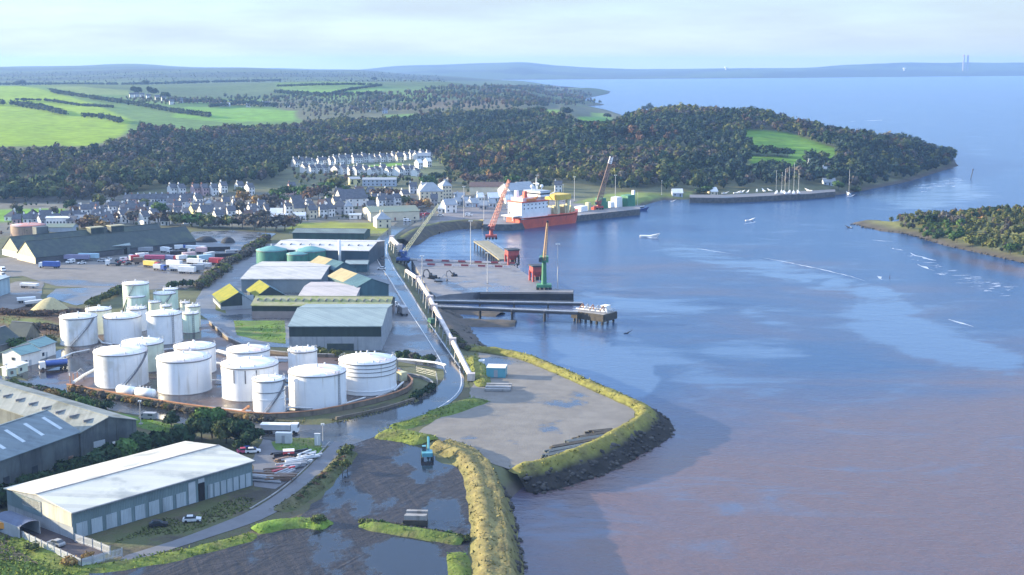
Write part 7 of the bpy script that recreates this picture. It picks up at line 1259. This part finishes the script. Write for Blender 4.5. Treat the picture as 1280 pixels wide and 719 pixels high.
for x, y, lx, lab in ((257, 302, 13, 'left of two black heaps in the wet back yard'), (285, 303, 8, 'right of two black heaps in the wet back yard')):
    t = place('coal_heap', x, y, lab, 'heap', 0, 'black heaps in the back yard'); o = MB().lathe(0, 0, [(1, 0), (.75, .3), (.4, .52), (.02, .6)], 18); o.v = [(x_ * lx * .55, y_ * 5, z_ * 5.5) for x_, y_, z_ in o.v]; o.build('heap', mat('coal', (.025, .027, .03), (.04, .042, .045), rough=.9), t)
# ---------------------------------------------------------------- fences
def palisade(label, px, h=2.1, m=None):
    c = [P(x, y, G) for x, y in px]; o = c[0]; t = thing('palisade_fence', label, 'fence', o); pts = densify(c, 2.6); a = MB(); b = MB(); r = MB()
    for A, B in zip(pts[:-1], pts[1:]):
        A, B = A - o, B - o
        r.tube((A.x, A.y, .5), (B.x, B.y, .5), .05, 4).tube((A.x, A.y, h - .4), (B.x, B.y, h - .4), .05, 4)
        for k in range(14): q = A.lerp(B, (k + .5) / 14); d = (B - A).normalized() * .055; b.add([(q.x - d.x, q.y - d.y, .1), (q.x + d.x, q.y + d.y, .1), (q.x + d.x, q.y + d.y, h - .12), (q.x, q.y, h), (q.x - d.x, q.y - d.y, h - .12)], [(0, 1, 2, 3, 4)])
    for p in pts: MB().box(p.x - o.x - .09, p.x - o.x + .09, p.y - o.y - .09, p.y - o.y + .09, 0, h).build('post', STEEL, t)
    r.build('rail', STEEL, t); b.build('pales', mat('pale_galvanised', (.52, .55, .60), (.45, .48, .53), rough=.5, scale=1), t); return t
palisade('long grey palisade fence along the front of the loading yard', [(15, 668), (60, 690), (102, 710)]); palisade('grey palisade fence turning along the lane beside the loading yard', [(102, 710), (130, 702), (153, 696)]); palisade('short palisade fence running out from the corner of the white warehouse', [(94, 678), (116, 685), (138, 694)])
def wire_fence(label, px, h=2.2): 
    c = [P(x, y, G) for x, y in px]; o = c[0]; t = thing('wire_fence', label, 'fence', o); pts = densify(c, 5)
    r = MB()
    for A, B in zip(pts[:-1], pts[1:]):
        for z in (.5, 1.1, 1.7, 2.1): r.tube((A.x - o.x, A.y - o.y, z), (B.x - o.x, B.y - o.y, z), .03, 3)
    r.build('wires', STEEL, t)
    for p in pts: MB().tube((p.x - o.x, p.y - o.y, 0), (p.x - o.x, p.y - o.y, h), .07, 5).build('post', M_conc, t)
wire_fence('wire fence with concrete posts along the works side of the port road', [(480, 440), (520, 444), (545, 446)]); wire_fence('wire fence around the sports field behind the dark green shed', [(362, 294), (420, 292), (484, 294)]); wire_fence('wire fence round the outer edge of the bund by the road bend', [(497, 470), (520, 466), (545, 472), (547, 482)])
# ---------------------------------------------------------------- trees standing by themselves, hedges
def tree(px, py, h, r, kind, label, K=260, trunk=True, group=None, name='tree', cat='tree', leaf=None, low=.5, seed=None):
    p = ground(px, py) if py < 300 else P(px, py, G); t = thing(name, label, cat, p, 0, group); rs = np.random.RandomState(seed if seed is not None else int(px * 7 + py * 13)); c = np.array(PAL[kind]) * rs.uniform(.85, 1.2)
    n = 5 if K > 150 else 3; ps = [(0, 0, h * .62)]; rr = [r * .75]
    for i in range(n): a = i * 6.28 / n + rs.uniform(-.4, .4); ps.append((r * .48 * math.cos(a), r * .48 * math.sin(a), h * rs.uniform(low - .06, .76))); rr.append(r * rs.uniform(.42, .6))
    rr = np.array(rr); foliage('crown', np.array(ps), rr, rr * min(1.25, max(.7, h * .42 / r)), c[None] * rs.uniform(.8, 1.25, (n + 1, 1)), K // (n + 1), leaf or max(.22, r * .11), LEAF, parent=t, rs=rs, core=.72 if kind not in ('bare', 'russet') else .55)
    if trunk:
        m = MB(); m.tube((0, 0, -.3), (.05 * h * .3, 0, h * .5), h * .028, 7, h * .016)
        for q in ps[1:]: m.tube((0, 0, h * .32), (q[0] * .8, q[1] * .8, q[2]), h * .012, 5, h * .004)
        m.build('trunk', BARK, t)
    return t
def bushes(L): 
    for a in L: tree(*a[:6], **(a[6] if len(a) > 6 else {}))
BS = dict(trunk=True, low=.42)
bushes([(214, 537, 6.2, 3.0, 'dark', 'round dark bush alone beside the lane below the bund wall', D(K=700, low=.4)), (130, 520, 5, 3.6, 'dark', 'dark spreading bush at the left end of the bright verge', D(K=600, low=.38)), (118, 519, 3.2, 2.6, 'green', 'low green shrub left of the dark spreading bush', D(K=350, low=.38)),
 (252, 553, 8.5, 5, 'dark', 'dark evergreen at the left of the clump behind the white warehouse', D(K=1100, low=.36)), (265, 548, 10, 5, 'green', 'tallest leafy tree of the clump behind the white warehouse', D(K=1200, low=.36)), (283, 555, 8, 5.2, 'olive', 'olive tree in the middle of the clump behind the white warehouse', D(K=1100, low=.36)), (298, 556, 8.2, 5.4, 'dark', 'dark tree right of the middle of the clump behind the warehouse', D(K=1200, low=.36)), (312, 561, 5.5, 5, 'dark', 'low dark tree at the right end of the clump behind the warehouse', D(K=1000, low=.34)), (236, 549, 4, 3.2, 'moss', 'yellow green shrub at the far end of the long dark hedge', D(K=500, low=.36)),
 (281, 538, 7, 2.6, 'bare', 'thin bare tree between the clump and the bund wall', D(K=260)), (244, 528, 3.4, 2.6, 'olive', 'low olive bush at the foot of the bund wall', D(K=300, low=.38)), (104, 516, 5.5, 3, 'green', 'upright green tree among the bushes left of the verge', D(K=420)), (66, 503, 4.4, 3, 'gold', 'tawny bush on the bank before the cement roofed shed', D(K=380, low=.38)), (84, 508, 4.5, 3.2, 'olive', 'olive bush right of the tawny bush before the cement roofed shed', D(K=380, low=.38)), (45, 497, 3.8, 3.2, 'bare', 'brown bush left of the tawny bush before the cement roofed shed', D(K=340, low=.38)), (14, 488, 4, 3.4, 'olive', 'bush at the depot gate beside the light mast', D(K=340, low=.38)),
 (434, 590, 4, 1.4, 'moss', 'slim yellowish sapling on the hedge bank beside the mud yard', D(K=160)), (428, 592, 4.2, 1.2, 'moss', 'second yellowish sapling on the hedge bank beside the mud yard', D(K=140)), (432, 570, 3, 3, 'olive', 'bushy end of the hedge bank near the junction', D(K=400, low=.36)), (398, 656, 2.6, 2.4, 'olive', 'round bush at the right end of the grass strip by the lane', D(K=320, low=.36)),
 (20, 440, 5, 5, 'green', 'dark green bush beside the cottage at the left edge', D(K=420, low=.38)), (38, 436, 4, 3.4, 'dark', 'dark bush between the cottage and the gabled hut', D(K=320, low=.38)), (62, 430, 4, 3.2, 'olive', 'olive bush behind the farther depot office', D(K=300, low=.38)),
 (110, 700, 1.8, 1.8, 'gold', 'tawny scrub at the corner of the palisade fence', D(K=240, low=.34, trunk=False)), (88, 707, 2, 2.4, 'gold', 'tawny scrub against the front palisade fence', D(K=260, low=.34, trunk=False)), (40, 690, 1.8, 2.2, 'olive', 'olive scrub before the front palisade fence', D(K=240, low=.34, trunk=False))])
# trees in and round the town
TT = [(298, 272, 15, 7.5, 'bare'), (338, 262, 13, 8, 'bare'), (344, 266, 11, 7, 'bare'), (322, 262, 11, 7, 'gold'), (304, 256, 12, 7, 'gold'), (312, 282, 8, 7, 'dark'), (328, 278, 9, 7, 'bare'), (345, 290, 11, 9, 'bare'), (356, 289, 11, 9, 'russet'), (366, 287, 10, 8, 'bare'), (332, 290, 9, 8, 'bare'), (318, 289, 10, 9, 'bare'), (303, 286, 10, 9, 'bare'), (290, 286, 9, 8, 'olive'), (240, 284, 9, 10, 'green'), (225, 284, 9, 9, 'olive'), (212, 282, 10, 9, 'bare'), (200, 273, 12, 7, 'green'), (194, 280, 8, 6, 'russet'), (180, 262, 8, 6, 'olive'), (167, 280, 9, 7, 'bare'), (152, 278, 8, 6, 'russet'), (116, 284, 7, 9, 'gold'), (128, 287, 6, 7, 'gold'), (105, 286, 6, 7, 'russet'), (125, 262, 12, 7, 'olive'), (143, 256, 17, 11, 'bare'), (160, 250, 15, 10, 'olive'), (26, 276, 12, 3, 'dark'), (20, 268, 10, 5, 'bare'), (88, 266, 11, 6, 'dark'), (68, 272, 9, 4, 'bare'), (93, 272, 9, 5, 'russet'),
  (352, 260, 11, 8, 'green'), (388, 255, 13, 9, 'russet'), (398, 250, 12, 10, 'bare'), (408, 247, 14, 10, 'green'), (420, 243, 14, 10, 'moss'), (410, 256, 9, 8, 'dark'), (430, 244, 9, 8, 'green'), (452, 248, 7, 7, 'moss'), (470, 250, 8, 9, 'russet'), (482, 249, 8, 9, 'bare'), (494, 250, 8, 9, 'russet'), (504, 256, 7, 8, 'moss'), (518, 262, 6, 8, 'russet'), (530, 260, 6, 8, 'gold'), (465, 256, 6, 7, 'olive'), (548, 244, 9, 8, 'russet'), (536, 233, 10, 9, 'green'), (545, 228, 9, 8, 'dark'), (556, 234, 8, 7, 'russet'), (585, 232, 11, 8, 'russet'), (600, 230, 9, 8, 'bare'), (618, 229, 9, 9, 'russet'), (360, 247, 10, 8, 'dark'), (374, 249, 12, 8, 'green'), (300, 246, 9, 6, 'olive'), (345, 249, 8, 8, 'green'), (640, 232, 9, 9, 'green'), (680, 236, 8, 8, 'dark'), (875, 243, 5, 6, 'dark'), (885, 241, 5, 7, 'green'), (1070, 240, 4, 6, 'olive'), (260, 285, 9, 9, 'olive'), (274, 285, 8, 8, 'bare')]
KN = dict(bare='bare brown', gold='tawny', dark='dark evergreen', russet='russet', olive='olive', green='green', moss='mossy green', blue='blue green')
GR = {'a': 'among the houses by the rusty tank', 'b': 'in the thicket below the church', 'c': 'around the church and sports field', 'd': 'near the hotel and port office'}
for x, y, h, r, k in TT: g = 'a' if x < 215 else 'b' if x < 352 else 'c' if x < 515 else 'd'; tree(x, y, h, r, k, '%s tree %s' % (KN[k], GR[g]), K=170, group='%s trees %s' % (KN[k], GR[g]), leaf=max(.8, r * .15), low=.42)
# lone trees on the skyline
for x, y, h, r, k, lab in ((25, 108, 16, 18, 'blue', 'large hazy tree on the crest at the left of the bright field'), (182, 107, 14, 13, 'blue', 'lone dark tree on the hill skyline above the hamlet'), (170, 119, 16, 14, 'dark', 'dark clump at the left of the hill hamlet'), (190, 119, 16, 14, 'dark', 'dark clump above the hill hamlet'), (207, 124, 14, 12, 'dark', 'dark clump right of the hill hamlet'), (468, 102, 16, 12, 'blue', 'lone tree on the far skyline above the green fields'), (759, 150, 14, 9, 'dark', 'broad dark tree on the saddle by the small field'), (812, 140.5, 24, 11, 'dark', 'tall dark pine clump breaking the headland skyline'), (805, 142, 19, 9, 'dark', 'lower dark pine beside the tall clump on the headland skyline'), (838, 137, 14, 8, 'dark', 'leaning dark tree right of the skyline pine clump'), (776, 150, 8, 6, 'bare', 'small thin tree on the headland skyline'), (672, 143, 14, 9, 'dark', 'dark round tree beside the small yellow green field'), (678, 143, 13, 8, 'dark', 'second dark tree beside the small yellow green field'), (708, 145, 14, 11, 'blue', 'blue green tree between the two small fields'), (1048, 238, 8, 7, 'green', 'green tree above the marina point'), (946, 194, 10, 9, 'dark', 'dark tree at the left of the tree line across the headland field'), (958, 196, 11, 10, 'dark', 'broad dark tree in the tree line across the headland field'), (972, 195, 9, 8, 'olive', 'olive tree in the tree line across the headland field'), (984, 197, 10, 9, 'blue', 'blue green tree at the right of the tree line across the headland field'), (965, 211, 8, 8, 'dark', 'round dark bush in the lower headland field'), (950, 213, 7, 7, 'green', 'green bush low in the lower headland field'), (1028, 201, 9, 9, 'olive', 'olive tree at the lower right corner of the headland field')):
    tree(x, y, h, r, k, lab, K=220, trunk=True, leaf=r * .14, low=.45)
for x, y, h, r, k, lab in ((1163, 282, 9, 6, 'dark', 'dark pine at the top of the island shore'), (1180, 279, 9, 6, 'bare', 'pale bare tree on the island skyline'), (1196, 284, 8, 6, 'bare', 'bare tree right of the island pine'), (1152, 280, 6, 5, 'dark', 'low dark tree left of the island pine'), (1160, 299, 6, 4.5, 'green', 'bright green tree on the near island shore'), (1172, 301, 6, 5, 'dark', 'dark green tree on the near island shore'), (1196, 303, 7, 5.5, 'green', 'broad green tree on the near island shore'), (1215, 309, 6.5, 5.5, 'moss', 'yellow green tree on the near island shore'), (1240, 312, 7, 6, 'moss', 'large mossy tree on the near island shore'), (1263, 317, 6.5, 4.6, 'green', 'vivid green bush near the right edge of the island')):
    tree(x, y, h, r, k, lab, K=420, leaf=.7, low=.4)
hedgeline('hedge', [(-60, 660), (0, 637), (60, 612), (120, 590), (180, 569), (224, 555)], 6.2, 'long dark clipped hedge behind the white warehouse', 'dark', K=420, seed=3, wdt=.62, cols=['dark', 'dark', 'green'])
hedgeline('hedge', [(250, 362), (264, 350), (282, 335), (300, 324), (318, 312), (335, 300)], 4.5, 'overgrown hedge between the trailer park and the works yard', 'bare', K=150, seed=4, wdt=.8, cols=['bare', 'olive', 'bare', 'moss'])
hedgeline('hedge', [(212, 362), (228, 359), (250, 358)], 4, 'dark bushes behind the tall pale green tank', 'dark', K=150, seed=5, wdt=.8, cols=['dark', 'green'])
hedgeline('hedge', [(112, 384), (125, 377), (142, 370), (150, 366)], 3.5, 'bushes between the pale pond and the tall pale green tank', 'olive', K=130, seed=6, wdt=.8, cols=['olive', 'dark'])
hedgeline('hedge', [(90, 489), (130, 498), (180, 507), (230, 516), (290, 524), (340, 528)], 2.2, 'brown scrub growing along the foot of the bund wall', 'bare', K=110, seed=7, wdt=.8, cols=['bare', 'gold', 'olive', 'bare'])
hedgeline('hedge', [(20, 486), (60, 492), (100, 503), (128, 512)], 2.4, 'mixed scrub between the depot yard and the cement roofed shed', 'olive', K=130, seed=8, wdt=.9, cols=['olive', 'bare', 'green'])
hedgeline('hedge', [(430, 573), (415, 590), (395, 608), (372, 628)], 1.6, 'dark hedge along the bank between lane and mud yard', 'olive', K=130, seed=9, wdt=.8, cols=['olive', 'dark', 'russet'])
hedgeline('hedge', [(455, 656), (490, 661), (540, 670), (582, 677)], 1.7, 'bramble hedge on the grass strip across the mud yard', 'olive', K=150, seed=10, wdt=.8, cols=['green', 'olive', 'bare'])
hedgeline('hedge', [(385, 441), (405, 444), (424, 446)], 3, 'bushes behind the small white tank before the grey green shed', 'moss', K=160, seed=11, wdt=.7, cols=['olive', 'moss']); hedgeline('hedge', [(498, 448), (516, 451), (536, 455)], 3.2, 'dark bushes right of the ringed tank before the port road', 'bare', K=170, seed=12, wdt=.75, cols=['bare', 'dark']); hedgeline('hedge', [(515, 500), (530, 493), (541, 487)], 2.4, 'dark brambles on the inside of the port road bend', 'dark', K=150, seed=13, wdt=.8)
hedgeline('hedge', [(546, 386), (556, 405), (570, 425), (584, 438)], 2, 'scrub on the shore between the conveyor and the water', 'olive', K=90, seed=14, wdt=.8, cols=['olive', 'bare']); hedgeline('hedge', [(0, 392), (40, 395), (90, 393), (112, 397)], 2.6, 'rust brown bracken across the rough ground left of the tanks', 'russet', K=120, seed=15, wdt=1.1, cols=['russet', 'russet', 'bare']); hedgeline('hedge', [(20, 412), (55, 410), (76, 414)], 2.6, 'rusty thicket behind the leftmost tank', 'russet', K=120, seed=16, wdt=1.1, cols=['russet', 'bare'])
# field hedges on the hill
for i, (px, h, lab) in enumerate((([(28, 110), (70, 117), (120, 125), (175, 133), (215, 141), (262, 147)], 9, 'long hedge sweeping down the bright hill field'), ([(-20, 130), (20, 133), (55, 138), (80, 145)], 11, 'dark hedge at the left edge of the bright hill field'), ([(20, 126), (60, 127), (100, 133), (140, 135)], 6, 'thin hedge across the upper part of the bright hill field'), ([(108, 147), (130, 149), (154, 155)], 9, 'short dark hedge in the lower bright hill field'), ([(-20, 107), (60, 106.5), (170, 107), (260, 104), (350, 102)], 10, 'hazy hedge along the hill crest'), ([(345, 117), (400, 121), (482, 119)], 10, 'hedge below the distant green fields'), ([(348, 109), (400, 107), (470, 107)], 7, 'hedge dividing the distant green fields'), ([(210, 129), (262, 129), (345, 134)], 9, 'hedge beside the tawny strip field'), ([(262, 135), (300, 131), (340, 132)], 8, 'hedge around the white farmhouse'), ([(400, 121), (440, 113), (476, 108)], 7, 'slanting hedge across the distant green fields'))):
    hedgeline('field_hedge', px, h, lab, 'blue', K=40, seed=20 + i, wdt=.7, gap=.12, cols=['blue', 'dark'])
print('objects', len(bpy.data.objects))
